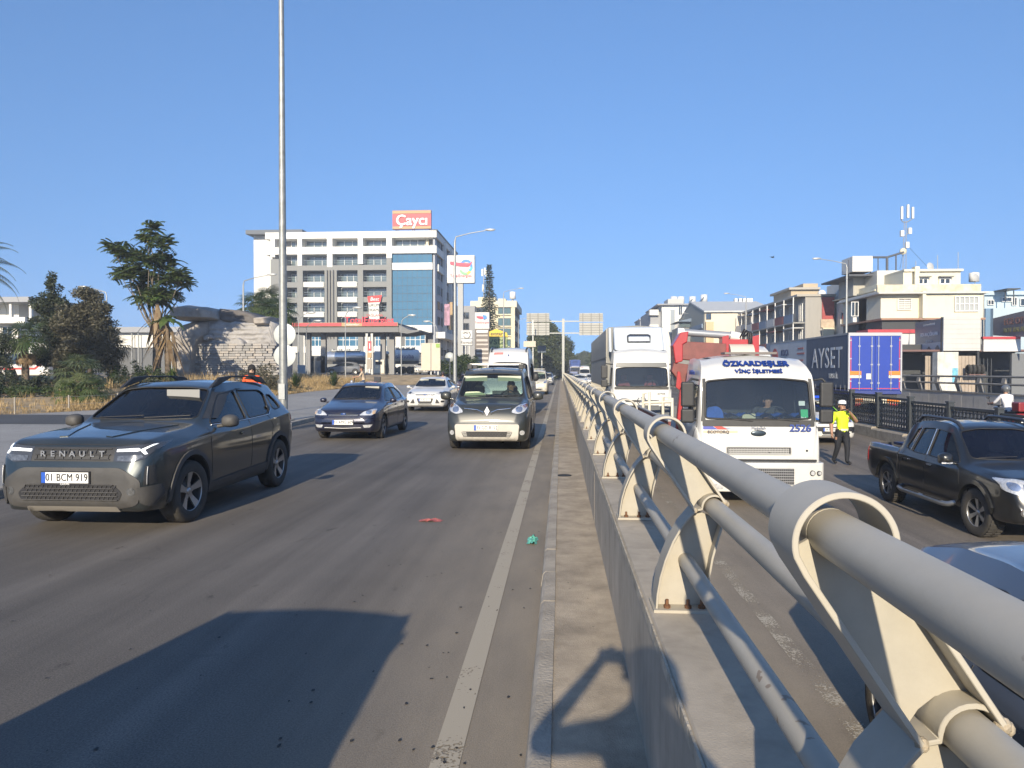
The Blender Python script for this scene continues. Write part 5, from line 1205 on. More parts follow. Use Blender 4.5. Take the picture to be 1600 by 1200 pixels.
 RED = M('crane_red', (.36,.018,.022), .4, coat=.4, var=.12, vs=3); DRED = M('boom_maroon', (.17,.045,.04), .5, var=.25, vs=5); CYL = M('cylinder_grey', (.30,.32,.35), .4, metal=.3); PALE = M('crane_cream', (.52,.49,.42), .5)
 Y0 = 1.55; kids0 = set(r.children)
 MB().box(-.55, .55, Y0-.3, Y0+.3, .95, 1.25).build('crane_base', RED, r); MB().cyl((.25, Y0, 1.2), (.25, Y0, 3.2), .24, .19, 16).build('crane_column', RED, r)
 for x in (-.07, .62): bevel(MB().prism(rpoly([(x-.07,2.6),(x-.07,3.62),(x+.08,3.66),(x+.08,2.6)], .02), 'y', Y0-.18, Y0+.18).build('yoke_plate', RED, r), .015)
 MB().box(-.02, .58, Y0-.12, Y0+.12, 3.42, 3.56).build('yoke_bar', RED, r)
 m = MB(); m.cyl((.02, Y0-.1, 3.18), (.56, Y0-.1, 3.18), .27, n=22); m.build('slew_housing', PALE, r)
 m = MB(); m.cyl((-.98, Y0+.1, 3.74), (.10, Y0+.1, 3.66), .085, n=14); o = m.build('lift_cylinder', CYL, r); m = MB(); m.cyl((.10, Y0+.1, 3.66), (.32, Y0+.1, 3.62), .11, n=14); m.cyl((-1.12, Y0+.1, 3.75), (-.98, Y0+.1, 3.74), .1, n=14); m.build('cylinder_end', M('end_white', (.7,.7,.68), .4), o)
 bevel(MB().prism([(-1.10,3.10),(-1.12,3.52),(-.05,3.46),(-.05,2.98)], 'y', Y0-.2, Y0+.12).build('main_boom', DRED, r), .015)
 bevel(MB().prism([(-1.22,3.00),(-1.28,3.42),(-1.10,3.72),(-.92,3.74),(-.95,3.50),(-1.05,3.44),(-1.05,3.05)], 'y', Y0-.24, Y0+.22).build('boom_knuckle', RED, r), .02)
 bevel(MB().prism([(-1.30,2.82),(-1.25,3.02),(-.45,2.92),(-.55,2.55),(-1.1,2.55)], 'y', Y0-.18, Y0+.12).build('jib_boom', DRED, r), .015)
 for k, x in enumerate((-1.16, -.92, -.74)): bevel(MB().prism([(x-.05,2.45),(x-.01,2.82),(x+.05,2.80),(x+.09,2.50),(x+.03,2.38)], 'y', Y0-.26, Y0-.18).build('hook_plate', RED, r), .008)
 bevel(MB().prism([(-1.20,1.1),(-1.06,2.75),(-.88,2.7),(-.98,1.1)], 'y', Y0-.1, Y0+.1).build('stabiliser_leg', RED, r), .015)
 hs = MB()
 for k in range(3): hs.tube([(.30+.05*k, Y0-.05, 3.62), (.38+.05*k, Y0-.12, 3.80-.03*k), (.46+.04*k, Y0-.16, 3.70), (.48+.04*k, Y0-.16, 3.46)], .018, 6)
 hs.build('hydraulic_hose', INK, r)
 for q in r.children:
  if q not in kids0: q.location.z -= .17
 wf = MB(); wf.tube([(-1.15, 8.6, 1.1), (-1.15, 8.6, 1.9), (-.95, 8.6, 1.95), (-.95, 8.6, 1.1)], .05, 8); wf.tube([(-.5, 8.6, 1.1), (-.5, 8.6, 1.8), (-.2, 8.6, 1.75), (-.2, 8.6, 1.1)], .05, 8); wf.tube([(-1.15, 8.6, 1.6), (-.2, 8.6, 1.65)], .05, 8); wf.build('bed_frame', M('frame_cream', (.62,.58,.48), .6), r)
 return c
crane = make_crane_truck()
# white lorry cab with a red beacon, seen above the crane lorry
wl = make_cab('beacon_lorry', (6.35, 27.5, zr(27)), 'white lorry with a red roof beacon showing behind the crane lorry', 'lorry', CABW); wl.root.scale = (.95, 1, 1.16)
add_wheels(wl.root, (0, 3.6), 1.02, .5, .3, .29, 'steel')
MB().box(-1.2, 1.2, 1.1, 5.6, .95, 1.05).build('bed', MATS['bed_steel'], wl.root); truck_mirrors(wl.root, -1.1, 1.72)
m = MB(); m.cyl((.55, -.6, 2.98), (.55, -.6, 3.04), .13, n=16); bo = m.build('beacon_base', INK, wl.root); m = MB(); m.lathe([(.11, 3.04), (.11, 3.16), (.07, 3.22), (0, 3.23)], 16, Tr(.55, -.6, 0)); m.build('beacon_dome', M('beacon_red', (.5,.02,.03), .2), bo)
m = MB(); m.cyl((.25, -.5, 2.98), (.2, -.5, 3.6), .008, n=5); m.build('aerial', INK, wl.root)

# ------------------------------------------------------------------ white lorry with grey tarpaulin
merc_spec = dict(axle=1.35, blur=3, blur_w=2,
  top=[(0,1.02),(.02,1.35),(.05,1.70),(.18,2.55),(.24,2.80),(.42,3.02),(.8,3.12),(2.1,3.14),(2.2,3.0)],
  edge=[(0,.96),(.02,1.29),(.05,1.64),(.18,2.45),(.24,2.68),(.42,2.86),(.8,2.95),(2.1,2.97),(2.2,2.88)],
  belt=[(0,.90),(.02,1.15),(.05,1.40),(.20,1.62),(.5,1.64),(2.2,1.64)],
  bot=[(0,.55),(.05,.50),(.3,.48),(2.2,.55)],
  w=[(0,1.10),(.02,1.15),(.08,1.20),(.25,1.24),(2.1,1.24),(2.2,1.2)],
  we=[(0,1.04),(.05,1.10),(.2,1.12),(.45,1.10),(.8,1.09),(2.2,1.08)],
  cabin=(.05, 2.05), ins=.06, wr=.5, wells=[(0, .58)],
  side_windows=[rpoly([(-1.05,1.72),(-1.02,2.35),(-.05,2.38),(-.05,1.72)], .06)],
  windshield=rpoly([(-1.05,1.68),(-1.02,2.34),(-.5,2.40),(.5,2.40),(1.02,2.34),(1.05,1.68),(.5,1.66),(-.5,1.66)], .08))
def make_merc():
 c = Car('tarpaulin_lorry', merc_spec, (3.25, 31.2, zr(30)), 0, label='white lorry with tall grey tarpaulin body beside the railing', cat='lorry'); c.finish(CABW); c.windows(MATS['truck_glass'], RUB, r=.02); r = c.root
 add_wheels(r, (0, 4.5, 12.5, 13.8), 1.02, .5, .3, .29, 'steel'); truck_mirrors(r, -1.1, 1.75)
 c.patch('cowl_band', 'f', rpoly([(-1.08,1.55),(-1.08,1.66),(1.08,1.66),(1.08,1.55)], .03), BLACKP, .008, .02, .1)
 c.patch('visor_band', 'f', rpoly([(-1.03,2.40),(-1.0,2.56),(1.0,2.56),(1.03,2.40)], .03), M('visor_dark', (.06,.07,.08), .4), .03, .04, .1)
 for z0, z1 in ((1.08,1.16), (.88,.96), (.70,.78)): c.patch('grille_slot', 'f', rpoly([(-.62,z0),(-.70,z1),(.70,z1),(.62,z0)], .02), INK, .006, .02, .1)
 m = MB(); h, no = c.hit('f', 0, 1.12); T = Tr(0, h.y-.03, 1.12) @ Matrix.Rotation(R(90), 4, 'X')
 m.tube([T @ Vector((.17*math.cos(2*PI*k/24), .17*math.sin(2*PI*k/24), 0)) for k in range(25)], .018, 6, False)
 for a in (90, 210, 330): m.cyl(T @ Vector((0,0,0)), T @ Vector((.17*math.cos(R(a)), .17*math.sin(R(a)), 0)), .02, .008, 6)
 m.build('star_badge', CHROME, r)
 bevel(MB().prism(rpoly([(-1.26,-1.3),(-1.2,-1.42),(1.2,-1.42),(1.26,-1.3),(1.26,-.7),(-1.26,-.7)], .06), 'z', .32, .62).build('bumper', CABW, r), .02)
 for sg in (1, -1): c.patch('headlight', 'f', rpoly([(sg*.78,.66),(sg*.80,.92),(sg*1.06,.98),(sg*1.10,.70)], .04), LAMPW, .01, .02, .06)
 text('ACTROS', .08, INK, r, (.78, -1.36, 1.40), extrude=.005); wipers(c, [((-.75,1.70),(-.1,1.63)), ((.1,1.70),(.78,1.63))])
 dash(c, -.8, 1.62, .95, wheel_x=.52, wy=-.55, wz=1.68, wr=.23); seats(c, .15, M('seat_red', (.22,.05,.05), .9), rows=((0,),), back=.75, z=1.05, x=.55, w=.52)
 # roof fairing with its dark handle
 FA = M('fairing_pale', (.52,.57,.62), .4, coat=.3, dust=.1)
 bevel(MB().prism([(-.55,3.05),(.25,3.98),(.72,4.02),(.72,3.05)], 'x', -1.02, 1.02).build('roof_fairing', FA, r), .08, 4)
 for sg in (1, -1): bevel(MB().prism([(.10,3.0),(.6,3.98),(.75,3.98),(.75,3.0)], 'x', sg*1.04-.05, sg*1.2).build('side_fairing', FA, r), .04, 3)
 m = MB(); pts = [(-.46,-.30,3.38),(-.46,-.20,3.62),(-.38,-.17,3.66),(.38,-.17,3.66),(.46,-.20,3.62),(.46,-.30,3.38),(-.46,-.30,3.38)]; m.tube(pts, .03, 8); m.build('fairing_handle', INK, r)
 # tarpaulin body with slatted boards
 TAR = M('tarpaulin_grey', (.25,.25,.235), .75, var=.12, vs=1.2, bump=.2, bs=3, streak=.15); n = 40; tb = MB()
 prof = [(-1.25,1.55),(-1.26,2.4),(-1.25,3.2),(-1.25,3.95),(-1.18,4.03),(0,4.10),(1.18,4.03),(1.25,3.95),(1.26,2.4),(1.25,1.55)]
 Ya, Yb = 1.15, 17.5; rows = []
 for i in range(n+1):
  y = Ya+(Yb-Ya)*i/n
  for x, z in prof: tb.v.append((x*(1+(.006*math.sin(i*1.3+z))), y, z-(.02*math.sin(i*PI/2)**2 if z > 3.9 else 0)))
 N = len(prof)
 for i in range(n):
  for k in range(N-1): tb.f.append((i*N+k, i*N+k+1, (i+1)*N+k+1, (i+1)*N+k)); tb.m.append(0); tb.sm.append(True)
 tb.f += [tuple(range(N)), tuple(n*N+k for k in reversed(range(N)))]; tb.m += [0, 0]; tb.sm += [False, False]
 t = tb.build('tarpaulin', TAR, r)
 for z in (2.8,): MB().box(-1.275, -1.255, Ya, Yb, z-.03, z+.03).build('lashing_strap', M('strap_grey', (.16,.16,.15), .8), t)
 for sg in (1, -1): MB().box(sg*1.25-.02, sg*1.25+.02, Ya+.01, Ya+.06, 1.5, 3.98).build('corner_post', M('post_cream', (.45,.42,.35), .6), r)
 WOOD = M('side_board', (.42,.37,.28), .7, var=.25, vs=4)
 y = Ya+.1
 while y < Yb-.3:
  for sg in (-1,): MB().box(sg*1.24-.02, sg*1.24+.02, y, y+.34, .98, 1.60).build('side_board', WOOD, r)
  MB().box(-1.275, -1.262, y+.355, y+.385, .95, 1.58).build('board_post', M('post_cream', (.45,.42,.35), .6), r); y += .40
 MB().box(-1.2, 1.2, Ya, Yb, .86, .97).build('bed', DARKM, r)
 for x in (-.4, .4): MB().box(x-.05, x+.05, -.3, Yb, .6, .85).build('chassis_rail', DARKM, r)
 r.scale = (1, 1, 1.07)
 return c
merc = make_merc()

# ------------------------------------------------------------------ blue curtain-sided trailer seen from behind
def make_trailer():
 Yr = 37.0; r = empty('curtain_trailer', (15.3, Yr, zs(37)), 0, 'lorry trailer with bright blue rear doors and navy lettered curtain beyond the black fence', 'trailer')
 BLU = M('door_blue', (.018,.05,.34), .4, var=.06, vs=2, coat=.3); NAVC = M('curtain_navy', (.075,.10,.15), .65, var=.1, vs=2, streak=.2); FRM = M('frame_pale', (.50,.50,.52), .4, metal=.3); PAL = M('curtain_pale', (.44,.48,.53), .7, streak=.15, var=.08, vs=2); BLK = M('under_dark', (.03,.032,.035), .7)
 MB().box(-1.20, 1.20, .06, 13.55, 1.18, 3.90).build('load_space', BLK, r)
 rf = MB().box(-1.27, 1.27, .0, 13.6, 3.90, 4.0).build('roof_rail', M('roof_grey', (.30,.31,.32), .5), r)
 for (y0, y1, mt) in ((.1, 6.2, NAVC), (6.2, 13.5, PAL)):          # curtain with shallow folds
  mb = MB(); k = int((y1-y0)/.15)
  for i in range(k+1):
   y = y0+(y1-y0)*i/k; x = -1.255+(.012 if i % 2 else 0)
   for z in (1.28, 2.0, 3.2, 3.9): mb.v.append((x if z < 2.2 else -1.255+(.004 if i % 2 else 0), y, z))
  for i in range(k):
   for j in range(3): mb.f.append((i*4+j, i*4+j+1, i*4+j+5, i*4+j+4)); mb.m.append(0); mb.sm.append(False)
  cu = mb.build('side_curtain', mt, r, fix=False)
  yy = y0+.3
  st = MB()
  while yy < y1: st.box(-1.268, -1.262, yy, yy+.04, 1.15, 1.42); yy += .6
  so_ = st.build('curtain_straps', FRM, cu); so_['kind'] = 'stuff'
 MB().box(-1.25, 1.25, .05, 13.5, .98, 1.2).build('side_rail', M('rail_blue', (.03,.05,.22), .5), r); MB().box(-1.262, -1.252, .05, 13.5, 1.06, 1.09).build('red_line', M('red_line', (.35,.08,.06), .6), r)
 text('AYSET', 1.55, M('letter_pale', (.55,.58,.62), .6), r, (-1.275, 3.0, 2.75), rz=R(-90), extrude=.006, bold=-.008, xs=.95, space=1.1)
 text('TEKSTİL', .35, MATS['letter_pale'], r, (-1.275, 2.0, 1.85), rz=R(-90), extrude=.006)
 text('KOCA', .55, M('letter_navy', (.04,.06,.16), .6), r, (-1.275, 10.2, 3.25), rz=R(-90), extrude=.006, bold=.01); text('ÇUKUROVA', .55, MATS['letter_navy'], r, (-1.275, 9.6, 2.55), rz=R(-90), extrude=.006, bold=.01)
 m = MB(); m.prism([(12.4+.75*math.cos(R(a)), 2.75+.85*math.sin(R(a))) for a in range(0, 181, 12)], 'x', -1.272, -1.262); m.build('dome_emblem', M('emblem_coral', (.42,.08,.07), .6), r)
 for k, (z, w_) in enumerate(((3.4,1.0),(3.1,1.3),(2.7,.9),(2.3,1.2),(1.9,.7))): MB().box(-1.272, -1.262, 7.2-w_/2, 7.2+w_/2, z, z+.10).build('small_print', M('print_red', (.40,.15,.15), .6, var=.5, vs=30), r)
 # rear frame, two door leaves, rods and lamps
 MB().box(-1.27, -1.20, -.02, .1, 1.1, 3.98).build('rear_post', FRM, r); MB().box(1.20, 1.27, -.02, .1, 1.1, 3.98).build('rear_post', FRM, r); MB().box(-1.2, 1.2, -.02, .1, 3.84, 3.98).build('rear_header', FRM, r); MB().box(-1.25, 1.25, -.02, .1, 1.0, 1.16).build('rear_sill', M('rail_blue', (.03,.05,.22), .5), r)
 for sg in (1, -1):
  d = MB().box(min(sg*.01, sg*1.19), max(sg*.01, sg*1.19), .0, .05, 1.18, 3.83).build('rear_door', BLU, r)
  for x in (.16, .75):
   m = MB(); m.cyl((sg*x, -.02, 1.2), (sg*x, -.02, 3.8), .022, n=8); m.build('lock_rod', M('rod_steel', (.55,.56,.58), .3, metal=.8), d)
   for z in (1.5, 2.4, 3.3): MB().box(sg*x-.05, sg*x+.05, -.03, .0, z, z+.07).build('rod_bracket', FRM, d)
  MB().box(sg*1.15-.02, sg*1.15+.02, -.012, .0, 1.25, 3.75).build('reflective_tape', M('tape_red', (.55,.06,.08), .4), d); MB().box(min(sg*.1, sg*1.1), max(sg*.1, sg*1.1), -.012, .0, 1.25, 1.285).build('reflective_tape', MATS['tape_red'], d)
  MB().box(sg*.92-.27, sg*.92+.27, -.016, .0, 1.93, 2.12).build('warning_board', AMBER, d); MB().box(sg*.92-.27, sg*.92+.27, -.016, .0, 1.78, 1.91).build('warning_board', M('board_cream', (.7,.65,.5), .5), d)
  for z in (1.6, 2.7, 3.6): MB().box(sg*1.17-.04, sg*1.17+.05, -.03, .02, z, z+.05).build('hinge', FRM, d)
 MB().box(-.42, -.20, -.03, .0, 1.72, 2.0).build('notice', M('notice_white', (.6,.6,.58), .6), r)
 bp = MB().box(-1.22, 1.22, -.04, .06, .55, .80).build('rear_bumper', M('bumper_cream', (.62,.58,.46), .5), r)
 for sg in (1, -1): MB().box(sg*.86-.3, sg*.86+.3, -.055, -.03, .58, .77).build('bumper_board', AMBER, bp); MB().box(sg*.86-.2, sg*.86+.2, -.06, -.03, .42, .54).build('tail_lamp', REDL, bp)
 MB().box(-1.1, 1.1, .1, 13.0, .8, .98).build('chassis', BLK, r); add_wheels(r, (2.2, 3.5, 4.8), 1.02, .5, .35, .29, 'steel')
 for y in (7.2, 9.5): MB().box(-1.22, -1.15, y-1.0, y+1.0, .45, .95).build('side_guard', BLK, r)
 tr = make_cab('lorry_tractor', (15.85, Yr+14.9, zs(52)), 'lorry tractor unit pulling the blue trailer away', 'lorry', M('tractor_blue', (.03,.06,.25), .4)); tr.root.rotation_euler.z = PI; tr.root.location = (15.3, Yr+17.2, zs(52))
 add_wheels(tr.root, (0, 3.4), 1.02, .5, .3, .29, 'steel')
 return r
make_trailer()
# far blue lorry and bus in the sunken road
o = copy_tree(merc.root, None, {'cab_white': M('far_lorry_blue', (.06,.10,.28), .4, coat=.4), 'fairing_pale': M('far_lorry_blue', (.06,.10,.28), .4), 'tarpaulin_grey': M('tarp_blue', (.10,.14,.28), .7)})
o.name = 'tarpaulin_lorry'; o.location = (1.9+1.3, 165, zr(165)); o['label'] = 'small far blue lorry at the vanishing point by the gantry post'
# white van standing just behind the camera, whose shadow lies on the road
sv = recolour(kang.root, (-2.14, -2.58, 0), 'white panel van just behind the viewer casting the long shadow', 'van', 'panel_van', {'charcoal_paint': VANW})
# ================================================================== PEOPLE
SKIN = M('skin', (.36,.20,.13), .55, var=.08, vs=12); HAIR = M('hair', (.02,.016,.013), .7)
EDG = [('pel','sp1'),('sp1','sp2'),('sp2','chest'),('chest','neck'),('neck','chin'),('chin','skull'),('skull','crown')]
for s_ in 'LR': EDG += [('chest','sh'+s_),('sh'+s_,'el'+s_),('el'+s_,'wr'+s_),('wr'+s_,'pa'+s_),('pel','hip'+s_),('hip'+s_,'kn'+s_),('kn'+s_,'an'+s_),('an'+s_,'toe'+s_)]
BASE = dict(pel=(0,.0,.93,.135), sp1=(0,-.01,1.05,.125), sp2=(0,-.01,1.20,.135), chest=(0,0,1.36,.14), neck=(0,.005,1.50,.055), chin=(0,-.025,1.57,.062), skull=(0,.0,1.66,.088), crown=(0,.01,1.72,.07),
  shL=(.17,0,1.43,.068), elL=(.235,.02,1.14,.045), wrL=(.26,-.04,.90,.030), paL=(.265,-.06,.82,.030), shR=(-.17,0,1.43,.068), elR=(-.235,.02,1.14,.045), wrR=(-.26,-.04,.90,.030), paR=(-.265,-.06,.82,.030),
  hipL=(.09,0,.88,.105), knL=(.10,-.02,.48,.068), anL=(.10,.02,.09,.045), toeL=(.11,-.14,.045,.038), hipR=(-.09,0,.88,.105), knR=(-.10,-.02,.48,.068), anR=(-.10,.02,.09,.045), toeR=(-.11,-.14,.045,.038))
def human(name, pose, mats, loc, rz, label, hide=(), fingers=True, curl=.5, scale=1.0):
 "one continuous skinned figure; mats = dict(skin, top, legs, shoe, sleeve='short'|'long')"
 J = dict(BASE); J.update(pose); J = {k: v for k, v in J.items() if k not in hide}
 ed = [(a, b) for a, b in EDG if a in J and b in J]; names = list(J); V = [Vector(J[n][:3]) for n in names]; RR = [J[n][3] for n in names]; idx = {n: i for i, n in enumerate(names)}
 E = [(idx[a], idx[b]) for a, b in ed]; reg = []
 for a, b in ed:
  if b in ('chin', 'skull', 'crown') or b[:2] == 'pa': g = 'skin'
  elif b[:2] == 'wr': g = 'skin' if mats.get('sleeve', 'short') == 'short' else 'top'
  elif b[:2] in ('hi', 'kn', 'an'): g = 'legs'
  elif b[:2] == 'to': g = 'shoe'
  else: g = 'top'
  reg.append(g)
 if fingers:
  for s_ in 'LR':
   if 'pa'+s_ not in J: continue
   wr, pa = Vector(J['wr'+s_][:3]), Vector(J['pa'+s_][:3]); d = (pa-wr).normalized(); sg = 1 if s_ == 'L' else -1
   side = d.cross(Vector((sg, 0, 0))); side = side.normalized() if side.length > .1 else Vector((0, 1, 0)); inn = d.cross(side).normalized()
   if inn.x*sg > 0: inn = -inn
   for k, (o_, l_) in enumerate(((-.030,.070),(-.010,.080),(.010,.076),(.028,.060))):
    b0 = len(V); p1 = pa+side*o_+d*.03; p2 = p1+d*l_*.5*(1-curl*.3)+inn*l_*.25*curl; p3 = p2+d*l_*.45*(1-curl)+inn*l_*.45*curl
    V += [p1, p2, p3]; RR += [.0095,.0088,.0075]; E += [(idx['pa'+s_], b0), (b0, b0+1), (b0+1, b0+2)]; reg += ['skin']*3
   b0 = len(V); p1 = wr+d*.045+side*-.038; p2 = p1+d*.03+side*-.018+inn*.012; V += [p1, p2]; RR += [.012,.009]; E += [(idx['wr'+s_], b0), (b0, b0+1)]; reg += ['skin']*2
 me = bpy.data.meshes.new('skeleton'); me.from_pydata([tuple(v) for v in V], E, []); o = bpy.data.objects.new('skeleton', me); COL.objects.link(o)
 m = o.modifiers.new('skin', 'SKIN'); m.use_smooth_shade = True; sv_ = me.skin_vertices[0].data
 for i, r_ in enumerate(RR): sv_[i].radius = (r_, r_*(.78 if names[i] in ('sp1','sp2','chest','pel') else 1.0)) if i < len(names) else (r_, r_)
 sv_[idx['pel']].use_root = True
 s2 = o.modifiers.new('sub', 'SUBSURF'); s2.levels = 2; s2.render_levels = 2
 bm_ = eval_mesh(o, 'figure'); bpy.data.objects.remove(o)
 order = ['skin', 'top', 'legs', 'shoe']
 for k in order: bm_.materials.append(mats[k])
 segs = [(V[a], V[b], g) for (a, b), g in zip(E, reg)]
 for p in bm_.polygons:
  c = p.center; best = 9; bg_ = 'top'
  for a, b, g in segs:
   ab = b-a; t = max(0, min(1, (c-a).dot(ab)/max(1e-9, ab.length_squared))); d = (c-(a+ab*t)).length
   if d < best: best = d; bg_ = g
  p.material_index = order.index(bg_); p.use_smooth = True
 o = link(name, bm_, None); o.location = loc; o.rotation_euler = (0, 0, rz); o.scale = (scale,)*3
 tag(o, label, 'person')
 # face: nose, brow, eyes, ears as small additions to the head
 if 'skull' in J:
  c = Vector(J['skull'][:3]); f = MB()
  f.ball(c+Vector((0,-.098,-.035)), .014, .02, .026, 8, 6); f.ball(c+Vector((.088,.01,-.03)), .012, .022, .034, 8, 6); f.ball(c+Vector((-.088,.01,-.03)), .012, .022, .034, 8, 6); f.ball(c+Vector((0,-.078,-.075)), .024, .012, .007, 8, 5)
  fo = f.build('face_features', mats['skin'], o)
  e = MB()
  for x in (-.032, .032): e.ball(c+Vector((x,-.083,-.008)), .012, .007, .007, 8, 5); e.box(c.x+x-.018, c.x+x+.018, c.y-.09, c.y-.08, c.z+.012, c.z+.019)
  e.build('eyes', HAIR, o)
 return o
def cap(o, c, r, mat, peak=None, lift=.02):
 m = MB(); m.lathe([(r*1.02, -.01), (r*1.04, .02), (r*.98, .06), (r*.7, .095), (.0, .105)], 18, Tr(c[0], c[1], c[2]+lift)); h = m.build('cap', mat, o)
 m = MB(); pts = [(c[0]+r*.95*math.cos(R(a)), c[1]-.02+(-r*1.0-.075*math.sin(R(a)))*1.0*math.sin(R(a)) if 0 else c[1]-r*.5-(r*.5+.08)*math.sin(R(a))) for a in range(0, 181, 15)]
 m.prism(pts, 'z', c[2]+lift-.012, c[2]+lift-.002); m.build('cap_peak', peak or mat, h)
 return h
def hair(o, c, r=.095, mat=None, back=.02):
 m = MB(); m.ball((c[0], c[1]+back, c[2]+.025), r*1.0, r*1.06, r*1.0, 14, 8); return m.build('hair', mat or HAIR, o)
DENIM = M('denim', (.03,.045,.09), .85, var=.15, vs=20); NAVYT = M('navy_trousers', (.010,.012,.018), .8, var=.12, vs=10); SHOE = M('black_shoe', (.012,.012,.012), .5)
HIVIS = M('hivis_yellow', (.62,.80,.02), .6, var=.06, vs=8, bump=.25, bs=18)
# officer with a hand at his mouth
of = human('person', dict(elL=(.36,-.08,1.19,.055), wrL=(.11,-.24,1.43,.033), paL=(.05,-.22,1.51,.030), elR=(-.275,.03,1.15,.058), wrR=(-.29,-.03,.89,.031), paR=(-.295,-.05,.81,.030), shL=(.185,0,1.43,.088), shR=(-.185,0,1.42,.088), chest=(0,0,1.36,.155), sp2=(0,-.02,1.2,.155), sp1=(0,-.02,1.06,.145), pel=(0,0,.94,.145),
 knL=(.11,-.07,.49,.075), anL=(.10,-.08,.09,.052), toeL=(.12,-.24,.045,.042), knR=(-.11,.0,.49,.075), anR=(-.14,.14,.11,.052), toeR=(-.15,-.01,.05,.042), hipL=(.095,0,.88,.115), hipR=(-.095,0,.88,.115)),
 dict(skin=SKIN, top=HIVIS, legs=NAVYT, shoe=SHOE), (7.88, 21.2, zr(21.2)), R(10), 'traffic officer in neon yellow shirt and white cap with hand at mouth', curl=.8, scale=1.0); of.scale = (1.1,1.05,1)
cap(of, (0,0,1.69), .098, M('cap_white', (.75,.75,.74), .6), M('peak_navy', (.03,.035,.06), .4)); m = MB(); m.lathe([(.158,-.025),(.162,0),(.158,.025)], 24, Tr(0,-.005,.985) @ Matrix.Diagonal((1,.82,1,1))); m.build('belt', M('belt_white', (.62,.62,.56), .5), of)
m = MB(); m.box(.02,.07,-.25,-.20,1.46,1.60); m.cyl((.03,-.22,1.6),(.03,-.22,1.70),.006,n=5); bevel(m.build('hand_radio', INK, of), .008)
hair(of, (0,.02,1.62), .085)
for sg in (1,-1): m = MB(); m.box(sg*.165-.04, sg*.165+.04, -.08, .07, 1.495, 1.512); m.build('epaulette', NAVYT, of)
# woman in a black headscarf by the kerb
wo = human('person', dict(elL=(.22,-.02,1.12,.05)), dict(skin=M('skin_light', (.42,.25,.17), .55), top=M('orange_top', (.75,.10,.02), .7, var=.15, vs=8), legs=M('black_skirt', (.015,.015,.016), .85), shoe=SHOE, sleeve='long'), (-8.25, 19.2, .13), R(25), 'woman in black headscarf and orange top behind the green SUV', curl=.3)
m = MB(); m.ball((0,.025,1.665), .105, .112, .125, 16, 10); m.lathe([(.07,1.50),(.10,1.54),(.105,1.60),(.10,1.66)], 18, Matrix.Diagonal((1,.9,1,1)) @ Tr(0,.03,0)); m.lathe([(.22,1.40),(.15,1.46),(.085,1.52)], 18, Matrix.Diagonal((1,.7,1,1))); m.build('headscarf', M('scarf_black', (.012,.012,.013), .85), wo)
# riders and their machines
SIT = dict(pel=(0,.10,.80,.135), sp1=(0,.08,.92,.125), sp2=(0,.04,1.07,.135), chest=(0,0,1.22,.14), neck=(0,-.02,1.36,.055), chin=(0,-.05,1.43,.062), skull=(0,-.03,1.52,.088), crown=(0,-.02,1.58,.07), shL=(.17,-.01,1.29,.068), shR=(-.17,-.01,1.29,.068), elL=(.28,-.16,1.08,.045), elR=(-.28,-.16,1.08,.045), wrL=(.30,-.40,1.04,.03), wrR=(-.30,-.40,1.04,.03), paL=(.30,-.47,1.04,.03), paR=(-.30,-.47,1.04,.03),
  hipL=(.10,.06,.76,.105), hipR=(-.10,.06,.76,.105), knL=(.16,-.34,.66,.07), knR=(-.16,-.34,.66,.07), anL=(.16,-.28,.24,.045), anR=(-.16,-.28,.24,.045), toeL=(.17,-.44,.20,.038), toeR=(-.17,-.44,.20,.038))
def scooter(loc, rz, label, col, name='motorcycle', box=True):
 r = empty(name, loc, rz, label, 'motorcycle'); 
 for y in (-.62, .62):
  t = MB(); t.lathe([(.21,-.05),(.27,-.055),(.30,-.03),(.305,0),(.30,.03),(.27,.055),(.21,.05)], 24, Tr(0,y,.305), axis='x'); w = t.build('wheel', TYRE, r); q = MB(); q.lathe([(.215,.03),(.2,.03),(.06,.02),(.0,.02)], 20, Tr(0,y,.305), axis='x'); q.lathe([(.215,-.03),(.2,-.03),(.06,-.02),(.0,-.02)], 20, Tr(0,y,.305), axis='x'); q.build('rim', ALLOY, w)
 b = MB(); b.prism(rpoly([(-.42,.36),(-.48,.62),(-.30,.74),(.05,.72),(.2,.80),(.78,.82),(.84,.66),(.45,.40),(.1,.30)], .08), 'x', -.13, .13); bevel(b.build('fairing', col, r), .05, 3)
 s = MB(); s.prism(rpoly([(-.05,.72),(.0,.80),(.75,.84),(.78,.78)], .04), 'x', -.14, .14); bevel(s.build('seat', INK, r), .03, 3)
 h = MB(); h.tube([(0,-.62,.305),(0,-.45,.80),(0,-.40,.98)], .03, 8); h.tube([(-.36,-.38,1.04),(-.2,-.42,1.0),(0,-.42,.98),(.2,-.42,1.0),(.36,-.38,1.04)], .016, 8); h.build('handlebar', DARKM, r)
 l = MB(); l.ball((0,-.56,.86), .10, .07, .09, 12, 8); l.build('headlamp', LAMPW, r); l = MB(); l.box(-.09,.09,.84,.89,.66,.74); l.build('tail_lamp', REDL, r)
 for sg in (1,-1): q = MB(); q.cyl((sg*.24,-.42,1.0),(sg*.30,-.44,1.20),.008,n=6); q.ball((sg*.32,-.44,1.24),.06,.02,.04,10,6); q.build('mirror', INK, r)
 if box: bevel(MB().box(-.2,.2,.62,1.0,.84,1.14).build('top_case', col, r), .04, 3)
 e = MB(); e.cyl((.16,.1,.30),(.18,.85,.38),.045,n=10); e.build('exhaust', ALLOY, r)
 plate(r, 0, .905, .56, '01 FE 91', w=.24, h=.14, frame=False).rotation_euler = (0,0,PI)
 return r
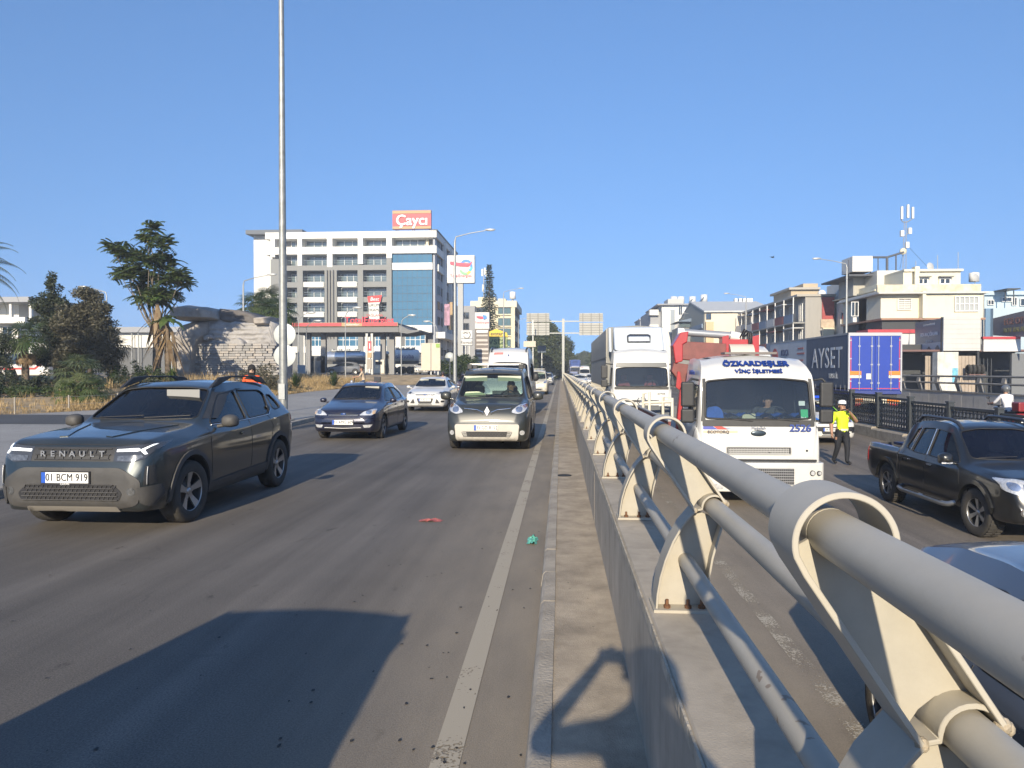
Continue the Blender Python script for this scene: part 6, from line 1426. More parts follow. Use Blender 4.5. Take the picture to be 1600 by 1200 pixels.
def rider(loc, rz, label, top, legs, helmet=None, **k):
 o = human('person', SIT, dict(skin=SKIN, top=top, legs=legs, shoe=SHOE, **k), loc, rz, label, curl=.9)
 if helmet: m = MB(); m.ball((0,-.02,1.545), .125, .14, .125, 18, 12); hm = m.build('helmet', helmet, o); m = MB(); m.ball((0,-.07,1.535), .10, .105, .055, 14, 8); m.build('visor', INK, hm)
 else: hair(o, (0,-.03,1.52))
 return o
WSH = M('shirt_white', (.66,.66,.68), .8, var=.06, vs=9, bump=.2, bs=14)
p = at(1572, 640, 25.0); scooter((p.x, 25, zs(25)), PI, 'dark motorcycle with red top case on the service road', M('bike_red', (.22,.02,.025), .4, coat=.5)); rider((p.x, 25, zs(25)), PI, 'motorcycle rider in white shirt and grey helmet riding away', WSH, DENIM, M('helmet_grey', (.12,.13,.14), .3, coat=.6))
p = at(566, 600, 39.5); scooter((p.x, 39.5, zp(p.x,39.5)-.02), R(-75), 'dark scooter crossing the pavement behind the navy hatchback', M('bike_black', (.03,.03,.032), .4, coat=.5)); rider((p.x, 39.5, zp(p.x,39.5)+.05), R(-75), 'scooter rider in beige shirt above the navy hatchback roof', M('shirt_beige', (.50,.40,.29), .8, var=.08, vs=9), DENIM)
p = at(692, 605, 45); scooter((p.x, 45, .0), R(0), 'small dark scooter behind the white hatchback', MATS['bike_black'], box=False); rider((p.x, 45, .04), R(0), 'scooter rider with white sleeves above the white hatchback', WSH, DENIM, M('helmet_dark', (.05,.03,.025), .35, coat=.5))
# drivers
DRV = {k: (v[0], v[1], v[2]-.62, v[3]) for k, v in SIT.items()}; DRV.update(wrL=(.13,-.45,.52,.03), wrR=(-.13,-.45,.52,.03), paL=(.11,-.51,.55,.03), paR=(-.11,-.51,.55,.03), elL=(.27,-.22,.44,.045), elR=(-.27,-.22,.44,.045))
d0 = human('person', DRV, dict(skin=SKIN, top=M('driver_dark', (.05,.05,.055), .85), legs=DENIM, shoe=SHOE), (3.88+.55, 16.0+.13, -.92+1.14), 0, 'driver in dark shirt at the wheel of the crane lorry', curl=.9); hair(d0, (0,-.03,.90))
def driver(src, loc, label, top):
 c = copy_tree(src, None, {'driver_dark': top}); c.name = 'person'; c.location = loc; c['label'] = label; return c
driver(d0, (-1.57+.40, 16.45+.98, .50), 'driver in dark clothes at the wheel of the charcoal van', MATS['driver_dark'])
driver(d0, (-5.38+.35, 18.75+1.27, .30), 'driver in white shirt at the wheel of the navy hatchback', WSH)
# the photographer, arms raised to hold the phone, whose shadow falls on the median
ph_ = human('person', dict(shL=(.18,0,1.38,.068), shR=(-.18,0,1.38,.068), elL=(.46,-.22,1.26,.05), elR=(-.22,-.24,1.26,.05), wrL=(.21,-.32,1.55,.034), wrR=(.05,-.32,1.55,.034), paL=(.18,-.33,1.60,.03), paR=(.09,-.33,1.60,.03)), dict(skin=SKIN, top=M('shirt_blue', (.1,.14,.3), .8), legs=DENIM, shoe=SHOE), (0.04, -.36, .115), PI, 'photographer on the median strip holding a phone at eye level', curl=.6); hair(ph_, (0,0,1.66))
m = MB(); m.box(.05,.21,-.345,-.335,1.56,1.64); m.build('phone', INK, ph_)
# ================================================================== VEGETATION
import numpy as np
NR = np.random.RandomState(11)
LF_DARK = leafmat('leaf_dark', (.030,.046,.026), (.080,.095,.055), .3); LF_OLIVE = leafmat('leaf_olive', (.065,.068,.042), (.17,.155,.105), .3); LF_MID = leafmat('leaf_mid', (.030,.060,.018), (.085,.120,.035), .35)
LF_BRIGHT = leafmat('leaf_bright', (.05,.10,.02), (.14,.19,.05), .4); LF_PALM = leafmat('palm_leaf', (.045,.085,.025), (.11,.15,.055), .3); LF_DRY = leafmat('palm_dry', (.20,.13,.07), (.34,.25,.14), .25); STRAW = leafmat('straw', (.34,.24,.11), (.56,.42,.22), .3); LF_FAR = leafmat('leaf_far', (.045,.068,.030), (.11,.13,.06), .25)
BARK = M('bark', (.13,.10,.075), .9, var=.35, vs=9, bump=.6, bs=14); PALMB = M('palm_bark', (.17,.13,.09), .9, var=.4, vs=16, bump=.7, bs=22)
def qmesh(name, Q, mat, parent=None, extra=None):
 "object from an (n,4,3) array of quads, each its own island"
 Q = np.asarray(Q, dtype=np.float32); n = len(Q); me = bpy.data.meshes.new(name); me.vertices.add(4*n); me.vertices.foreach_set('co', Q.reshape(-1)); me.loops.add(4*n); me.loops.foreach_set('vertex_index', np.arange(4*n, dtype=np.int32)); me.polygons.add(n); me.polygons.foreach_set('loop_start', np.arange(0, 4*n, 4, dtype=np.int32)); me.polygons.foreach_set('loop_total', np.full(n, 4, dtype=np.int32)); me.update(calc_edges=True); me.materials.append(mat)
 return link(name, me, None, parent)
def rdir(n): v = NR.normal(size=(n, 3)); return v/np.linalg.norm(v, axis=1)[:, None]
def leaves(P, size, asp=.45, up=.35, D=None, jit=.35):
 "leaf quads (diamond-ish blades) at points P"
 n = len(P); d = rdir(n) if D is None else D+NR.normal(size=(n, 3))*.3; d[:, 2] = d[:, 2]*(1-up)-.15; d /= np.linalg.norm(d, axis=1)[:, None]
 a = rdir(n); s = np.cross(d, a); s /= np.linalg.norm(s, axis=1)[:, None]+1e-6; L = size*(1+jit*NR.uniform(-1, 1, n))[:, None]; w = L*asp*.5; nn = np.cross(d, s)
 return np.stack([P, P+d*L*.5+s*w+nn*L*.06, P+d*L, P+d*L*.5-s*w+nn*L*.06], 1)
def blob_points(blobs, per_m2, shell=.55):
 out = []
 for (c, r) in blobs:
  r = np.array(r if hasattr(r, '__len__') else (r, r, r), float); n = int(per_m2*4*PI*(r[0]*r[2]))
  u = rdir(n); k = NR.uniform(shell, 1.0, n)**.6
  out.append(np.array(c)+u*r*k[:, None]*(1+.18*np.sin(u[:, :1]*9+c[0])*np.cos(u[:, 2:]*7+c[2])))
 return np.concatenate(out)
def limbs(root, base, tips, r0, mat=BARK, wob=.15, fork=.4):
 m = MB(); base = Vector(base); rnd = random.Random(int(abs(base.x*77+base.y*13))+len(tips)); zt = max(t[2] for t in tips); F = Vector((sum(t[0] for t in tips)/len(tips)*.3, 0, zt*fork*.8))
 m.tube([base, base.lerp(F, .5)+Vector((rnd.uniform(-wob,wob)*.4, 0, 0)), F], [r0*1.15, r0, r0*.85], 9)
 for t in tips:
  t = Vector(t); k0 = rnd.uniform(.55, 1.0); st = base.lerp(F, k0) if t.z < zt*.6 else F; pts = []; n = 6
  for i in range(n+1):
   k = i/n; p = st.lerp(t, k)+Vector((rnd.uniform(-wob, wob), rnd.uniform(-wob, wob), rnd.uniform(-wob, wob)*.5))*k*(1-k)*1.6; pts.append(p)
  m.tube(pts, [r0*.42*(1-.85*i/n)+.006 for i in range(n+1)], 6)
 return m.build('trunk', mat, root, fix=False)
def bush_tree(name, loc, blobs, leaf, size, dens, mat, label, trunk_r=.12, cat='tree', group=None, tips=None):
 r = empty(name, loc, 0, label, cat, group); B = [(c, rr) for c, rr in blobs]
 # clumps: break each blob into smaller ones so that gaps and light and dark clumps show
 sub = []
 for c, rr in B:
  rv = np.array(rr if hasattr(rr, '__len__') else (rr,)*3, float); n = int(max(9, min(60, 22*rv[0]*rv[2])))
  u = rdir(n)*NR.uniform(.45, 1.0, n)[:, None]
  for q in u: k = NR.uniform(.26, .46); sub.append((np.array(c)+q*rv*.9, rv*k))
 P = blob_points(sub, dens); qmesh('crown', leaves(P, size), mat, r)
 limbs(r, (0, 0, -.1), tips or [tuple(np.array(c)+np.array((0,0,.2))) for c, rr in B], trunk_r); return r
def fan(T, R0, n=15, spread=250, droop=.25, w=.05):
 "fan palm leaf, quads"
 Q = []
 for i in range(n):
  a = R(-spread/2+spread*i/(n-1))+PI/2; d = Vector((math.cos(a), math.sin(a), 0)); s = Vector((-d.y, d.x, 0)); L = R0*(.8+.2*math.sin((a))) 
  p = [Vector((0,0,0)), d*L*.55+s*w+Vector((0,0,.02)), d*L+Vector((0,0,-droop*L)), d*L*.55-s*w+Vector((0,0,.02))]; Q.append([tuple(T @ q) for q in p])
 return Q
def fan_palm(name, loc, h, R0, nf, label, skirt=.6, trunk=.16, mat=None, cat='palm', group=None, lean=(0,0), pet=.9):
 r = empty(name, loc, 0, label, cat, group); Q = []; D = []; pt = MB(); rnd = random.Random(int(h*100+nf)); top = Vector((lean[0], lean[1], h))
 for i in range(nf):
  az = i*2.39996+rnd.uniform(-.2, .2); el = R(80-115*(i/nf)**.9)+rnd.uniform(-.12, .12); L = pet*(.8+.4*rnd.random())
  dirv = Vector((math.cos(az)*math.cos(el), math.sin(az)*math.cos(el), math.sin(el))); tip = top+dirv*L; tip.z -= .06*L
  pt.tube([top, top+dirv*L*.6, tip], [.018,.013,.008], 4)
  X = dirv.cross(Vector((0,0,1))).normalized(); N = X.cross(dirv).normalized(); T = Matrix.Translation(tip) @ Matrix((X, dirv, N)).transposed().to_4x4() @ Matrix.Rotation(R(-25-20*rnd.random()), 4, 'X')
  Q += fan(T, R0*(.85+.3*rnd.random()), 15, 230, .30, R0*.05)
 qmesh('crown', Q, mat or LF_PALM, r); pt.build('leaf_stalks', M('palm_stalk', (.12,.14,.05), .7), r, fix=False)
 for i in range(int(nf*skirt)):
  az = i*2.39996+1; el = R(-55-30*rnd.random()); L = pet*.7; dirv = Vector((math.cos(az)*math.cos(el), math.sin(az)*math.cos(el), math.sin(el))); tip = top+Vector((0,0,-.15-.5*rnd.random()*skirt))+dirv*L
  X = dirv.cross(Vector((0,0,1))).normalized(); N = X.cross(dirv).normalized(); T = Matrix.Translation(tip) @ Matrix((X, dirv, N)).transposed().to_4x4(); D += fan(T, R0*.75, 11, 120, .1, R0*.05)
 if D: qmesh('dead_skirt', D, LF_DRY, r)
 t = MB(); n = 12; t.tube([Vector((lean[0]*(i/n)**1.5, lean[1]*(i/n)**1.5, h*i/n-.05)) for i in range(n+1)], [trunk*(1.15-.25*i/n)*(1+.08*(i % 2)) for i in range(n+1)], 10); t.build('trunk', PALMB, r, fix=False)
 return r
def frond_palm(name, loc, h, L0, nf, label, mat=None, hang=.55, trunk=.2):
 r = empty(name, loc, 0, label, 'palm'); Q = []; rr = MB(); rnd = random.Random(3)
 for i in range(nf):
  az = i*2.39996; el0 = R(75-95*i/nf); pts = []; p = Vector((0,0,h)); n = 14
  for k in range(n+1):
   el = el0-R(95)*(k/n)**1.3; d = Vector((math.cos(az)*math.cos(el), math.sin(az)*math.cos(el), math.sin(el))); pts.append(p.copy()); p = p+d*L0/n
  rr.tube(pts, [.02*(1-k/n)+.004 for k in range(n+1)], 4)
  for k in range(2, n*3):
   t = k/3; a = int(min(t, n-1)); q = pts[a].lerp(pts[a+1], t-a); d = (pts[a+1]-pts[a]).normalized(); side = d.cross(Vector((0,0,1))).normalized()
   for sg in (1,-1):
    l = .42*math.sin(PI*min(1, k/(n*3)+.12))+.08; e = (side*sg*.75+d*.45+Vector((0,0,-hang))).normalized()*l; w = d*.018; Q.append([tuple(q-w), tuple(q+e*.5-w*1.2), tuple(q+e), tuple(q+w)])
 qmesh('crown', Q, mat or LF_DARK, r); rr.build('frond_stems', M('palm_stalk', (.12,.14,.05), .7), r, fix=False)
 t = MB(); t.tube([(0,0,-.1),(0,0,h*.5),(0,0,h)], [trunk*1.2,trunk,trunk*.9], 10); t.build('trunk', PALMB, r, fix=False); return r
def spiky(name, loc, n, L, label, mat, w=.035, up=.4, group=None, cat='plant'):
 Q = []
 for i in range(n):
  az = NR.uniform(0, 2*PI); el = R(NR.uniform(8, 85)); l = L*NR.uniform(.65, 1.1); d = Vector((math.cos(az)*math.cos(el), math.sin(az)*math.cos(el), math.sin(el))); s = d.cross(Vector((0,0,1))).normalized()*w; o = Vector((NR.normal()*.05, NR.normal()*.05, up*NR.random())); m_ = o+d*l*.5; e = o+d*l+Vector((0,0,-.22*l*math.cos(el)))
  Q.append([tuple(o-s*.6), tuple(m_-s), tuple(e), tuple(m_+s)]); 
 o = qmesh(name, Q, mat); o.location = loc; tag(o, label, cat, group); return o
# ---- tall tree of heaven with long compound leaves
def ailanthus():
 Y = 44.0; b = at(246, 600, Y); r = empty('tall_tree', (b.x, Y, zv(b.x, Y)-.1), 0, 'tall open tree with long compound leaves left of the rock wall', 'tree'); O = r.location
 clumps = [(235,355,16,3),(232,372,18,5),(256,380,20,5),(214,400,24,6),(190,396,20,5),(178,388,14,4),(232,408,26,8),(258,408,22,7),(206,424,26,7),(188,430,16,4),(232,436,28,8),(264,436,24,7),(282,432,16,5),(288,444,10,3),(220,452,20,6),(246,458,24,7),(268,460,16,5),(226,466,14,4)]
 Q = []; tips = []
 for (u, v, rp, n) in clumps:
  c = at(u, v, Y+NR.uniform(-1.3, 1.3)); sc = Y/1150
  c = c-O; tips.append(tuple(c)); rad = rp*sc
  for i in range(int(n*9.5)):
   az = NR.uniform(0, 2*PI); el = R(NR.uniform(-15, 55)); d = Vector((math.cos(az)*math.cos(el), math.sin(az)*math.cos(el), math.sin(el))); st = c+Vector(rdir(1)[0])*rad*.75*NR.random(); Lr = NR.uniform(.55, .85); pts = [st+d*Lr*t+Vector((0,0,-.34*Lr*t*t)) for t in np.linspace(0, 1, 10)]
   for k in range(1, 10):
    dd = (pts[k]-pts[k-1]).normalized(); sd = dd.cross(Vector((0,0,1))); sd = sd.normalized() if sd.length > .05 else Vector((1,0,0))
    for sg in (1,-1):
     e = (sd*sg*.9+dd*.35+Vector((0,0,-.35))).normalized()*.235*(1.1-.4*abs(k/9-.4)); w = dd*.055; q = pts[k]; Q.append([tuple(q), tuple(q+e*.45+w), tuple(q+e), tuple(q+e*.45-w)])
 qmesh('crown', Q, leafmat('leaf_ailanthus', (.040,.085,.030), (.15,.18,.055), .4), r)
 Yq = [];   # a few yellowing leaves
 P = np.array([np.array(tips[i])+rdir(1)[0]*.35 for i in (1,2,3,7,8,11,12) for _ in range(16)]); qmesh('yellow_leaves', leaves(P, .2, .5), leafmat('leaf_yellow', (.30,.24,.05), (.42,.36,.10), .4), r)
 limbs(r, (0,0,-.1), tips[::1], .13, M('bark_pale', (.20,.17,.13), .9, var=.3, vs=8), .4)
ailanthus()
def atz(u, v, Y): p = at(u, v, Y); return p
def left_trees():
 Y = 41.0
 b = at(88, 600, Y); g = zv(b.x, Y)
 def bl(lst, Y, O):
  out = []
  for (u, v, rx, rz) in lst: c = at(u, v, Y)-Vector(O); out.append((tuple(c), (rx*Y/1150, rx*Y/1150*.9, rz*Y/1150)))
  return out
 O = (b.x, Y, g); bush_tree('dark_tree', O, bl([(85,448,18,22),(82,480,30,24),(70,505,24,22),(92,520,34,30),(78,555,28,26),(110,565,28,26)], Y, O), None, .17, 120, LF_DARK, 'dark conical tree, left one of the pair behind the hedge', .16)
 b2 = at(142, 600, Y-1.5); O = (b2.x, Y-1.5, zv(b2.x, Y-1.5)); bush_tree('olive_tree', O, bl([(132,466,28,20),(150,490,32,28),(120,505,32,34),(160,525,28,34),(135,545,40,34),(165,560,22,24),(110,560,26,26)], Y-1.5, O), None, .16, 130, LF_OLIVE, 'rounded grey olive tree, right one of the pair behind the hedge', .15)
 b3 = at(40, 600, 38); fan_palm('fan_palm', (b3.x, 38, zv(b3.x,38)), 2.75, .75, 26, 'small fan palm with shaggy trunk in front of the white bus', .8, .17, pet=.7)
 b4 = at(178, 600, 42); fan_palm('fan_palm', (b4.x, 42, zv(b4.x,42)), 2.3, .7, 20, 'low dark fan palm just right of the olive tree', .9, .2, mat=LF_DARK, pet=.6)
 b5 = at(-76, 600, 30); frond_palm('feather_palm', (b5.x, 30, zv(b5.x,30)), 5.6, 3.1, 44, 'tall feather palm whose hanging fronds enter at the left edge')
 b6 = at(-10, 600, 37); O = (b6.x, 37, zv(b6.x,37)); bush_tree('shade_tree', O, [((0,0,2.2),(1.2,1.0,1.1)),((-.5,0,1.2),(1.3,1.1,.9))], None, .13, 80, LF_DARK, 'dark shrub at the left edge beside the white building', .1)
 # spiky fan palm in front of the hedge
 b7 = at(124, 615, 31.0); fan_palm('dwarf_palm', (b7.x, 31, zv(b7.x,31)), 1.05, .62, 34, 'spiky dwarf fan palm in front of the hedge', .35, .22, mat=leafmat('palm_grey', (.06,.09,.04), (.16,.19,.09), .3), pet=.75)
 b8 = at(108, 622, 30.0); fan_palm('dwarf_palm', (b8.x, 30, zv(b8.x,30)), .35, .42, 18, 'low bright palm sucker at the foot of the dwarf palm', .3, .12, mat=LF_BRIGHT, pet=.45)
 b9 = at(146, 618, 30.5); fan_palm('dwarf_palm', (b9.x, 30.5, zv(b9.x,30.5)), .4, .5, 20, 'bushy palm sucker right of the dwarf palm', .4, .12, mat=LF_PALM, pet=.5)
 # hedge along the bank
 for (u0, u1, Yh, top, lab, mt) in ((-20, 112, 35, 578, 'dark clipped hedge in front of the white bus', LF_DARK), (-20, 120, 32.5, 600, 'lower leafy hedge nearest the wire fence', LF_MID), (108, 250, 36.5, 576, 'dark hedge behind the dwarf palm', LF_DARK), (180, 245, 40, 562, 'leafy green shrubs left of the tall tree foot', LF_MID)):
  a = at(u0, 600, Yh); c = at(u1, 600, Yh); zt = at(u0, top, Yh).z; n = int((c.x-a.x)/.55)+1; bl_ = []
  for i in range(n): x = a.x+(c.x-a.x)*i/max(1, n-1); z0 = zv(x, Yh); hh = (zt-z0)*NR.uniform(.85, 1.08); bl_.append(((x-a.x, NR.uniform(-.2,.2), hh*.5), (.45, .5, hh*.52)))
  bush_tree('hedge', (a.x, Yh, zv(a.x, Yh)), bl_, None, .13, 150, mt, lab, .02, 'hedge', tips=[(q[0][0], 0, q[0][2]) for q in bl_])
left_trees()
def banana(u, Y, h, label, seed):
 "tattered broad-leaved clump with hanging dry leaves"
 b = at(u, 600, Y); z0 = zv(b.x, Y); r = empty('banana_palm', (b.x, Y, z0), 0, label, 'palm'); rnd = random.Random(seed); G = []; Dq = []
 for i in range(44):
  dry = i > 17; az = rnd.random()*6.28; el = R(rnd.uniform(25, 80) if not dry else rnd.uniform(-75, -10)); L = rnd.uniform(1.0, 1.6); d = Vector((math.cos(az)*math.cos(el), math.sin(az)*math.cos(el), math.sin(el))); o = Vector((0,0,h-(rnd.random()*.9 if dry else 0))); prev = o; s = d.cross(Vector((0,0,1))).normalized()
  for k in range(1, 9):
   t = k/8; p = o+d*L*t+Vector((0,0,-.75*L*t*t)); w0 = (.12 if dry else .22)*math.sin(PI*min(1,(t-.125)*.95+.08)); w1 = (.12 if dry else .22)*math.sin(PI*min(1,t*.95+.02)) if k < 8 else .02; gap = rnd.uniform(0,.03)
   (Dq if dry else G).append([tuple(prev-s*w0), tuple(p-s*w1+Vector((0,0,-gap))), tuple(p+Vector((0,0,.02))), tuple(prev+Vector((0,0,.02)))]); (Dq if dry else G).append([tuple(prev+s*w0), tuple(p+s*w1+Vector((0,0,-gap))), tuple(p+Vector((0,0,.02))), tuple(prev+Vector((0,0,.02)))]); prev = p
 qmesh('crown', G, LF_BRIGHT, r); qmesh('dead_leaves', Dq, LF_DRY, r); t = MB(); t.tube([(0,0,-.1),(.05,0,h*.5),(0,0,h)], [.17,.15,.1], 9); t.tube([(.5,.1,-.1),(.42,.1,h*.45),(.3,0,h*.8)], [.08,.07,.06], 7); t.build('trunk', PALMB, r, fix=False)
banana(247, 43, 5.0, 'tattered palm clump with dry hanging leaves below the tall tree', 4); banana(262, 42, 3.6, 'shorter leaning palm clump beside the rock wall', 9)
for (u, v, Y, n, L, lb, mt) in ((270,600,37,46,.9,'bright green spiky shrub at the foot of the rock wall',LF_BRIGHT),(462,590,43,60,1.0,'yucca clump right of the tall lamp post',LF_MID),(522,592,50,60,1.0,'yucca clump above the navy hatchback bonnet side',LF_MID)):
 b = at(u, v, Y); spiky('yucca', (b.x, Y, zv(b.x, Y)), n*2, L, lb, mt, .03)
b = at(412, 600, 38.5); O = (b.x, 38.5, zv(b.x, 38.5)); bush_tree('flowering_shrub', O, [((-.9,0,.55),(.7,.5,.6)),((0,0,.7),(.8,.6,.75)),((.8,0,.5),(.7,.5,.55)),((-1.4,0,.3),(.5,.5,.35))], None, .11, 170, LF_OLIVE, 'loose olive green shrub in front of the rock wall', .03, 'shrub')
b = at(655, 578, 84); 
for k, (u, v, Y, rx, rz, lb, mt) in enumerate(((700,565,82,1.1,1.3,'green shrub behind the notice board',LF_MID),(722,562,84,1.3,1.4,'green shrub beside the round sign back',LF_MID),(738,566,86,1.0,1.1,'low shrub under the price totem',LF_MID))):
 p = at(u, v, Y); z0 = 1.3; bush_tree('shrub', (p.x, Y, z0), [((0,0,(p.z-z0)*.6),(rx,rx*.8,rz)),((rx*.6,0,(p.z-z0)*.4),(rx*.8,rx*.7,rz*.7))], None, .22, 55, mt, lb, .05, 'shrub')
for (u, vt, Y, lb) in ((398, 486, 66, 'left fan palm rising behind the rock wall'), (418, 474, 68, 'tallest fan palm rising behind the rock wall'), (436, 492, 64, 'right fan palm behind the tall lamp post')):
 p = at(u, vt, Y); fan_palm('fan_palm', (p.x, Y, 1.3), p.z-1.3, 1.15, 34, lb, .7, .22, pet=1.1)
# ---- dry grass on the bank: blades in tufts
def dry_grass():
 Q = []
 def tuft(x, y, z, h, n):
  for i in range(n):
   a = NR.uniform(0, 2*PI); l = h*NR.uniform(.5, 1.1); dx, dy = math.cos(a)*l*.35, math.sin(a)*l*.35; w = .010; s = (-math.sin(a)*w, math.cos(a)*w); ox_, oy_ = NR.normal()*.06, NR.normal()*.06
   Q.append([(x+ox_-s[0], y+oy_-s[1], z), (x+ox_+dx*.4-s[0], y+oy_+dy*.4-s[1], z+l*.6), (x+ox_+dx, y+oy_+dy, z+l), (x+ox_+dx*.4+s[0], y+oy_+dy*.4+s[1], z+l*.6)])
 for i in range(5200):
  y = NR.uniform(25, 62); d = NR.exponential(2.2)+.15
  if d > 9: continue
  x = vx(y)-d; dens = .5+.5*math.sin(x*1.3+y*.7)
  if NR.random() > dens*.9+.2: continue
  tall = .16+.45*smooth((d-.6)/2.0)*(1 if y > 32 else .45)
  tuft(x, y, zv(x, y)-.02, tall*NR.uniform(.6, 1.25), 9)
 o = qmesh('dry_grass', Q, STRAW); tag(o, 'dry yellow grass covering the bank behind the pavement', 'grass', kind='stuff')
dry_grass()
# ---- far tree belts along the avenue
for k, (u, v, Y, rx, rz, lb) in enumerate(((852,528,150,3.4,3.6,'dusty green tree behind the left gantry sign'),(868,545,170,3.8,4.6,'leafy tree left of the gantry post'),(842,560,140,2.6,3.2,'low green tree under the left gantry sign'),(848,508,190,3.0,2.6,'treetop showing above the left gantry sign'),(950,556,210,4.0,2.8,'green tree left of the tarpaulin lorry far away'),(938,560,240,4.2,2.6,'far green tree under the right gantry sign'),(916,562,300,5.0,3.0,'small hazy tree at the end of the avenue'))):
 p = at(u, v, Y); z0 = 0.0; h = p.z+rz*.3
 bush_tree('avenue_tree', (p.x, Y, z0), [((0,0,h-rz*.4),(rx,rx,rz)),((rx*.4,0,(h-rz)*.75),(rx*.9,rx*.8,rz*.7)),((-rx*.4,0,(h-rz)*.7),(rx*.8,rx*.8,rz*.7))], None, .5, 14, LF_FAR, lb, .2, group='trees along the avenue')
p = at(765, 415, 118)
def conifer():
 Y = 118.0; t = at(763, 414, Y); z0 = 1.0; H_ = t.z-z0; r = empty('conifer_tree', (t.x+.15, Y, z0), 0, 'tall narrow dark conifer in front of the cream office block', 'tree'); P = []; D = []
 for i in range(46):
  k = i/45; z = H_*(.18+.82*k); L = (1-k)**.85*2.0+.12
  for j in range(7):
   az = j*.9+i*.7+NR.uniform(-.2,.2); l = L*NR.uniform(.6,1.15); n = int(14*l)+5
   for q in range(n): t_ = (q+.5)/n; P.append((math.cos(az)*l*t_+NR.normal()*.06, math.sin(az)*l*t_+NR.normal()*.06, z-.28*l*t_*t_+NR.normal()*.07)); D.append((math.cos(az), math.sin(az), -.2))
 qmesh('crown', leaves(np.array(P), .34, .35, D=np.array(D)), leafmat('leaf_conifer', (.020,.035,.022), (.05,.07,.04), .2), r); m = MB(); m.tube([(0,0,-.1),(0,0,H_*.5),(0,0,H_)], [.25,.16,.03], 8); m.build('trunk', BARK, r, fix=False)
conifer()
# ================================================================== LEFT SIDE: BUILDINGS, STATION, STREET FURNITURE
class Bld:
 def __init__(s, name, loc, label, cat, group=None): s.r = empty(name, loc, 0, label, cat, group); s.o = Vector(loc)
 def fit(s, o, parent=None):
  if parent is None: o.parent = s.r; o.location = o.location-s.o
  else: o.parent = parent
  return o
 def box(s, name, x0, x1, y0, y1, z0, z1, mat, parent=None, bev=0):
  o = MB().box(min(x0,x1), max(x0,x1), min(y0,y1), max(y0,y1), min(z0,z1), max(z0,z1)).build(name, mat); s.fit(o, parent)
  if bev: bevel(o, bev)
  return o
 def px(s, name, u0, u1, v0, v1, Y, d, mat, parent=None, bev=0):
  a = at(u0, v0, Y); b = at(u1, v1, Y); return s.box(name, a.x, b.x, Y, Y+d, b.z, a.z, mat, parent, bev)
 def mb(s, m, name, mat, parent=None): return s.fit(m.build(name, mat), parent)
 def window(s, x0, x1, z0, z1, Y, glassm, framem, nx=2, nz=1, t=.06, d=.1, name='window'):
  "glass pane with frame and mullions facing -Y"
  g = s.box(name, x0, x1, Y, Y+.03, z0, z1, glassm)
  m = MB(); m.box(x0, x1, Y-d, Y, z0, z0+t); m.box(x0, x1, Y-d, Y, z1-t, z1); m.box(x0, x0+t, Y-d, Y, z0+t, z1-t); m.box(x1-t, x1, Y-d, Y, z0+t, z1-t)
  for i in range(1, nx): x = x0+(x1-x0)*i/nx; m.box(x-t/2, x+t/2, Y-d*.9, Y-.001, z0+t, z1-t)
  for i in range(1, nz): z = z0+(z1-z0)*i/nz; m.box(x0+t, x1-t, Y-d*.8, Y-.001, z-t/2, z+t/2)
  o = m.build('window_frame', framem); o.parent = g; return g
 def swindow(s, y0, y1, z0, z1, X, sg, glassm, framem, n=2, t=.06, d=.08):
  "window on a side wall; sg = outward x"
  g = s.box('window', X, X+sg*.03, y0, y1, z0, z1, glassm); m = MB(); a, b = X+sg*.03, X+sg*(.03+d); a, b = min(a,b), max(a,b)
  m.box(a,b,y0,y1,z0,z0+t); m.box(a,b,y0,y1,z1-t,z1); m.box(a,b,y0,y0+t,z0+t,z1-t); m.box(a,b,y1-t,y1,z0+t,z1-t)
  for i in range(1,n): y = y0+(y1-y0)*i/n; m.box(a,b,y-t/2,y+t/2,z0+t,z1-t)
  o = m.build('window_frame', framem); o.parent = g; return g
 def text(s, st, size, mat, u, v, Y, parent=None, rz=0, **k):
  p = at(u, v, Y); o = text(st, size, mat, None, p, rz=rz, **k); return s.fit(o, parent)
WALLW = M('render_white', (.70,.69,.65), .8, var=.03, vs=.6, bump=.05, bs=12); WGREY = M('cladding_grey', (.20,.205,.20), .6, var=.06, vs=.5); WGREY2 = M('cladding_dark', (.115,.12,.125), .55); CREAMW = M('render_cream', (.68,.62,.46), .85, var=.06, vs=.8, streak=.12)
BGL = M('curtain_glass', (.030,.13,.22), .08, coat=1.0, spec=.8, var=.12, vs=.35); WGL = M('window_glass', (.10,.135,.145), .08, coat=1.0, spec=.7, var=.25, vs=.7); WGL2 = M('window_glass_dark', (.025,.035,.045), .06, coat=1.0, spec=.7, var=.2, vs=.9); FRW = M('frame_white', (.70,.70,.68), .5); FRD = M('frame_dark', (.06,.065,.07), .5)
REDS = M('sign_red', (.46,.055,.07), .5); TANS = M('sign_tan', (.42,.29,.15), .6); LETW = M('letter_white', (.85,.84,.86), .5); STEEL = M('galvanised', (.36,.37,.365), .45, metal=.55, var=.12, vs=6, streak=.12); ROOFD = M('roof_dark', (.10,.115,.135), .6)
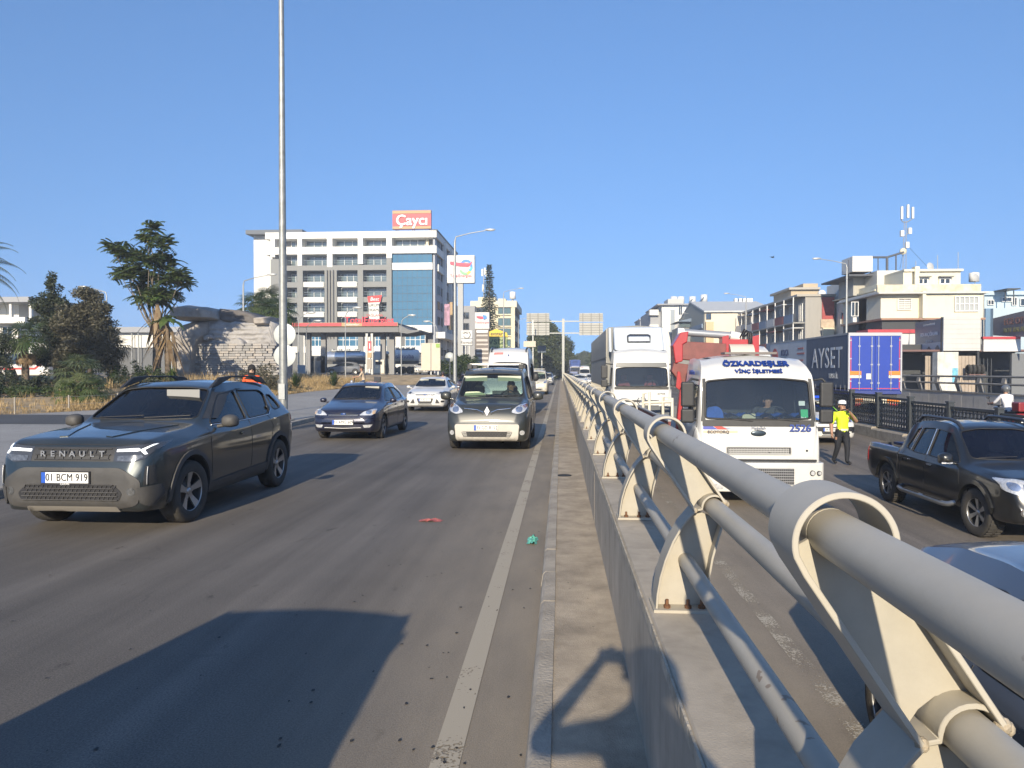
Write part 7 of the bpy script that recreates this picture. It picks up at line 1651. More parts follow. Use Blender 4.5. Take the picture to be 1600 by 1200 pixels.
def hotel():
 Y = 138.0; c = at(550, 583, Y); B = Bld('office_hotel', (c.x, Y+12, 1.36), 'white and grey eight storey block with blue glass corner and red roof sign', 'building')
 X = lambda u: at(u, 500, Y).x
 Z = lambda v: at(640, v, Y).z
 xl, x0, xr = X(387), X(424), X(681)
 B.box('core', x0+.3, xr-.5, Y+2.2, Y+27, 1.36, Z(368), M('core_grey', (.22,.225,.23), .7))
 B.box('end_wall', xl, x0+.3, Y+3, Y+27, 1.36, Z(361), WALLW); B.box('roof_slab', X(381), X(470), Y+1, Y+27, Z(361), Z(354.5), ROOFD); B.box('roof_slab', X(455), xr-1, Y+4, Y+27, Z(361), Z(356), ROOFD)
 # white upper grid
 for (va, vb, ua) in ((361,371.5,416),(384.5,396,416)): B.box('white_band', X(ua), xr+.2, Y-.3, Y+2.3, Z(vb), Z(va), WALLW)
 for (ua, ub, va, vb) in ((466,473,371.5,384.5),(512,520.5,371.5,384.5),(560,568,371.5,384.5),(604.5,613,371.5,384.5),(424,431,371.5,400),(466,473,396,414),(512,520.5,396,416.5),(560,568,396,412),(604.5,613,396,403)): B.box('white_pier', X(ua), X(ub), Y-.29, Y+2.2, Z(vb), Z(va), WALLW)
 # grey frame
 for gi, (ua, ub, va, vb) in enumerate(((424,612.5,413.5,421.5),(424,449,403,590),(465,474,421.5,590),(508,527,421.5,590),(559.5,568,421.5,590),(604.5,612.5,403,590))): B.box('grey_frame', X(ua), X(ub), Y-.2-gi*.012, Y+2.25, max(1.36, Z(vb)), Z(va), WGREY)
 for x in (512,516.5,521.5): B.box('vertical_fin', X(x), X(x+1.2), Y-.7, Y-.2, 8, Z(421.5), WGREY2)
 rows = [(371.5,384.5),(396,413.5),(424,439.5),(447.5,463.5),(471.5,486.5),(494.5,504)]
 cols = [(449,465),(474,508),(527,559.5),(568,604.5)]
 for ri, (va, vb) in enumerate(rows):
  for ci, (ua, ub) in enumerate(cols):
   if ri < 2: ua, ub = [(449,466),(473,512),(520.5,560),(568,604.5)][ci]
   B.window(X(ua)+.1, X(ub)-.1, Z(vb), Z(va)-.1, Y+2.0, WGL, FRW, 3 if ci else 2, 1, .09)
   if ri >= 2: 
    if ci in (1,2): B.box('balcony_front', X(ua)+.15, X(ub)-.15, Y-.35, Y-.15, Z(vb+8), Z(vb), WALLW)
    else: B.box('spandrel', X(ua), X(ub), Y-.1, Y+2.2, Z(vb+8.5), Z(vb), WGREY)
   if ri in (1,2,3,4) : 
    m = MB(); z0 = Z(vb)
    m.box(X(ua)+.15, X(ub)-.15, Y+.02, Y+.06, z0+.95, z0+1.0); m.box(X(ua)+.15, X(ub)-.15, Y+.02, Y+.06, z0+.5, z0+.53); B.mb(m, 'balcony_rail', M('rail_glass', (.25,.30,.33), .3, metal=.3))
 B.window(X(613)+.1, X(662), Z(384.5), Z(371.5), Y+2.0, WGL, FRW, 4, 1, .09); B.box('corner_post', X(664), X(668), Y+1.2, Y+2.0, Z(384.5), Z(371.5), CREAMW)
 # blue curtain wall with its panes
 for (va, vb, n) in ((396,410.5,1),(421.5,508,7)):
  nx = 8
  for i in range(nx):
   for j in range(n):
    xa, xb = X(613)+(X(675)-X(613))*i/nx, X(613)+(X(675)-X(613))*(i+1)/nx; za, zb = Z(vb)+(Z(va)-Z(vb))*j/n, Z(vb)+(Z(va)-Z(vb))*(j+1)/n
    o = B.box('glass_pane', xa+.025, xb-.025, Y+.25+random.uniform(-.01,.01), Y+.3, za+.03, zb-.03, BGL)
  B.box('curtain_backing', X(613), X(675), Y+.31, Y+2, Z(vb), Z(va), FRD)
 B.box('white_band', X(613), X(676), Y-.05, Y+.4, Z(421.5), Z(410.5), WALLW); B.box('shop_fascia', X(612), X(676), Y-.8, Y+.5, Z(520), Z(508.5), WALLW)
 text_o = B.text('OTEL', 1.1, WGREY2, 640, 514, Y-.85)
 # ground floors: white piers with blue shop windows
 B.box('white_band', X(455), X(660), Y-.1, Y+.6, Z(551), Z(541), WALLW)
 for (ua, ub) in ((480,502),(525,565),(585,606),(632,664)): B.window(X(ua), X(ub), Z(541), Z(520), Y+.5, BGL, FRW, 4, 2, .1)
 for u in (468,516,570,618): B.box('white_pier', X(u), X(u+8), Y-.05, Y+.5, Z(583), Z(519), WALLW)
 B.box('shop_recess', X(455), X(664), Y+.6, Y+2.2, 1.36, Z(508.5), WGREY2)
 # side towards the road
 for (va, vb) in ((361,371.5),(384.5,396),(410.5,421.5)): B.box('white_band', xr-.5, xr+.2, Y+2.3, Y+28, Z(vb), Z(va), WALLW)
 B.box('side_wall', xr-.6, xr-.2, Y+.4, Y+27.5, 1.36, Z(365), M('side_blue_grey', (.34,.36,.40), .7, var=.06, vs=.5))
 for ri in range(8):
  z = Z(384)-ri*2.95
  for k in range(6): B.swindow(Y+3+k*4.0, Y+5.4+k*4.0, z, z+1.6, xr-.19, 1, WGL2, FRD, 2)
 for y in (9, 17, 24): B.box('side_pier', xr-.2, xr+.5, Y+y, Y+y+.9, 6, Z(365), WALLW)
 B.box('street_canopy', xr-.2, xr+1.6, Y+1, Y+27, 8.0, 9.2, WALLW)
 B.box('roof_edge', xr-.8, xr+.35, Y-.35, Y+28, Z(361)+.01, Z(359.3), ROOFD)
 # hanging lettering on the side
 B.box('side_sign', xr+.5, xr+1.6, Y+7, Y+7.3, Z(505), Z(470), M('sign_multi', (.35,.20,.28), .6, var=.7, vs=1.6)); B.box('side_sign', xr+.5, xr+1.4, Y+12, Y+12.3, Z(510), Z(463), TANS)
 # roof sign
 a, b = X(614), X(674); sg = B.box('roof_sign', a, b, Y-.2, Y+.6, Z(358), Z(329), REDS); 
 for (va, vb) in ((329.5,334),(354,358)): B.box('sign_stripe', a, b, Y-.28, Y-.2, Z(vb), Z(va), TANS, None)
 B.text('Çaycı', 2.75, LETW, 643.5, 344.5, Y-.35, bold=.05, extrude=.06, xs=1.0)
 m = MB()
 for x in (a+.5, (a+b)/2, b-.5): m.tube([(x, Y+.8, Z(361)), (x, Y+.7, Z(335))], .08, 6); m.tube([(x, Y+3, Z(361)), (x, Y+.7, Z(340))], .06, 6)
 B.mb(m, 'sign_frame', FRD)
 # advertising cloth on the front
 q = [(574,463),(597,461),(592,478),(593,500),(577,498),(576,480)]; m = MB(); m.prism([(at(u,v,Y-.6).x, at(u,v,Y-.6).z) for u, v in q], 'y', Y-.62, Y-.58); bo = B.mb(m, 'banner', WALLW)
 q = [(574,463),(597,461),(594.5,472),(575.5,473)]; m = MB(); m.prism([(at(u,v,Y-.6).x, at(u,v,Y-.6).z) for u, v in q], 'y', Y-.66, Y-.63); B.mb(m, 'banner_head', M('banner_red', (.55,.05,.05), .6))
 B.text('Best', .95, LETW, 585, 467.5, Y-.7, extrude=.01, shear=.2); B.text('KURUMA', .75, INK, 584.5, 477, Y-.7, extrude=.01); B.text('YIKAMA', .75, INK, 584.5, 484.5, Y-.7, extrude=.01); B.text('YAĞLAMA', .7, M('banner_red', (.55,.05,.05), .6), 585, 493, Y-.7, extrude=.01)
hotel()
def station():
 Y = 80.0; zg = 1.37; c = at(540, 580, Y); B = Bld('fuel_canopy', (c.x, Y, zg), 'fuel station canopy with red edge in front of the hotel', 'canopy'); Z = lambda v: at(560, v, Y).z; X = lambda u: at(u, 500, Y).x
 B.box('canopy_deck', X(440), X(622), Y+.1, Y+11, Z(519), Z(505), M('canopy_dark', (.16,.165,.17), .6)); B.box('fascia', X(440), X(622), Y-.1, Y+.1, Z(510), Z(504), TANS)
 for (ua, ub) in ((440,534),(566,621)): B.box('red_stripe', X(ua), X(ub), Y-.14, Y-.1, Z(509.5), Z(504.5), REDS)
 m = MB(); m.prism([(X(621),Z(507)),(X(621),Z(519)),(X(636),Z(521.5)),(X(654),Z(518)),(X(655),Z(515.5)),(X(640),Z(516))], 'y', Y+.2, Y+6); B.mb(m, 'canopy_wing', M('canopy_dark', (.16,.165,.17), .6))
 B.text('TotalEnergies', 1.0, M('letter_red', (.52,.04,.07), .5), 577, 500.5, Y-.05, bold=.02, extrude=.05, xs=1.0); B.text('İstasyonları', .35, LETW, 550, 507, Y-.16, extrude=.01)
 for (u, dy) in ((481,2),(505,2),(598,2),(612,2),(481,9),(505,9),(598,9),(612,9)): x = at(u,560,Y+dy).x; B.box('canopy_column', x-.28, x+.28, Y+dy, Y+dy+.5, zg, Z(518), M('column_grey', (.22,.22,.22), .6))
 def pump(u, v0, v1, Yp, label, w=1.1, mat=None):
  a = at(u, v1, Yp); r = Bld('fuel_pump', (a.x, Yp, zg), label, 'fuel pump'); b = r.box('pump_body', a.x-w/2, a.x+w/2, Yp, Yp+.6, zg+.12, at(u,v0,Yp).z, mat or M('pump_cream', (.66,.60,.48), .5), bev=.04); r.box('pump_base', a.x-w/2-.1, a.x+w/2+.1, Yp-.1, Yp+.7, zg, zg+.12, CONC2); r.box('pump_screen', a.x-w*.3, a.x+w*.3, Yp-.02, Yp, at(u,v0,Yp).z-.55, at(u,v0,Yp).z-.2, INK)
  m = MB(); m.tube([(a.x+w/2, Yp+.2, zg+1.2), (a.x+w/2+.15, Yp+.1, zg+.5), (a.x+w/2+.1, Yp+.1, zg+1.0)], .025, 6); r.mb(m, 'hose', INK)
 pump(592, 562, 583, 81.5, 'cream fuel pump in the middle of the station', 1.25); pump(500, 556, 583, 82, 'dark fuel pump under the canopy left side', 1.3, M('pump_dark', (.10,.11,.12), .5)); pump(606, 553, 583, 83, 'dark fuel pump right of the cream pump', 1.0, MATS['pump_dark']); pump(487, 556, 583, 83, 'leftmost dark fuel pump under the canopy', .9, MATS['pump_dark'])
 # slim advertising totem between two posts
 T = Bld('canopy_totem', (at(577,580,79).x, 79, zg), 'slim totem with red panel between two grey canopy posts', 'totem'); 
 for u in (573, 581): x = at(u, 560, 79).x; T.box('post', x-.12, x+.12, 79, 79.25, zg, at(577,521,79).z, STEEL)
 T.px('red_panel', 574.5, 580, 533, 548, 78.9, .1, REDS); T.px('tan_panel', 574, 580.5, 551, 559, 78.9, .1, TANS); T.px('box_panel', 573.5, 580.5, 561, 576, 78.9, .3, M('stone_panel', (.34,.30,.25), .7)); T.px('exclamation', 577, 578.2, 536, 545, 78.85, .05, LETW)
 # tankers
 def tanker(u0, u1, v0, v1, Yt, label, txt, col):
  a, b = at(u0,v1,Yt), at(u1,v0,Yt); r = Bld('tanker_lorry', ((a.x+b.x)/2, Yt, zg), label, 'tanker'); zc, rad = (a.z+b.z)/2, (b.z-a.z)/2; L_ = b.x-a.x; m = MB(); m.lathe([(0,a.x),(rad*.6,a.x+.05),(rad*.93,a.x+.2),(rad,a.x+.4),(rad,b.x-.4),(rad*.93,b.x-.2),(rad*.6,b.x-.05),(0,b.x)], 28, Tr(0,Yt,zc), axis='x'); r.mb(m, 'tank', col)
  r.box('chassis', a.x, b.x, Yt-.5, Yt+.5, zc-rad-.25, zc-rad+.1, DARKM)
  for k in range(3):
   for yy in (-1.0, 1.0): m = MB(); m.lathe([(.1,-.15),(.48,-.15),(.5,0),(.48,.15),(.1,.15)], 20, Tr(b.x-1.2-k*1.25, Yt+yy, zg+.5), axis='y'); r.mb(m, 'wheel', TYRE)
  m = MB(); m.box(a.x+.8, b.x-.8, Yt-.35, Yt+.35, zc+rad, zc+rad+.12); r.mb(m, 'walkway', STEEL)
  for k in range(4): m = MB(); x = a.x+L_*(k+.8)/5; m.cyl((x, Yt, zc+rad), (x, Yt, zc+rad+.3), .25, n=12); r.mb(m, 'hatch', STEEL)
  if txt: o = text(txt, .8, TXB, None, (b.x-2.0, Yt-rad-.02, zc-.1), extrude=.01); r.fit(o)
  r.box('cab', a.x-2.3, a.x-.3, Yt-1.2, Yt+1.2, zg+.5, zg+3.0, CABW, bev=.15)
 tanker(510, 572, 549, 566, 98, 'silver tanker lorry parked behind the fuel pumps', None, M('tank_silver', (.55,.57,.60), .25, metal=.75, var=.05, vs=1)); tanker(614, 656, 546, 566, 97, 'white tanker lorry parked behind the notice board', 'aslanoba', M('tank_white', (.72,.72,.72), .35, coat=.5))
 o = recolour(focus.root, (at(660,575,86).x, 86, zg), 'white car parked in the station left of the notice board', 'car', 'hatchback_car', {}); 
 o = recolour(navy.root, (at(520,575,83.5).x, 83.5, zg), 'dark estate car at the fuel pumps seen from the side', 'car', 'hatchback_car', {'navy_paint': FARP[3]}, rz=R(-80))
 # notice board seen from the back
 N = Bld('notice_board', (at(672,580,72).x, 72, 1.0), 'large blank cream notice board on two posts by the station', 'notice board'); N.px('board', 658, 688, 536, 579, 72, .25, M('board_cream2', (.55,.50,.40), .7, var=.08, vs=2), bev=.02); N.px('board_seam', 672.5, 674, 536.5, 578.5, 71.97, .03, M('seam_grey', (.25,.24,.22), .6)); N.px('green_label', 681, 687, 537, 543, 71.95, .05, M('label_green', (.25,.40,.08), .6))
 for u in (673, 684): x = at(u,580,72.1).x; N.box('post', x-.06, x+.06, 72.25, 72.4, .6, at(u,560,72).z, STEEL)
 # big brand sign on a pole
 G = Bld('pole_sign', (at(719,570,92).x, 92, 1.0), 'big square white station sign on a thick grey pole', 'sign'); G.px('sign_box', 698.5, 741.5, 399, 442, 92, .9, M('sign_white', (.60,.59,.57), .5), bev=.05); G.px('pole', 715, 723.5, 442, 580, 92.2, .6, M('pole_grey', (.36,.37,.37), .6)); Yf = 91.95
 def arc(c, r0, r1, a0, a1, mat, nm):
  m = MB(); n = 14; P = [(c[0]+r1*math.cos(R(a0+(a1-a0)*k/n)), c[1]+r1*math.sin(R(a0+(a1-a0)*k/n))) for k in range(n+1)]+[(c[0]+r0*math.cos(R(a1-(a1-a0)*k/n)), c[1]+r0*math.sin(R(a1-(a1-a0)*k/n))) for k in range(n+1)]
  m.prism(P, 'y', Yf-.03, Yf); G.mb(m, nm, mat)
 cc = at(728.5, 415.5, 92); cc = (cc.x, cc.z)
 arc(cc, .50, .80, -10, 150, M('logo_blue', (.04,.22,.62), .5), 'logo_arc'); arc((cc[0]+.05,cc[1]-.05), .50, .80, 300, 350, M('logo_cyan', (.05,.40,.65), .5), 'logo_arc'); arc((cc[0]-.12,cc[1]-.30), .52, .80, 200, 290, M('logo_green', (.20,.55,.25), .5), 'logo_arc'); arc((cc[0]-.1,cc[1]-.33), .5, .80, 290, 330, M('logo_yellow', (.75,.60,.08), .5), 'logo_arc')
 m = MB(); m.prism([(at(u,v,92).x, at(u,v,92).z) for u, v in ((703,411),(704,408.5),(716,410.5),(734,411.5),(738,408),(736,414),(731,417),(717,416),(704,413.5))], 'y', Yf-.06, Yf-.03); G.mb(m, 'logo_swoosh', M('logo_red', (.60,.05,.10), .5)); G.text('TotalEnergies', .5, M('logo_red', (.60,.05,.10), .5), 720, 431, Yf-.02, extrude=.01)
 # price totem
 Tt = Bld('price_totem', (at(753,575,96).x, 96, 1.0), 'tall brown price totem with white logo head beside the conifer', 'totem'); Tt.px('totem_body', 742.5, 764, 514, 574, 96, .5, M('totem_brown', (.17,.145,.13), .6)); Tt.px('totem_head', 742, 764.5, 488, 514, 95.95, .6, M('sign_white', (.60,.59,.57), .5), bev=.04)
 m = MB(); m.prism([(at(u,v,95.9).x, at(u,v,95.9).z) for u, v in ((744.5,494),(750,494),(757,495),(757,498),(750,498.5),(744.5,496))], 'y', 95.85, 95.9); Tt.mb(m, 'logo_swoosh', MATS['logo_red']); m = MB(); m.prism([(at(u,v,95.9).x, at(u,v,95.9).z) for u, v in ((754,492),(760,493),(761,497),(756,500))], 'y', 95.83, 95.86); Tt.mb(m, 'logo_arc', M('logo_blue', (.04,.22,.62), .5)); Tt.text('TotalEnergies', .34, MATS['logo_red'], 753, 504, 95.9, extrude=.01)
 for k, v in enumerate((510,516,523,530,537,544,551,558,565)):
  Tt.px('price_row', 744.5, 762 if k < 4 else 763, v, v+(3.6 if k % 2 else 2.6), 95.9, .06, M('row_pale', (.50,.46,.42), .6) if k > 1 else LETW)
 # white tyre sign
 S = Bld('tyre_sign', (at(729,575,90).x, 90, 1.0), 'white rounded sign with a grey ring beside the pole sign', 'sign'); S.px('sign_box', 720, 738.5, 516, 540, 90, .4, M('sign_white', (.60,.59,.57), .5), bev=.12); m = MB(); p = at(729.5, 523, 90); m.tube([(p.x+.42*math.cos(R(a)), 89.95, p.z+.42*math.sin(R(a))) for a in range(-160, 61, 10)], .05, 6); S.mb(m, 'ring', WGREY); S.text('LPG', .38, INK, 727, 520, 89.93, extrude=.01); S.text('Rewash', .5, WGREY2, 729.5, 535, 89.95, extrude=.01); S.px('sign_line', 720.5, 738, 528.5, 529.2, 89.94, .03, WGREY)
 for u in (727, 733): x = at(u,560,90).x; S.box('post', x-.05, x+.05, 90.1, 90.25, .6, at(u,540,90).z, STEEL)
 # house-shaped restaurant sign
 E_ = Bld('restaurant_sign', (at(778,575,104).x, 104, 1.0), 'yellow gabled restaurant sign with green board behind the minibus', 'sign'); E_.px('green_board', 760, 793, 525.5, 575, 104, .4, M('board_olive', (.30,.36,.16), .6)); m = MB(); m.prism([(at(u,v,104).x, at(u,v,104).z) for u, v in ((758,526),(760,520),(776,514),(792,520),(794,526))], 'y', 103.8, 104.3); E_.mb(m, 'gable_roof', M('sign_yellow', (.72,.50,.03), .5)); E_.text('evstar', .72, INK, 776, 521.5, 103.75, extrude=.01, bold=.01); E_.text('evstar', 1.55, M('letter_forest', (.03,.07,.03), .6), 776, 533, 103.95, extrude=.01, bold=.015); E_.text('restaurant', .95, MATS['letter_forest'], 777, 543, 103.95, extrude=.01, bold=.01)
 # cream office block
 Yc = 165.0; C = Bld('cream_office', (at(770,575,Yc).x, Yc+8, 0), 'cream office block with flat roof behind the conifer', 'building'); Xc = lambda u: at(u,500,Yc).x; Zc = lambda v: at(770,v,Yc).z
 xr_ = Xc(803); C.box('wall', Xc(738), xr_, Yc+.6, Yc+22, 0, Zc(478), CREAMW); C.box('cornice', Xc(735), xr_+.6, Yc, Yc+22.5, Zc(480), Zc(470), M('cornice_cream', (.72,.66,.50), .8)); C.box('stair_head', Xc(745), Xc(772), Yc+3, Yc+9, Zc(470), Zc(462), CREAMW); C.box('roof_box', Xc(776), Xc(788), Yc+4, Yc+8, Zc(470), Zc(464), CREAMW)
 for (va, vb) in ((480,490.5),(497,509),(513,524),(530,541)): 
  C.window(Xc(778), Xc(798), Zc(vb), Zc(va), Yc+.5, M('window_teal', (.06,.12,.13), .1, coat=1), FRD, 3); C.window(Xc(741), Xc(760), Zc(vb), Zc(va+1), Yc+.5, WGL2, FRD, 3); C.box('sill', Xc(777), Xc(799), Yc+.2, Yc+.6, Zc(vb)-.25, Zc(vb), CREAMW)
 C.box('pilaster', Xc(799), xr_+.2, Yc+.1, Yc+.7, 0, Zc(480), CREAMW)
 for ri in range(4):
  for k in range(4): C.swindow(Yc+3+k*5, Yc+6+k*5, Zc(490)-ri*2.4, Zc(482)-ri*2.4, xr_+.01, 1, WGL2, FRD)
 m = MB(); p = at(801, 463, Yc+4); m.lathe([(0,-.8),(.7,-.8),(.7,.8),(0,.9)], 16, Tr(p.x,Yc+4,p.z+.2)); C.mb(m, 'water_tank', M('tank_white', (.72,.72,.72), .35)); m = MB(); m.tube([(p.x,Yc+4,Zc(470)),(p.x,Yc+4,p.z-.6)], .2, 6); C.mb(m, 'tank_stand', STEEL)
 # shaded block linking hotel and office
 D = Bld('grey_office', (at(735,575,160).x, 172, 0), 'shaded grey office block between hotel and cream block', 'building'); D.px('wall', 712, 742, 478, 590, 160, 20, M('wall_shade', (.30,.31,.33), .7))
 for v in (488,505,522): D.window(at(722,v,160).x, at(733,v,160).x, at(722,v+10,160).z, at(722,v,160).z, 159.9, WGL2, FRD, 2)
 # cellular mast beside the conifer
 p = at(756, 470, 167); Mm = Bld('phone_mast', (p.x, 167, p.z), 'slim phone mast with white aerials left of the conifer', 'mast'); t_ = at(756, 420, 167); m = MB(); m.tube([(p.x,167,p.z-1.4),(p.x,167,t_.z)], .12, 6); Mm.mb(m, 'pole', STEEL)
 for (dx, v) in ((-.35,424),(.25,422),(.6,426),(-.2,448)): q = at(756, v, 167); Mm.box('aerial', p.x+dx-.16, p.x+dx+.16, 166.7, 166.9, q.z-1.1, q.z+.5, WALLW)
station()
# ---- faux rock wall
def rock_wall():
 Y = 50.0; base = at(355, 600, Y); z0 = .9; B = Bld('rock_wall', (base.x, Y, z0), 'artificial rock wall with layered stones and overhanging slab', 'rock wall'); ROCK = M('faux_rock', (.35,.32,.29), .9, var=.3, vs=1.3, bump=.9, bs=4, detail=12); ROCK2 = M('faux_rock_pale', (.34,.33,.325), .9, var=.25, vs=2.2, bump=.8, bs=7, detail=12)
 from mathutils import noise as NZ
 def body(nm, outline, depth, mat, bulge=.5, ledge=0.0, n=44, seed=0):
  "rounded rock: front sheet displaced towards the viewer, closed at the back"
  P = [at(u, v, Y) for u, v in outline]; xs = [p.x for p in P]; zs_ = [p.z for p in P]; x0, x1, za, zb = min(xs), max(xs), min(zs_), max(zs_); m = MB(); poly = [(p.x, p.z) for p in P]
  top = lambda x: edge(poly, x, 1); bot = lambda x: edge(poly, x, 0)
  def edge(pl, x, hi):
   zz = []
   for (a, b), (c, d) in zip(pl, pl[1:]+pl[:1]):
    if (a-x)*(c-x) <= 0 and abs(a-c) > 1e-6: zz.append(b+(d-b)*(x-a)/(c-a))
   return (max(zz) if hi else min(zz)) if zz else (za+zb)/2
  V = []
  for j in range(n+1):
   for i in range(n+1):
    x = x0+(x1-x0)*(i/n*.996+.002); zt, zl = top(x), bot(x); z = zl+(zt-zl)*j/n; e = min(1, 6*min(i/n, 1-i/n))*min(1, 5*min(j/n+.02, 1-j/n+.02))
    d = bulge*(e**.5)+.28*NZ.noise(Vector((x*.9, z*.9, seed)))+.10*NZ.noise(Vector((x*3, z*3, seed+5)))
    if ledge: d += ledge*(.5-abs((z*3.1+.15*NZ.noise(Vector((x*2,z,seed)))) % 1-.5))*(1 if NZ.noise(Vector((x*.8, z*.8, 9))) > -.25 else .2)
    V.append((x+.06*NZ.noise(Vector((z*2, x, 3))), Y-d, z+.05*NZ.noise(Vector((x*2, z, 7)))))
  N = n+1; m.add(V, [(j*N+i, j*N+i+1, (j+1)*N+i+1, (j+1)*N+i) for j in range(n) for i in range(n)], True)
  bk = [(x, Y+depth, z) for x, _, z in V]; m.add(bk, [(j*N+i, (j+1)*N+i, (j+1)*N+i+1, j*N+i+1) for j in range(n) for i in range(n)], True); c = len(m.v)-2*N*N
  rim = [i for i in range(n)]+[j*N+n for j in range(n)]+[n*N+n-i for i in range(n)]+[(n-j)*N for j in range(n)]
  for a, b in zip(rim, rim[1:]+rim[:1]): m.f.append((c+a, c+N*N+a, c+N*N+b, c+b)); m.m.append(0); m.sm.append(True)
  return B.mb(m, nm, mat)
 body('stone_face', [(280,600),(283,520),(300,506),(335,500),(372,503),(404,506),(424,500),(430,520),(436,560),(437,600)], 2.5, ROCK2, .5, .30, 60, 2)
 body('rock_pillar', [(280,600),(278,540),(284,512),(305,503),(330,502),(336,520),(318,545),(310,600)], 2.0, ROCK, 1.3, .0, 30, 4)
 body('cap_boulder', [(273,490),(278,481),(300,478),(330,481),(344,487),(345,500),(330,502),(288,502)], 2.2, ROCK, 1.7, 0, 26, 6)
 body('roof_slab', [(343,482),(375,485),(395,491),(410,502),(412,508),(380,508),(344,501)], 3.0, M('rock_dark', (.13,.12,.115), .9, var=.2, vs=2, bump=.6, bs=5), .25, 0, 26, 8)
 body('end_block', [(402,497),(424,495),(424,508),(404,510)], 1.6, ROCK, .9, 0, 20, 11); body('shelf_stone', [(368,531),(380,527),(392,536),(390,541),(370,541)], .8, ROCK2, 1.0, 0, 16, 12); body('shelf_stone', [(326,526),(338,521),(344,530),(330,534)], .8, ROCK2, 1.1, 0, 16, 14)
 # the stone courses
 st = []; mats = [M('course_a', (.31,.30,.295), .9, var=.25, vs=5, bump=.5, bs=20), M('course_b', (.26,.255,.25), .9, var=.25, vs=5, bump=.5, bs=20), M('course_c', (.35,.325,.30), .9, var=.25, vs=5, bump=.5, bs=20)]
 z = z0-.3; rnd = random.Random(2); xa, xb = at(312,580,Y).x, at(434,580,Y).x; k = 0; shared = {}
 while z < at(355,540,Y).z:
  h = rnd.uniform(.13,.19); x = xa+rnd.uniform(-.2,.1)
  while x < xb:
   w = rnd.choice((.35,.5,.65)); kk = (w, round(h,2))
   key = (w, k % 3)
   if key not in shared:
    m = MB(); m.prism(rpoly([(0,0),(0,.135),(w-.03,.14),(w-.025,.0)], .03), 'y', -.25, .2); me = m.mesh('stone'); me.materials.append(mats[k % 3]); shared[key] = me
   k += 1
   if k < 290: o = link('stone', shared[key], None, B.r); o.location = Vector((x, Y-.62+rnd.uniform(-.07,.07)-.25*math.sin((x-xa)/(xb-xa)*PI), z))-B.o; o.scale = (1,1,h/.15)
   x += w
  z += h+.012
rock_wall()
# ---- lamp posts, signs, gantry
def lamp_post(x, y, z, h, arm, label, side=1, r=.09, group='street lamps'):
 B = empty('street_lamp', (x, y, z), 0, label, 'street lamp', group); m = MB(); m.tube([(0,0,0),(0,0,h*.5),(0,0,h-.4)], [r*1.1,r*.85,r*.55], 10); m.build('pole', STEEL, B); m = MB(); m.tube([(0,0,h-.45),(side*.08,0,h-.1),(side*arm*.5,0,h+.16),(side*arm,0,h+.34)], [r*.5,.045,.035,.03], 8); m.build('arm', STEEL, B)
 m = MB(); m.ball((side*(arm+.35),0,h+.40), .42,.14,.09, 14, 8); m.build('lamp_head', M('lamp_shell', (.55,.56,.55), .4, metal=.3), B); m = MB(); m.ball((side*(arm+.38),0,h+.345), .30,.11,.05, 12, 6); m.build('lamp_glass', M('lamp_lens_milky', (.6,.6,.58), .3), B); MB().box(-.18,.18,-.18,.18,0,.03).build('foot_plate', STEEL, B)
p = at(711, 580, 55); lamp_post(p.x, 55, .13, at(711,368,55).z-.13, 2.3, 'street lamp in front of the square station sign', 1, .14)
p = at(787, 580, 103); lamp_post(p.x, 103, .13, at(787,455,103).z-.13, 2.1, 'street lamp in front of the cream office block', 1, .12)
for Yl in (150, 200, 255): lamp_post(-8.6, Yl, 0, 12.3, 2.1, 'street lamp %s along the left kerb' % {150:'beyond the left gantry board', 200:'second beyond the gantry', 255:'farthest'}[Yl], 1, .12)
p = at(381, 585, 58); lamp_post(p.x, 58, 1.3, at(381,437,58).z-1.3, 2.0, 'street lamp with arm pointing at the white end wall of the hotel', 1, .11)
p = at(168, 585, 60); lamp_post(p.x, 60, 1.3, at(170,455,60).z-1.3, 1.8, 'thin lamp behind the olive tree', -1, .08)
for (u, vt, vb, Y, lb, sd) in ((540,488,598,62,'thin white lamp in front of the canopy middle',1),(627,499,592,70,'thin white lamp right of the fuel pumps',1),(467,496,595,60,'thin white lamp left of the canopy',1),(683,508,582,76,'thin lamp above the notice board',-1),(479,508,592,66,'slim post at the station entrance',1)):
 p = at(u, vb, Y); t_ = at(u, vt, Y); z0 = max(.5, zv(p.x, Y)-.05); lamp_post(p.x, Y, z0, t_.z-z0, .7, lb, sd, .055, 'station lamps')
for (Yl, lb) in ((68,'tall lamp behind the blue trailer'),(104,'lamp in front of the long cream hall'),(140,'third lamp along the right kerb'),(180,'fourth lamp along the right kerb')): 
 lamp_post(25.6, Yl, zs(Yl), {68:11.8,104:12.3}.get(Yl,12.3), 2.3, lb, -1, .13)
# tall galvanised mast by the kerb
ms = empty('mast_pole', (at(443,650,23.2).x, 23.2, .13), 0, 'very tall galvanised mast beside the pavement kerb', 'mast'); H_ = 20.0; m = MB(); m.tube([(0,0,0),(0,0,H_*.5),(0,0,H_)], [.14,.095,.055], 12); m.build('shaft', M('galvanised_blotchy', (.30,.31,.30), .5, metal=.45, var=.25, vs=5, streak=.2), ms); bevel(MB().box(-.28,.28,-.28,.28,0,.04).build('foot_plate', CONC2, ms), .01)
m = MB(); m.tube([(-.12,-.13,.9),(-.12,-.13,1.35)], .01, 5); m.box(-.1,.1,-.155,-.15,.7,1.2); m.build('service_door', STEEL, ms)
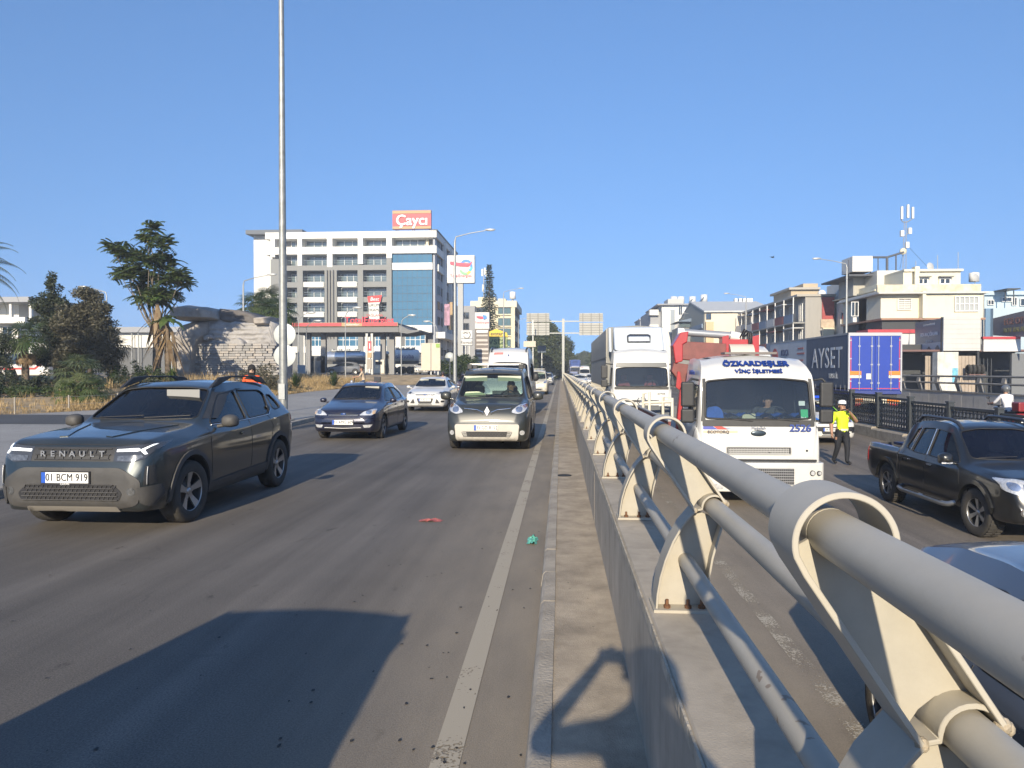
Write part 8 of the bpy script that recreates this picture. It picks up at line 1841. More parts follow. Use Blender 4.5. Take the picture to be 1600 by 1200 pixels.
# pair of round sign backs behind the mast
p = at(446, 600, 28); sg_ = empty('road_sign', (p.x, 28, zp(p.x,28)), 0, 'two round sign backs stacked on one post behind the mast', 'sign'); m = MB(); m.cyl((0,0,0),(0,0,at(446,500,28).z-zp(p.x,28)), .04, n=8); m.build('post', STEEL, sg_)
for v in (523, 556): z = at(446,v,28).z-zp(p.x,28); m = MB(); m.lathe([(0,0),(.42,0),(.44,.008),(.44,.02),(0,.02)], 30, Tr(0,-.06,z), axis='y'); m.build('sign_disc', M('sign_back', (.50,.52,.49), .5, metal=.2, var=.05, vs=4), sg_)
p = at(703, 562, 76); sg_ = empty('road_sign', (p.x, 76, .6), 0, 'single round sign back by the left street lamp', 'sign'); m = MB(); m.cyl((0,0,0),(0,0,at(703,557,76).z-.6), .04, n=8); m.build('post', STEEL, sg_); m = MB(); m.lathe([(0,0),(.5,0),(.5,.02),(0,.02)], 26, Tr(0,-.06,at(703,558,76).z-.6), axis='y'); m.build('sign_disc', MATS['sign_back'], sg_)
p = at(471, 577, 58); sg_ = empty('road_sign', (p.x, 58, zv(p.x,58)), 0, 'small square blue grey sign back left of the canopy', 'sign'); zq = at(471,577,58).z-zv(p.x,58); m = MB(); m.cyl((0,.05,0),(0,.05,zq+.3), .035, n=8); m.build('post', STEEL, sg_); MB().box(-.32,.32,0,.03,zq-.32,zq+.34).build('panel', M('panel_blue', (.33,.40,.46), .5), sg_)
# gantry with two sign backs
def gantry():
 Y = 122.0; p = at(880, 590, Y); r = Bld('sign_gantry', (p.x, Y, 0), 'steel gantry post carrying two pairs of direction sign backs', 'gantry'); top = at(880,498,Y).z; x = p.x
 m = MB(); m.box(x-.2,x+.2,Y-.2,Y+.2,0,top); r.mb(m, 'post', M('gantry_steel', (.30,.31,.30), .5, metal=.3))
 for v in (502, 520.5): z = at(880,v,Y).z; xa, xb = at(822,v,Y).x, at(943,v,Y).x; m = MB(); m.box(xa, xb, Y-.08, Y+.08, z-.09, z+.09); r.mb(m, 'arm', MATS['gantry_steel'])
 for (ua, ub) in ((823,858.5),(905,942)):
  for (va, vb) in ((489.5,503),(504.5,524)):
   a, b = at(ua,vb,Y), at(ub,va,Y); bd = r.box('sign_board', a.x, b.x, Y-.35, Y-.28, a.z, b.z, M('board_back', (.40,.395,.36), .6)); n = 4
   for k in range(1, n+1): z = a.z+(b.z-a.z)*k/(n+1); r.box('board_rib', a.x, b.x, Y-.39, Y-.35, z-.045, z+.045, M('rib_grey', (.17,.17,.16), .5), None)
   for k in (.15,.5,.85): xx = a.x+(b.x-a.x)*k; r.box('board_strut', xx-.05, xx+.05, Y-.46, Y-.39, a.z, b.z, M('strut_grey', (.13,.13,.125), .5), None)
gantry()
# small direction boards by the left gantry
p = at(828, 540, 118); q = Bld('direction_board', (p.x, 118, 0), 'small cream direction board on a post under the left gantry', 'sign'); q.px('board', 818, 837, 533, 542, 118, .1, M('board_cream2', (.55,.50,.40), .7)); q.px('post', 832, 833.4, 500, 585, 118.2, .15, STEEL)
p = at(845, 545, 128); q = Bld('direction_board', (p.x, 128, 0), 'dark blue direction board under the left gantry', 'sign'); q.px('board', 840, 853, 540, 551, 128, .1, M('board_navy', (.03,.06,.10), .5)); q.px('post', 846, 847.2, 551, 585, 128.1, .15, STEEL)
# left edge: bus, white building, long shed, wire fence
def left_edge():
 Y = 52.0; zb = 1.0; B = Bld('coach_bus', (at(20,590,Y).x, Y, zb), 'white coach with red stripe behind the hedge', 'bus'); x1 = at(75,560,Y).x; x0 = x1-11.5; zt = at(20,535,Y).z
 B.box('body', x0, x1, Y, Y+2.5, zb+.4, zt, M('bus_white', (.72,.71,.68), .4, coat=.4), bev=.15); B.box('window_band', x0+.4, at(62,560,Y).x, Y-.02, Y+.02, at(20,569,Y).z, at(20,553,Y).z, WGL2)
 for k in range(7): x = x0+1.2+k*1.5; B.box('window_post', x-.04, x+.04, Y-.035, Y-.02, at(20,569,Y).z, at(20,553,Y).z, FRD)
 m = MB(); m.prism([(x0, at(0,575,Y).z), (x0, at(0,577,Y).z), (at(55,577,Y).x, at(55,577.5,Y).z), (at(68,566,Y).x, at(68,567,Y).z), (x1, at(75,566,Y).z), (x1, at(75,564,Y).z), (at(67,564,Y).x, at(67,564.5,Y).z), (at(54,574,Y).x, at(54,574.5,Y).z)], 'y', Y-.03, Y-.005); B.mb(m, 'red_stripe', M('bus_red', (.50,.06,.05), .5)); B.box('windscreen', x1-.02, x1+.03, Y+.2, Y+2.3, at(20,570,Y).z, at(20,551,Y).z, WGL2)
 for dx in (2.4, 8.6): m = MB(); m.lathe([(.1,-.15),(.48,-.15),(.5,0),(.48,.15),(.1,.15)], 20, Tr(x0+dx, Y+.15, zb+.5), axis='y'); B.mb(m, 'wheel', TYRE)
 Y = 78.0; W_ = Bld('white_villa', (at(10,590,Y).x, Y+5, 1.2), 'white flat roofed building at the left edge behind the coach', 'building'); X0, X1 = at(-160,500,Y).x, at(28,500,Y).x
 W_.box('lower_wall', X0, X1, Y, Y+12, 1.2, at(10,500,Y).z, WALLW); W_.box('upper_wall', X0, at(14,490,Y).x, Y+1.5, Y+12, at(10,500,Y).z, at(10,474,Y).z, WALLW); W_.box('roof_slab', X0, at(60,470,Y).x, Y-1.5, Y+12.5, at(10,474,Y).z, at(10,466,Y).z, M('roof_slab', (.30,.31,.33), .7)); W_.box('veranda_wall', X0, at(50,490,Y).x, Y+6, Y+11, at(10,500,Y).z, at(10,474,Y).z, WGREY2)
 for u in (16, 47): W_.px('column', u-2, u+2, 474, 500, Y-1, .35, WALLW)
 W_.box('balcony', X0, at(52,500,Y).x, Y-1.3, Y, at(10,506,Y).z, at(10,497,Y).z, WALLW)
 for u in (-60, -25, 5): W_.window(at(u,515,Y).x, at(u+16,515,Y).x, at(10,528,Y).z, at(10,510,Y).z, Y-.05, WGL2, FRW, 2)
 Y = 88.0; S = Bld('white_shed', (at(215,575,Y).x, Y+5, 1.3), 'long low white shed with grey roof left of the rock wall', 'building'); S.px('wall', 160, 290, 519, 543, Y, 10, WALLW); S.px('base_wall', 160, 290, 543, 585, Y+.2, 9, WGREY2); S.px('roof', 156, 294, 511, 519, Y-.8, 12, M('roof_slab', (.30,.31,.33), .7))
 for u in (206, 216, 268): S.px('post', u-.8, u+.8, 519, 580, Y-.6, .15, STEEL)
 # wire fence on the verge
 f = empty('wire_fence', (at(40,640,27.5).x, 27.5, .3), 0, 'low wire fence with thin posts along the verge', 'fence'); pts = []
 for i, yy in enumerate((23.0,24.5,26.0,27.5,29.0,30.6,32.2,33.8)):
  x = vx(yy)-.5; z = zv(x, yy); m = MB(); m.cyl((x,yy,z-.1),(x,yy,z+.62), .028, n=7); o = m.build('post', M('fence_post', (.33,.30,.25), .8), f); o.location = -f.location; pts.append(Vector((x,yy,z)))
 for h in (.25,.55): m = MB(); m.tube([q+Vector((0,0,h)) for q in pts], .006, 4); o = m.build('wire', STEEL, f); o.location = -f.location
left_edge()
# ================================================================== RIGHT SIDE
BLKP = M('fence_black', (.035,.042,.050), .45, var=.15, vs=6)
def black_fence():
 r = empty('lattice_fence', (11.7, 27, -.6), 0, 'black iron fence with ring lattice dividing the two roads', 'fence'); wl_ = empty('divider_wall', (11.7, 27, -.6), 0, 'low concrete divider wall under the black fence', 'wall')
 m = MB()      # one panel of touching rings, 2.3 long, .95 high
 nz, ny = 5, 12; rr = .094
 for j in range(nz):
  for i in range(ny):
   cy, cz = .1+i*.19, .10+j*.185
   for k in range(10):
    a, b = 2*PI*k/10, 2*PI*(k+1)/10; q = [(-.012,rr),( .012,rr),(.012,rr-.026),(-.012,rr-.026)]
    vs = [(x, cy+ra*math.cos(t), cz+ra*math.sin(t)) for t in (a,b) for x, ra in q]; m.add(vs, [(0,4,5,1),(1,5,6,2),(2,6,7,3),(3,7,4,0)], False)
 for i in range(ny+1): m.box(-.008,.008, i*.19-.001, i*.19+.012, 0, .98)
 lat = m.mesh('lattice'); lat.materials.append(BLKP)
 m = MB(); m.box(-.035,.035,0,2.32,-.06,.0); m.box(-.035,.035,0,2.32,.98,1.06); fm = m.mesh('panel_frame'); fm.materials.append(BLKP)
 m = MB(); m.box(-.08,.08,-.08,.08,-.1,1.14); m.box(-.1,.1,-.1,.1,1.14,1.19); pm_ = m.mesh('post'); pm_.materials.append(BLKP)
 y = 3.0; L_ = 2.5
 while y < 120:
  z = max(zr(y), zr(y+L_))+.42; o = link('post', pm_, None, r, Vector((11.72,y,z))-r.location)
  pa = link('panel_frame', fm, None, r, Vector((11.72,y+.09,z+.04))-r.location)
  if y < 75: q = link('lattice', lat, None, pa)
  k = MB(); k.prism([(11.46,-1.2),(11.46,z-.12),(11.5,z-.08),(11.95,z-.08),(11.98,z-.12),(11.98,-1.2)], 'y', y+.004, y+L_-.004); o = k.build('wall_block', CONC2, wl_); o.location = -wl_.location
  y += L_
black_fence()
def right_parapet():
 w = empty('roadside_parapet', (22.2, 40, -.4), 0, 'grey panelled concrete parapet along the far side of the service road', 'wall'); rl = empty('parapet_railing', (22.3, 40, .55), 0, 'grey two tube railing on inclined posts above the far parapet', 'railing'); PC = M('parapet_grey', (.50,.48,.45), .8, var=.15, vs=1.5, streak=.25)
 m = MB(); m.box(22.0,22.35,.006,1.19,-.6,.52); me = m.mesh('panel'); me.materials.append(PC); y = 12.0
 while y < 120:
  o = link('panel', me, None, w, Vector((random.uniform(-.006,.006), y, 0))-w.location); y += 1.2
 m = MB(); m.box(21.97,22.38,12,121,.525,.60); o = m.build('coping', CONC2, w); o.location = -w.location
 m = MB(); m.prism([(22.08,.6),(22.20,.6),(22.02,1.15),(22.10,1.50),(21.98,1.50),(21.90,1.12)], 'y', -.16, .16); pm_ = m.mesh('post'); bm = bmesh.new(); bm.from_mesh(pm_); bmesh.ops.recalc_face_normals(bm, faces=bm.faces); bm.to_mesh(pm_); bm.free(); pm_.materials.append(M('rail_taupe', (.27,.25,.22), .6, var=.1, vs=4))
 y = 14.0
 while y < 121: link('post', pm_, None, rl, Vector((.08,y,0))-rl.location); y += 2.2
 for z, rr in ((1.44,.055),(1.06,.055)): m = MB(); m.cyl((22.08 if z > 1.2 else 22.02,12,z),(22.08 if z > 1.2 else 22.02,121,z), rr, n=10); o = m.build('rail', M('rail_taupe', (.27,.25,.22), .6), rl); o.location = -rl.location
 sheet('service_kerb', [(21.2, lambda y: zs(y)+.1), (22.0, lambda y: zs(y)+.1)], [5, 40, 80, 130], CONC2); sheet('service_kerb', [(11.97, lambda y: zs(y)+.12), (12.5, lambda y: zs(y)+.12)], [3, 40, 80, 130], CONC2)
 sheet('back_street', [(22.4, -.3), (200, -.3)], [0, 60, 120, 200], asphalt('asphalt_back', .12, patch=.15, tracks=False))
right_parapet()
def cream_house():
 Y = 70.0; X = lambda u, y=Y: at(u,500,y).x; Z = lambda v, y=Y: at(1450,v,y).z; B = Bld('cream_house', (X(1450), Y+6, -.3), 'cream flat roofed house with roof terrace and phone mast', 'house')
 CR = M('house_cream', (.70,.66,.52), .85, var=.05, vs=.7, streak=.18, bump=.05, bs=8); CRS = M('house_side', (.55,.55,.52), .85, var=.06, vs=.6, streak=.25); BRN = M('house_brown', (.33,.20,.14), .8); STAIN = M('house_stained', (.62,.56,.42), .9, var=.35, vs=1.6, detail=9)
 B.box('front_wall', X(1376), X(1437), Y, Y+9, Z(498), Z(460), CR); B.box('front_wall', X(1437)+.01, X(1531), Y-.5, Y+9, Z(498), Z(458), CR); B.box('parapet', X(1368), X(1529), Y-.35, Y-.1, Z(458.5), Z(445), STAIN); B.box('cornice', X(1366), X(1536), Y-.9, Y+9.3, Z(460), Z(457.5), CRS); B.box('roof_deck', X(1368), X(1529), Y-.1, Y+9, Z(457.5), Z(455), CRS)
 B.box('band', X(1372), X(1533), Y-.7, Y+9, Z(500.5), Z(497.5), BRN); B.box('pilaster', X(1435), X(1440), Y-.8, Y, Z(498), Z(456), CR)
 B.box('ground_floor', X(1376), X(1540), Y+2, Y+9, -.3, Z(500.5), M('shop_dark', (.05,.055,.06), .7)); B.box('shop_awning', X(1352), X(1432), Y-.6, Y+2, Z(521), Z(515), REDS); B.box('shop_sign', X(1352), X(1432), Y-.45, Y+2, Z(541), Z(521), M('sign_white', (.60,.59,.57), .5)); B.box('dark_band', X(1376), X(1435), Y-.3, Y+2, Z(515), Z(500.5), M('shop_dark', (.05,.055,.06), .7))
 # shuttered window and large window
 w1 = B.window(X(1401), X(1423), Z(484), Z(466.5), Y-.06, WALLW, FRW, 2, 1, .08)
 for k in range(5): 
  for j in range(2): xa = X(1402)+j*(X(1412)-X(1402)); B.box('shutter_slat', xa+.08, xa+.62, Y-.16, Y-.10, Z(481.5)+k*.2, Z(481.5)+.04+k*.2, M('slat_grey', (.30,.31,.31), .6), None)
 B.window(X(1486), X(1523), Z(488), Z(464), Y-.56, M('window_pale', (.40,.42,.41), .15, coat=.8), FRW, 5, 2, .09)
 # set-back top storey
 Yt = Y+2.0; B.box('top_storey', X(1428,Yt), X(1500,Yt), Yt, Yt+6, Z(447,Yt), Z(424,Yt), CR); B.box('top_cornice', X(1410,Yt), X(1502,Yt), Yt-.3, Yt+6.2, Z(424.5,Yt), Z(421,Yt), CR); B.box('top_storey', X(1410,Yt), X(1424,Yt), Yt-.1, Yt+5, Z(447,Yt), Z(424,Yt), CR); B.box('chimney', X(1426,Yt), X(1433,Yt), Yt-.4, Yt+.3, Z(447,Yt), Z(417,Yt), CR)
 for (ua, ub) in ((1433,1449),(1466,1484)): B.window(X(ua,Yt), X(ub,Yt), Z(445,Yt), Z(434.5,Yt), Yt-.05, WGL2, FRW, 2, 1, .12); B.box('lintel', X(ua-1,Yt), X(ub+2,Yt), Yt-.5, Yt, Z(434,Yt), Z(432,Yt), M('lintel_grey', (.22,.22,.20), .7))
 # deep side towards the road with receding windows
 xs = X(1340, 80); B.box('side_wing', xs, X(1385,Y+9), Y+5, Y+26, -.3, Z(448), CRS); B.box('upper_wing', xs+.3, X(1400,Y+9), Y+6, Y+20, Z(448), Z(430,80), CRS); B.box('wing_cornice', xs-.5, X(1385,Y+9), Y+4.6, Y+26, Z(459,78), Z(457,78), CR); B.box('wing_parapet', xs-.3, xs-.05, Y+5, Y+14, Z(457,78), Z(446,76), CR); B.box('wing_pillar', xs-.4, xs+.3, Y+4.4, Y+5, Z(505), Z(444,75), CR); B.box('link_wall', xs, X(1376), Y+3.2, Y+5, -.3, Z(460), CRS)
 for (ya, yb, v0, v1) in ((Y+6.5,Y+8,468,492),(Y+12,Y+14.5,468,492),(Y+17,Y+19,468,492),(Y+9.5,Y+11,432,450)): B.swindow(ya, yb, Z(v1), Z(v0), xs-.01, -1, WGL2, FRW, 2)
 for (ua, ub) in ((1350,1362),): B.window(X(ua), X(ub), Z(490), Z(466), Y+3.1, WGL2, FRW, 2)
 B.box('air_conditioner', X(1351), X(1357), Y+2.7, Y+3.1, Z(500), Z(492), WALLW, bev=.03)
 # roof canopy, tank housing, pipe rail
 Yr = 77.0; B.box('roof_canopy', X(1326,Yr), X(1398,Yr), Yr, Yr+8, Z(430,Yr), Z(427.5,Yr), M('canopy_steel', (.08,.09,.11), .6)); B.box('tank_house', X(1329,Yr), X(1360,Yr), Yr-.4, Yr+2.5, Z(424,Yr), Z(400,Yr), WALLW); B.box('terrace_wall', X(1345,Yr), X(1412,Yr), Yr+2, Yr+6, Z(458,Yr), Z(430,Yr), M('terrace_grey', (.40,.39,.35), .8, streak=.3))
 m = MB(); f = lambda u, v: tuple(at(u, v, Yr))
 m.tube([f(1360,402), f(1386,402), f(1412,394)], .11, 6); m.tube([f(1386,402), f(1386,426)], .12, 6); m.tube([f(1400,398), f(1400,426)], .07, 6); m.tube([f(1360,403), f(1360,428)], .06, 6); m.tube([f(1326,406), f(1326,428)], .05, 6); m.tube([f(1372,402), f(1372,426)], .05, 6); B.mb(m, 'pipe_frame', M('canopy_steel', (.08,.09,.11), .6))
 # clutter
 m = MB(); 
 for (u, v, r_) in ((1453,417,.42),(1524,434,.40)): p = at(u, v, Y+3); m.lathe([(0,.12),(r_*.6,.08),(r_,0)], 18, Tr(p.x,p.y-.1,p.z) @ Matrix.Rotation(R(80),4,'X') @ Matrix.Rotation(R(20),4,'Y')); m.tube([(p.x,p.y,p.z),(p.x,p.y+.1,p.z-.9)], .03, 6)
 B.mb(m, 'satellite_dish', M('dish_grey', (.42,.43,.43), .5))
 m = MB()
 for (u, vt, vb) in ((1465,399,420),(1497,394,422),(1431,408,420)): m.tube([tuple(at(u,vb,Y+3)), tuple(at(u,vt,Y+3))], .03, 5)
 B.mb(m, 'roof_aerial', STEEL); p = at(1522,433,Y+5); m = MB(); m.lathe([(0,-.45),(.45,-.45),(.45,.4),(0,.5)], 14, Tr(p.x,p.y,p.z)); B.mb(m, 'water_tank', WALLW); m = MB(); m.prism([(X(1526),Z(444)),(X(1538),Z(452)),(X(1542),Z(453)),(X(1530),Z(445))], 'y', Y+3, Y+5); B.mb(m, 'solar_panel', M('solar_dark', (.03,.04,.07), .2, coat=1))
 for u in (1533,1537): m = MB(); m.tube([tuple(at(u,456,Y+.2)), tuple(at(u,540,Y+.2))], .06, 6); B.mb(m, 'drain_pipe', STEEL)
 # phone mast
 Mq = Bld('phone_mast', tuple(at(1413,420,78)), 'slim lattice phone mast with three white aerials on the cream house roof', 'mast'); g = lambda u, v: Vector(at(u, v, 78)); m = MB(); 
 for dx in (-.16, .16): m.tube([g(1413,424)+Vector((dx,0,0)), g(1414.5,345)+Vector((dx*.6,0,0))], .035, 5)
 for k in range(16): v = 422-k*4.8; a, b = g(1413+k*.1,v), g(1413+k*.1,v-4.8); m.tube([a+Vector((-.15,0,0)), b+Vector((.15,0,0))], .018, 4)
 Mq.mb(m, 'lattice', M('mast_grey', (.25,.27,.30), .5)); m = MB(); m.tube([g(1408,343), g(1411,347), g(1417,347), g(1424,343)], .05, 5); m.tube([g(1409,366), g(1414,369), g(1421,362)], .04, 5); Mq.mb(m, 'bracket', M('mast_grey', (.25,.27,.30), .5))
 for (u, v0, v1) in ((1408.5,323,343),(1418,320,341),(1425.5,324,342)): a, b = g(u-1.6,v1), g(u+1.6,v0); Mq.box('aerial', a.x, b.x, 77.8, 78.05, a.z, b.z, WALLW, bev=.02)
 for (u, v) in ((1409,365),(1421,361),(1417,383)): a = g(u, v); Mq.box('relay_box', a.x-.16, a.x+.16, 77.8, 78.1, a.z-.3, a.z+.3, WALLW)
 c = g(1409,393.5); m = MB(); m.lathe([(0,-.1),(.32,-.1),(.34,.05),(0,.05)], 20, Tr(c.x,77.7,c.z), axis='y'); Mq.mb(m, 'drum_dish', M('drum_cream', (.62,.57,.42), .5)); m = MB(); m.tube([g(1419,385), g(1450,418)], .015, 4); m.tube([g(1411,395), g(1406,420)], .015, 4); Mq.mb(m, 'guy_wire', INK)
cream_house()
def shops():
 Y = 62.0; X = lambda u: at(u,540,Y).x; Z = lambda v: at(1480,v,Y).z
 B = Bld('billboard', (X(1480), Y, -.3), 'dark blue car rental billboard with blank white panel beside it', 'billboard'); pr = MB(); a, b = at(1431,504,Y+6), at(1474,497,Y); c, d = at(1474,550,Y), at(1431,556,Y+6)
 pr.add([tuple(a),tuple(b),tuple(c),tuple(d)]+[tuple(q+Vector((.05,.25,0))) for q in (a,b,c,d)], [(0,1,2,3),(7,6,5,4),(0,4,5,1),(1,5,6,2),(2,6,7,3),(3,7,4,0)], False); B.mb(pr, 'board_face', M('board_slate', (.15,.19,.25), .5))
 e1, e2 = at(1431,538,Y+6), at(1474,534,Y); pr = MB(); off = Vector((-.03,-.05,0)); pr.add([tuple(q+off) for q in (e1,e2,c,d)], [(0,1,2,3)], False); B.mb(pr, 'board_strip', M('strip_pale', (.42,.47,.53), .5))
 ang = math.atan2(b.y-a.y, b.x-a.x)
 for (s, sz, k, mat) in (('GÜVENLİ YOLCULUĞUN ADRESİ', .21, .14, MATS['letter_pale']), ('EREN ARAÇ KİRALAMA', .44, .42, LETW), ('0532 318 16 01', .26, .63, MATS['letter_pale'])):
  p = (a.lerp(b,.5)).lerp(d.lerp(c,.5), k)+Vector((-.05,-.07,0)); o = text(s, sz, mat, None, p, rz=ang, extrude=.01, xs=.82, bold=.006 if sz > .4 else 0); B.fit(o)
 for i in range(3):       # small car pictures on the pale strip
  p = (a.lerp(b,.2+.3*i)).lerp(d.lerp(c,.2+.3*i), .85)+Vector((-.06,-.1,0)); w_ = .42; pol = [(-w_,-.16),(-w_,.02),(-w_*.55,.06),(-w_*.3,.2),(w_*.35,.2),(w_*.6,.05),(w_,.0),(w_,-.16)]; m = MB(); T = Matrix.Translation(p) @ Rz(ang); m.prism(pol, 'y', -.01, .01, T); B.mb(m, 'car_picture', M('print_dark', (.10,.11,.13), .5))
 # white ribbed panel
 x0, x1 = X(1474), X(1532); z0, z1 = Z(548), Z(495); B.box('white_panel', x0, x1, Y, Y+.15, z0, z1, M('panel_white', (.52,.52,.50), .6, var=.06, vs=1, streak=.1))
 for k in range(7): z = z0+(z1-z0)*(k+.5)/7; B.box('panel_seam', x0, x1, Y-.015, Y, z-.02, z+.02, M('seam_pale', (.45,.45,.44), .6))
 for u in (1475, 1531): B.box('board_post', X(u)-.08, X(u)+.08, Y+.2, Y+.4, -.3, z1, DARKM)
 C = Bld('white_kiosk', (X(1481), Y-1, -.3), 'narrow stained white wall slab under the billboard', 'kiosk'); C.px('slab', 1465, 1497, 550, 618, Y-1, .8, M('slab_stained', (.62,.61,.56), .8, var=.22, vs=1.3, streak=.3)); C.px('blue_stain', 1488, 1496.5, 575, 598, Y-1.01, .02, M('stain_blue', (.16,.45,.60), .7, var=.4, vs=3))
 S = Bld('tyre_shop', (X(1480), Y+3, -.3), 'dark open shop front with corrugated walls behind the far railing', 'shop'); DK = M('shop_dark', (.05,.055,.06), .7); CO = M('corrugated', (.36,.30,.24), .7, var=.2, vs=2)
 S.box('back_wall', X(1385), X(1640), Y+4.5, Y+5, -.3, Z(535), DK); S.box('shop_roof', X(1385), X(1640), Y+.5, Y+5, Z(549), Z(546), M('roof_rust', (.16,.09,.08), .7))
 for (ua, ub) in ((1448,1465),(1500,1527)):
  k = 0; x = X(ua)
  while x < X(ub): S.box('corrugated_sheet', x, x+.13, Y+.2+(.04 if k % 2 else 0), Y+.3, -.3, Z(556), CO); x += .135; k += 1
 x = X(1530)
 while x < X(1562): S.box('gate_bar', x, x+.05, Y+1, Y+1.05, -.3, Z(560), FRD); x += .3
 S.box('side_panel', X(1586), X(1640), Y+.4, Y+.7, -.3, Z(552), M('panel_shade', (.16,.17,.18), .7))
 for k in range(4): # tyre rack
  m = MB(); m.lathe([(.2,-.1),(.36,-.11),(.4,0),(.36,.11),(.2,.1)], 20, Tr(X(1508)+k*.36*.9, Y-.6, Z(577)), axis='x'); S.mb(m, 'stacked_tyre', TYRE)
 m = MB(); m.box(X(1505), X(1531), Y-.9, Y-.2, Z(586), Z(584.5)); S.mb(m, 'tyre_rack', M('roof_rust', (.16,.09,.08), .7))
 # sign of the neighbour and white red fascia
 N = Bld('shop_sign_board', (X(1575), Y, -.3), 'brownish shop board above a white fascia at the right edge', 'sign'); pr = MB(); a, b, c, d = at(1553,497,Y+3), at(1640,476,Y-4), at(1640,528,Y-4), at(1553,524,Y+3); pr.add([tuple(q) for q in (a,b,c,d)]+[tuple(q+Vector((.1,.3,0))) for q in (a,b,c,d)], [(0,1,2,3),(7,6,5,4),(0,4,5,1),(1,5,6,2),(2,6,7,3),(3,7,4,0)], False); N.mb(pr, 'board_face', M('board_dusk', (.14,.145,.18), .5)); ang = math.atan2(b.y-a.y, b.x-a.x)
 p = a.lerp(b,.42).lerp(d.lerp(c,.42),.35)+Vector((-.06,-.1,0)); N.fit(text('EGE OTO', .75, M('letter_rust', (.26,.12,.10), .6), None, p, rz=ang, extrude=.01, bold=.01)); p = a.lerp(b,.42).lerp(d.lerp(c,.42),.72)+Vector((-.06,-.1,0)); N.fit(text('ROT BALANS', .55, M('letter_olive', (.20,.20,.08), .6), None, p, rz=ang, extrude=.01, bold=.008))
 N.px('white_fascia', 1537, 1595, 529, 549, Y+.2, .3, M('sign_white', (.60,.59,.57), .5)); N.px('red_edge', 1536, 1595, 526, 529.5, Y+.1, .4, REDS)
 L_ = Bld('blue_house', (at(1575,520,85).x, 90, -.3), 'pale blue stepped building at the right edge', 'building'); BL = M('house_blue', (.42,.52,.58), .85, var=.05, vs=.6, streak=.1)
 L_.px('lower_block', 1552, 1700, 482, 620, 80, 10, BL); L_.px('upper_block', 1538, 1660, 458, 500, 88, 8, BL); L_.px('side_shade', 1540, 1552, 482, 620, 80.5, 9, M('house_blue_shaded', (.14,.24,.36), .8)); L_.px('parapet', 1536, 1665, 455, 460, 87.6, 8.6, BL);  # shaded side of the block put into a deeper blue wall colour
 for (ua, ub, va, vb) in ((1546,1556,468,476),(1568,1584,464,471),(1584,1592,464,477),(1597,1612,466,478)): L_.window(at(ua,470,87.5).x, at(ub,470,87.5).x, at(1570,vb,87.5).z, at(1570,va,87.5).z, 87.9, WGL2, FRW, 2)
 m = MB(); p = [at(u,v,86) for u, v in ((1566,453.5),(1586,453.5))]; m.box(p[0].x, p[1].x, 85, 88, p[0].z, p[0].z+.12); L_.mb(m, 'shade_roof', FRD); m = MB(); m.tube([tuple(at(1571,454,86)), tuple(at(1571,468,86))], .06, 5); m.tube([tuple(at(1584,454,86)), tuple(at(1584,468,86))], .06, 5); L_.mb(m, 'shade_post', FRD)
shops()
def flats(name, label, Y, u0, u1, vtop, L_, wallm, bal, floors, xoff=0, fh=3.0, roofbox=True):
 "block whose balconied side faces the road"
 X = at(u0, 520, Y).x; X1 = at(u1, 520, Y).x; zt = at(u1, vtop, Y).z; B = Bld(name, ((X+X1)/2, Y+L_/2, -.3), label, 'building'); B.box('wall', X, X1, Y, Y+L_, -.3, zt, wallm); B.box('roof_edge', X-1.0, X1+.1, Y-.2, Y+L_+.2, zt, zt+.25, M('roof_edge', (.38,.36,.32), .8))
 for f in range(floors):
  z = zt-fh*(f+1)+.1
  if z < 1: break
  B.box('balcony_slab', X-1.3, X-.01, Y+.2, Y+L_-.2, z-.15, z, M('slab_grey', (.30,.30,.29), .8)); n = int(L_/3.2)
  for k in range(n):
   y = Y+.4+k*L_/n; B.box('balcony_front', X-1.3, X-1.22, y, y+L_/n-.3, z, z+.95, bal[(k+f) % len(bal)]); B.swindow(y+.3, y+1.5, z+.1, z+2.2, X-.02, -1, WGL2, FRW, 2)
   if (k+f) % 2: B.box('awning', X-1.35, X-.05, y, y+L_/n-.4, z+2.3, z+2.42, bal[(k+f+1) % len(bal)])
  for k in range(n+1): y = Y+.25+k*(L_-.6)/n; B.box('balcony_post', X-1.3, X-1.2, y, y+.12, z+.95, z+fh-.16, FRW)
 return B, X, X1, zt
B, X, X1, zt = flats('apartment_block', 'balconied apartment block with red end wall left of the tall lamp', 86.0, 1258, 1304, 463, 22, M('flat_taupe', (.34,.33,.31), .85, streak=.2), [M('bal_blue', (.16,.22,.32), .7), M('bal_maroon', (.22,.07,.07), .7), M('bal_white', (.5,.5,.5), .7)], 4)
B.box('red_wall', at(1284,480,86).x, X1-.1, 85.85, 85.99, at(1290,500,86).z, zt-.1, M('brick_red', (.36,.085,.08), .85, var=.15, vs=2)); B.box('render_patch', at(1282,500,86).x, X1-.1, 85.8, 85.99, at(1290,512,86).z, at(1290,499,86).z, M('patch_buff', (.50,.40,.30), .85, var=.3, vs=2)); B.px('cream_wall', 1286, 1303, 512, 560, 85.7, .2, CREAMW)
B2 = Bld('roof_house', (at(1260,450,100).x, 100, 8), 'tan rooftop storey above the balconied flats', 'building'); B2.px('wall', 1236, 1280, 452, 485, 100, 8, M('tan_wall', (.46,.38,.27), .85, var=.08, vs=1)); B2.px('roof', 1233, 1282, 449, 452, 99.5, 9, M('roof_edge', (.38,.36,.32), .8)); B2.px('stair_tower', 1255, 1278, 443, 449, 101, 5, M('tan_wall', (.46,.38,.27), .85)); B2.window(at(1254,465,99.9).x, at(1258,465,99.9).x, at(1254,474,99.9).z, at(1254,460,99.9).z, 99.9, WGL2, FRD, 1)
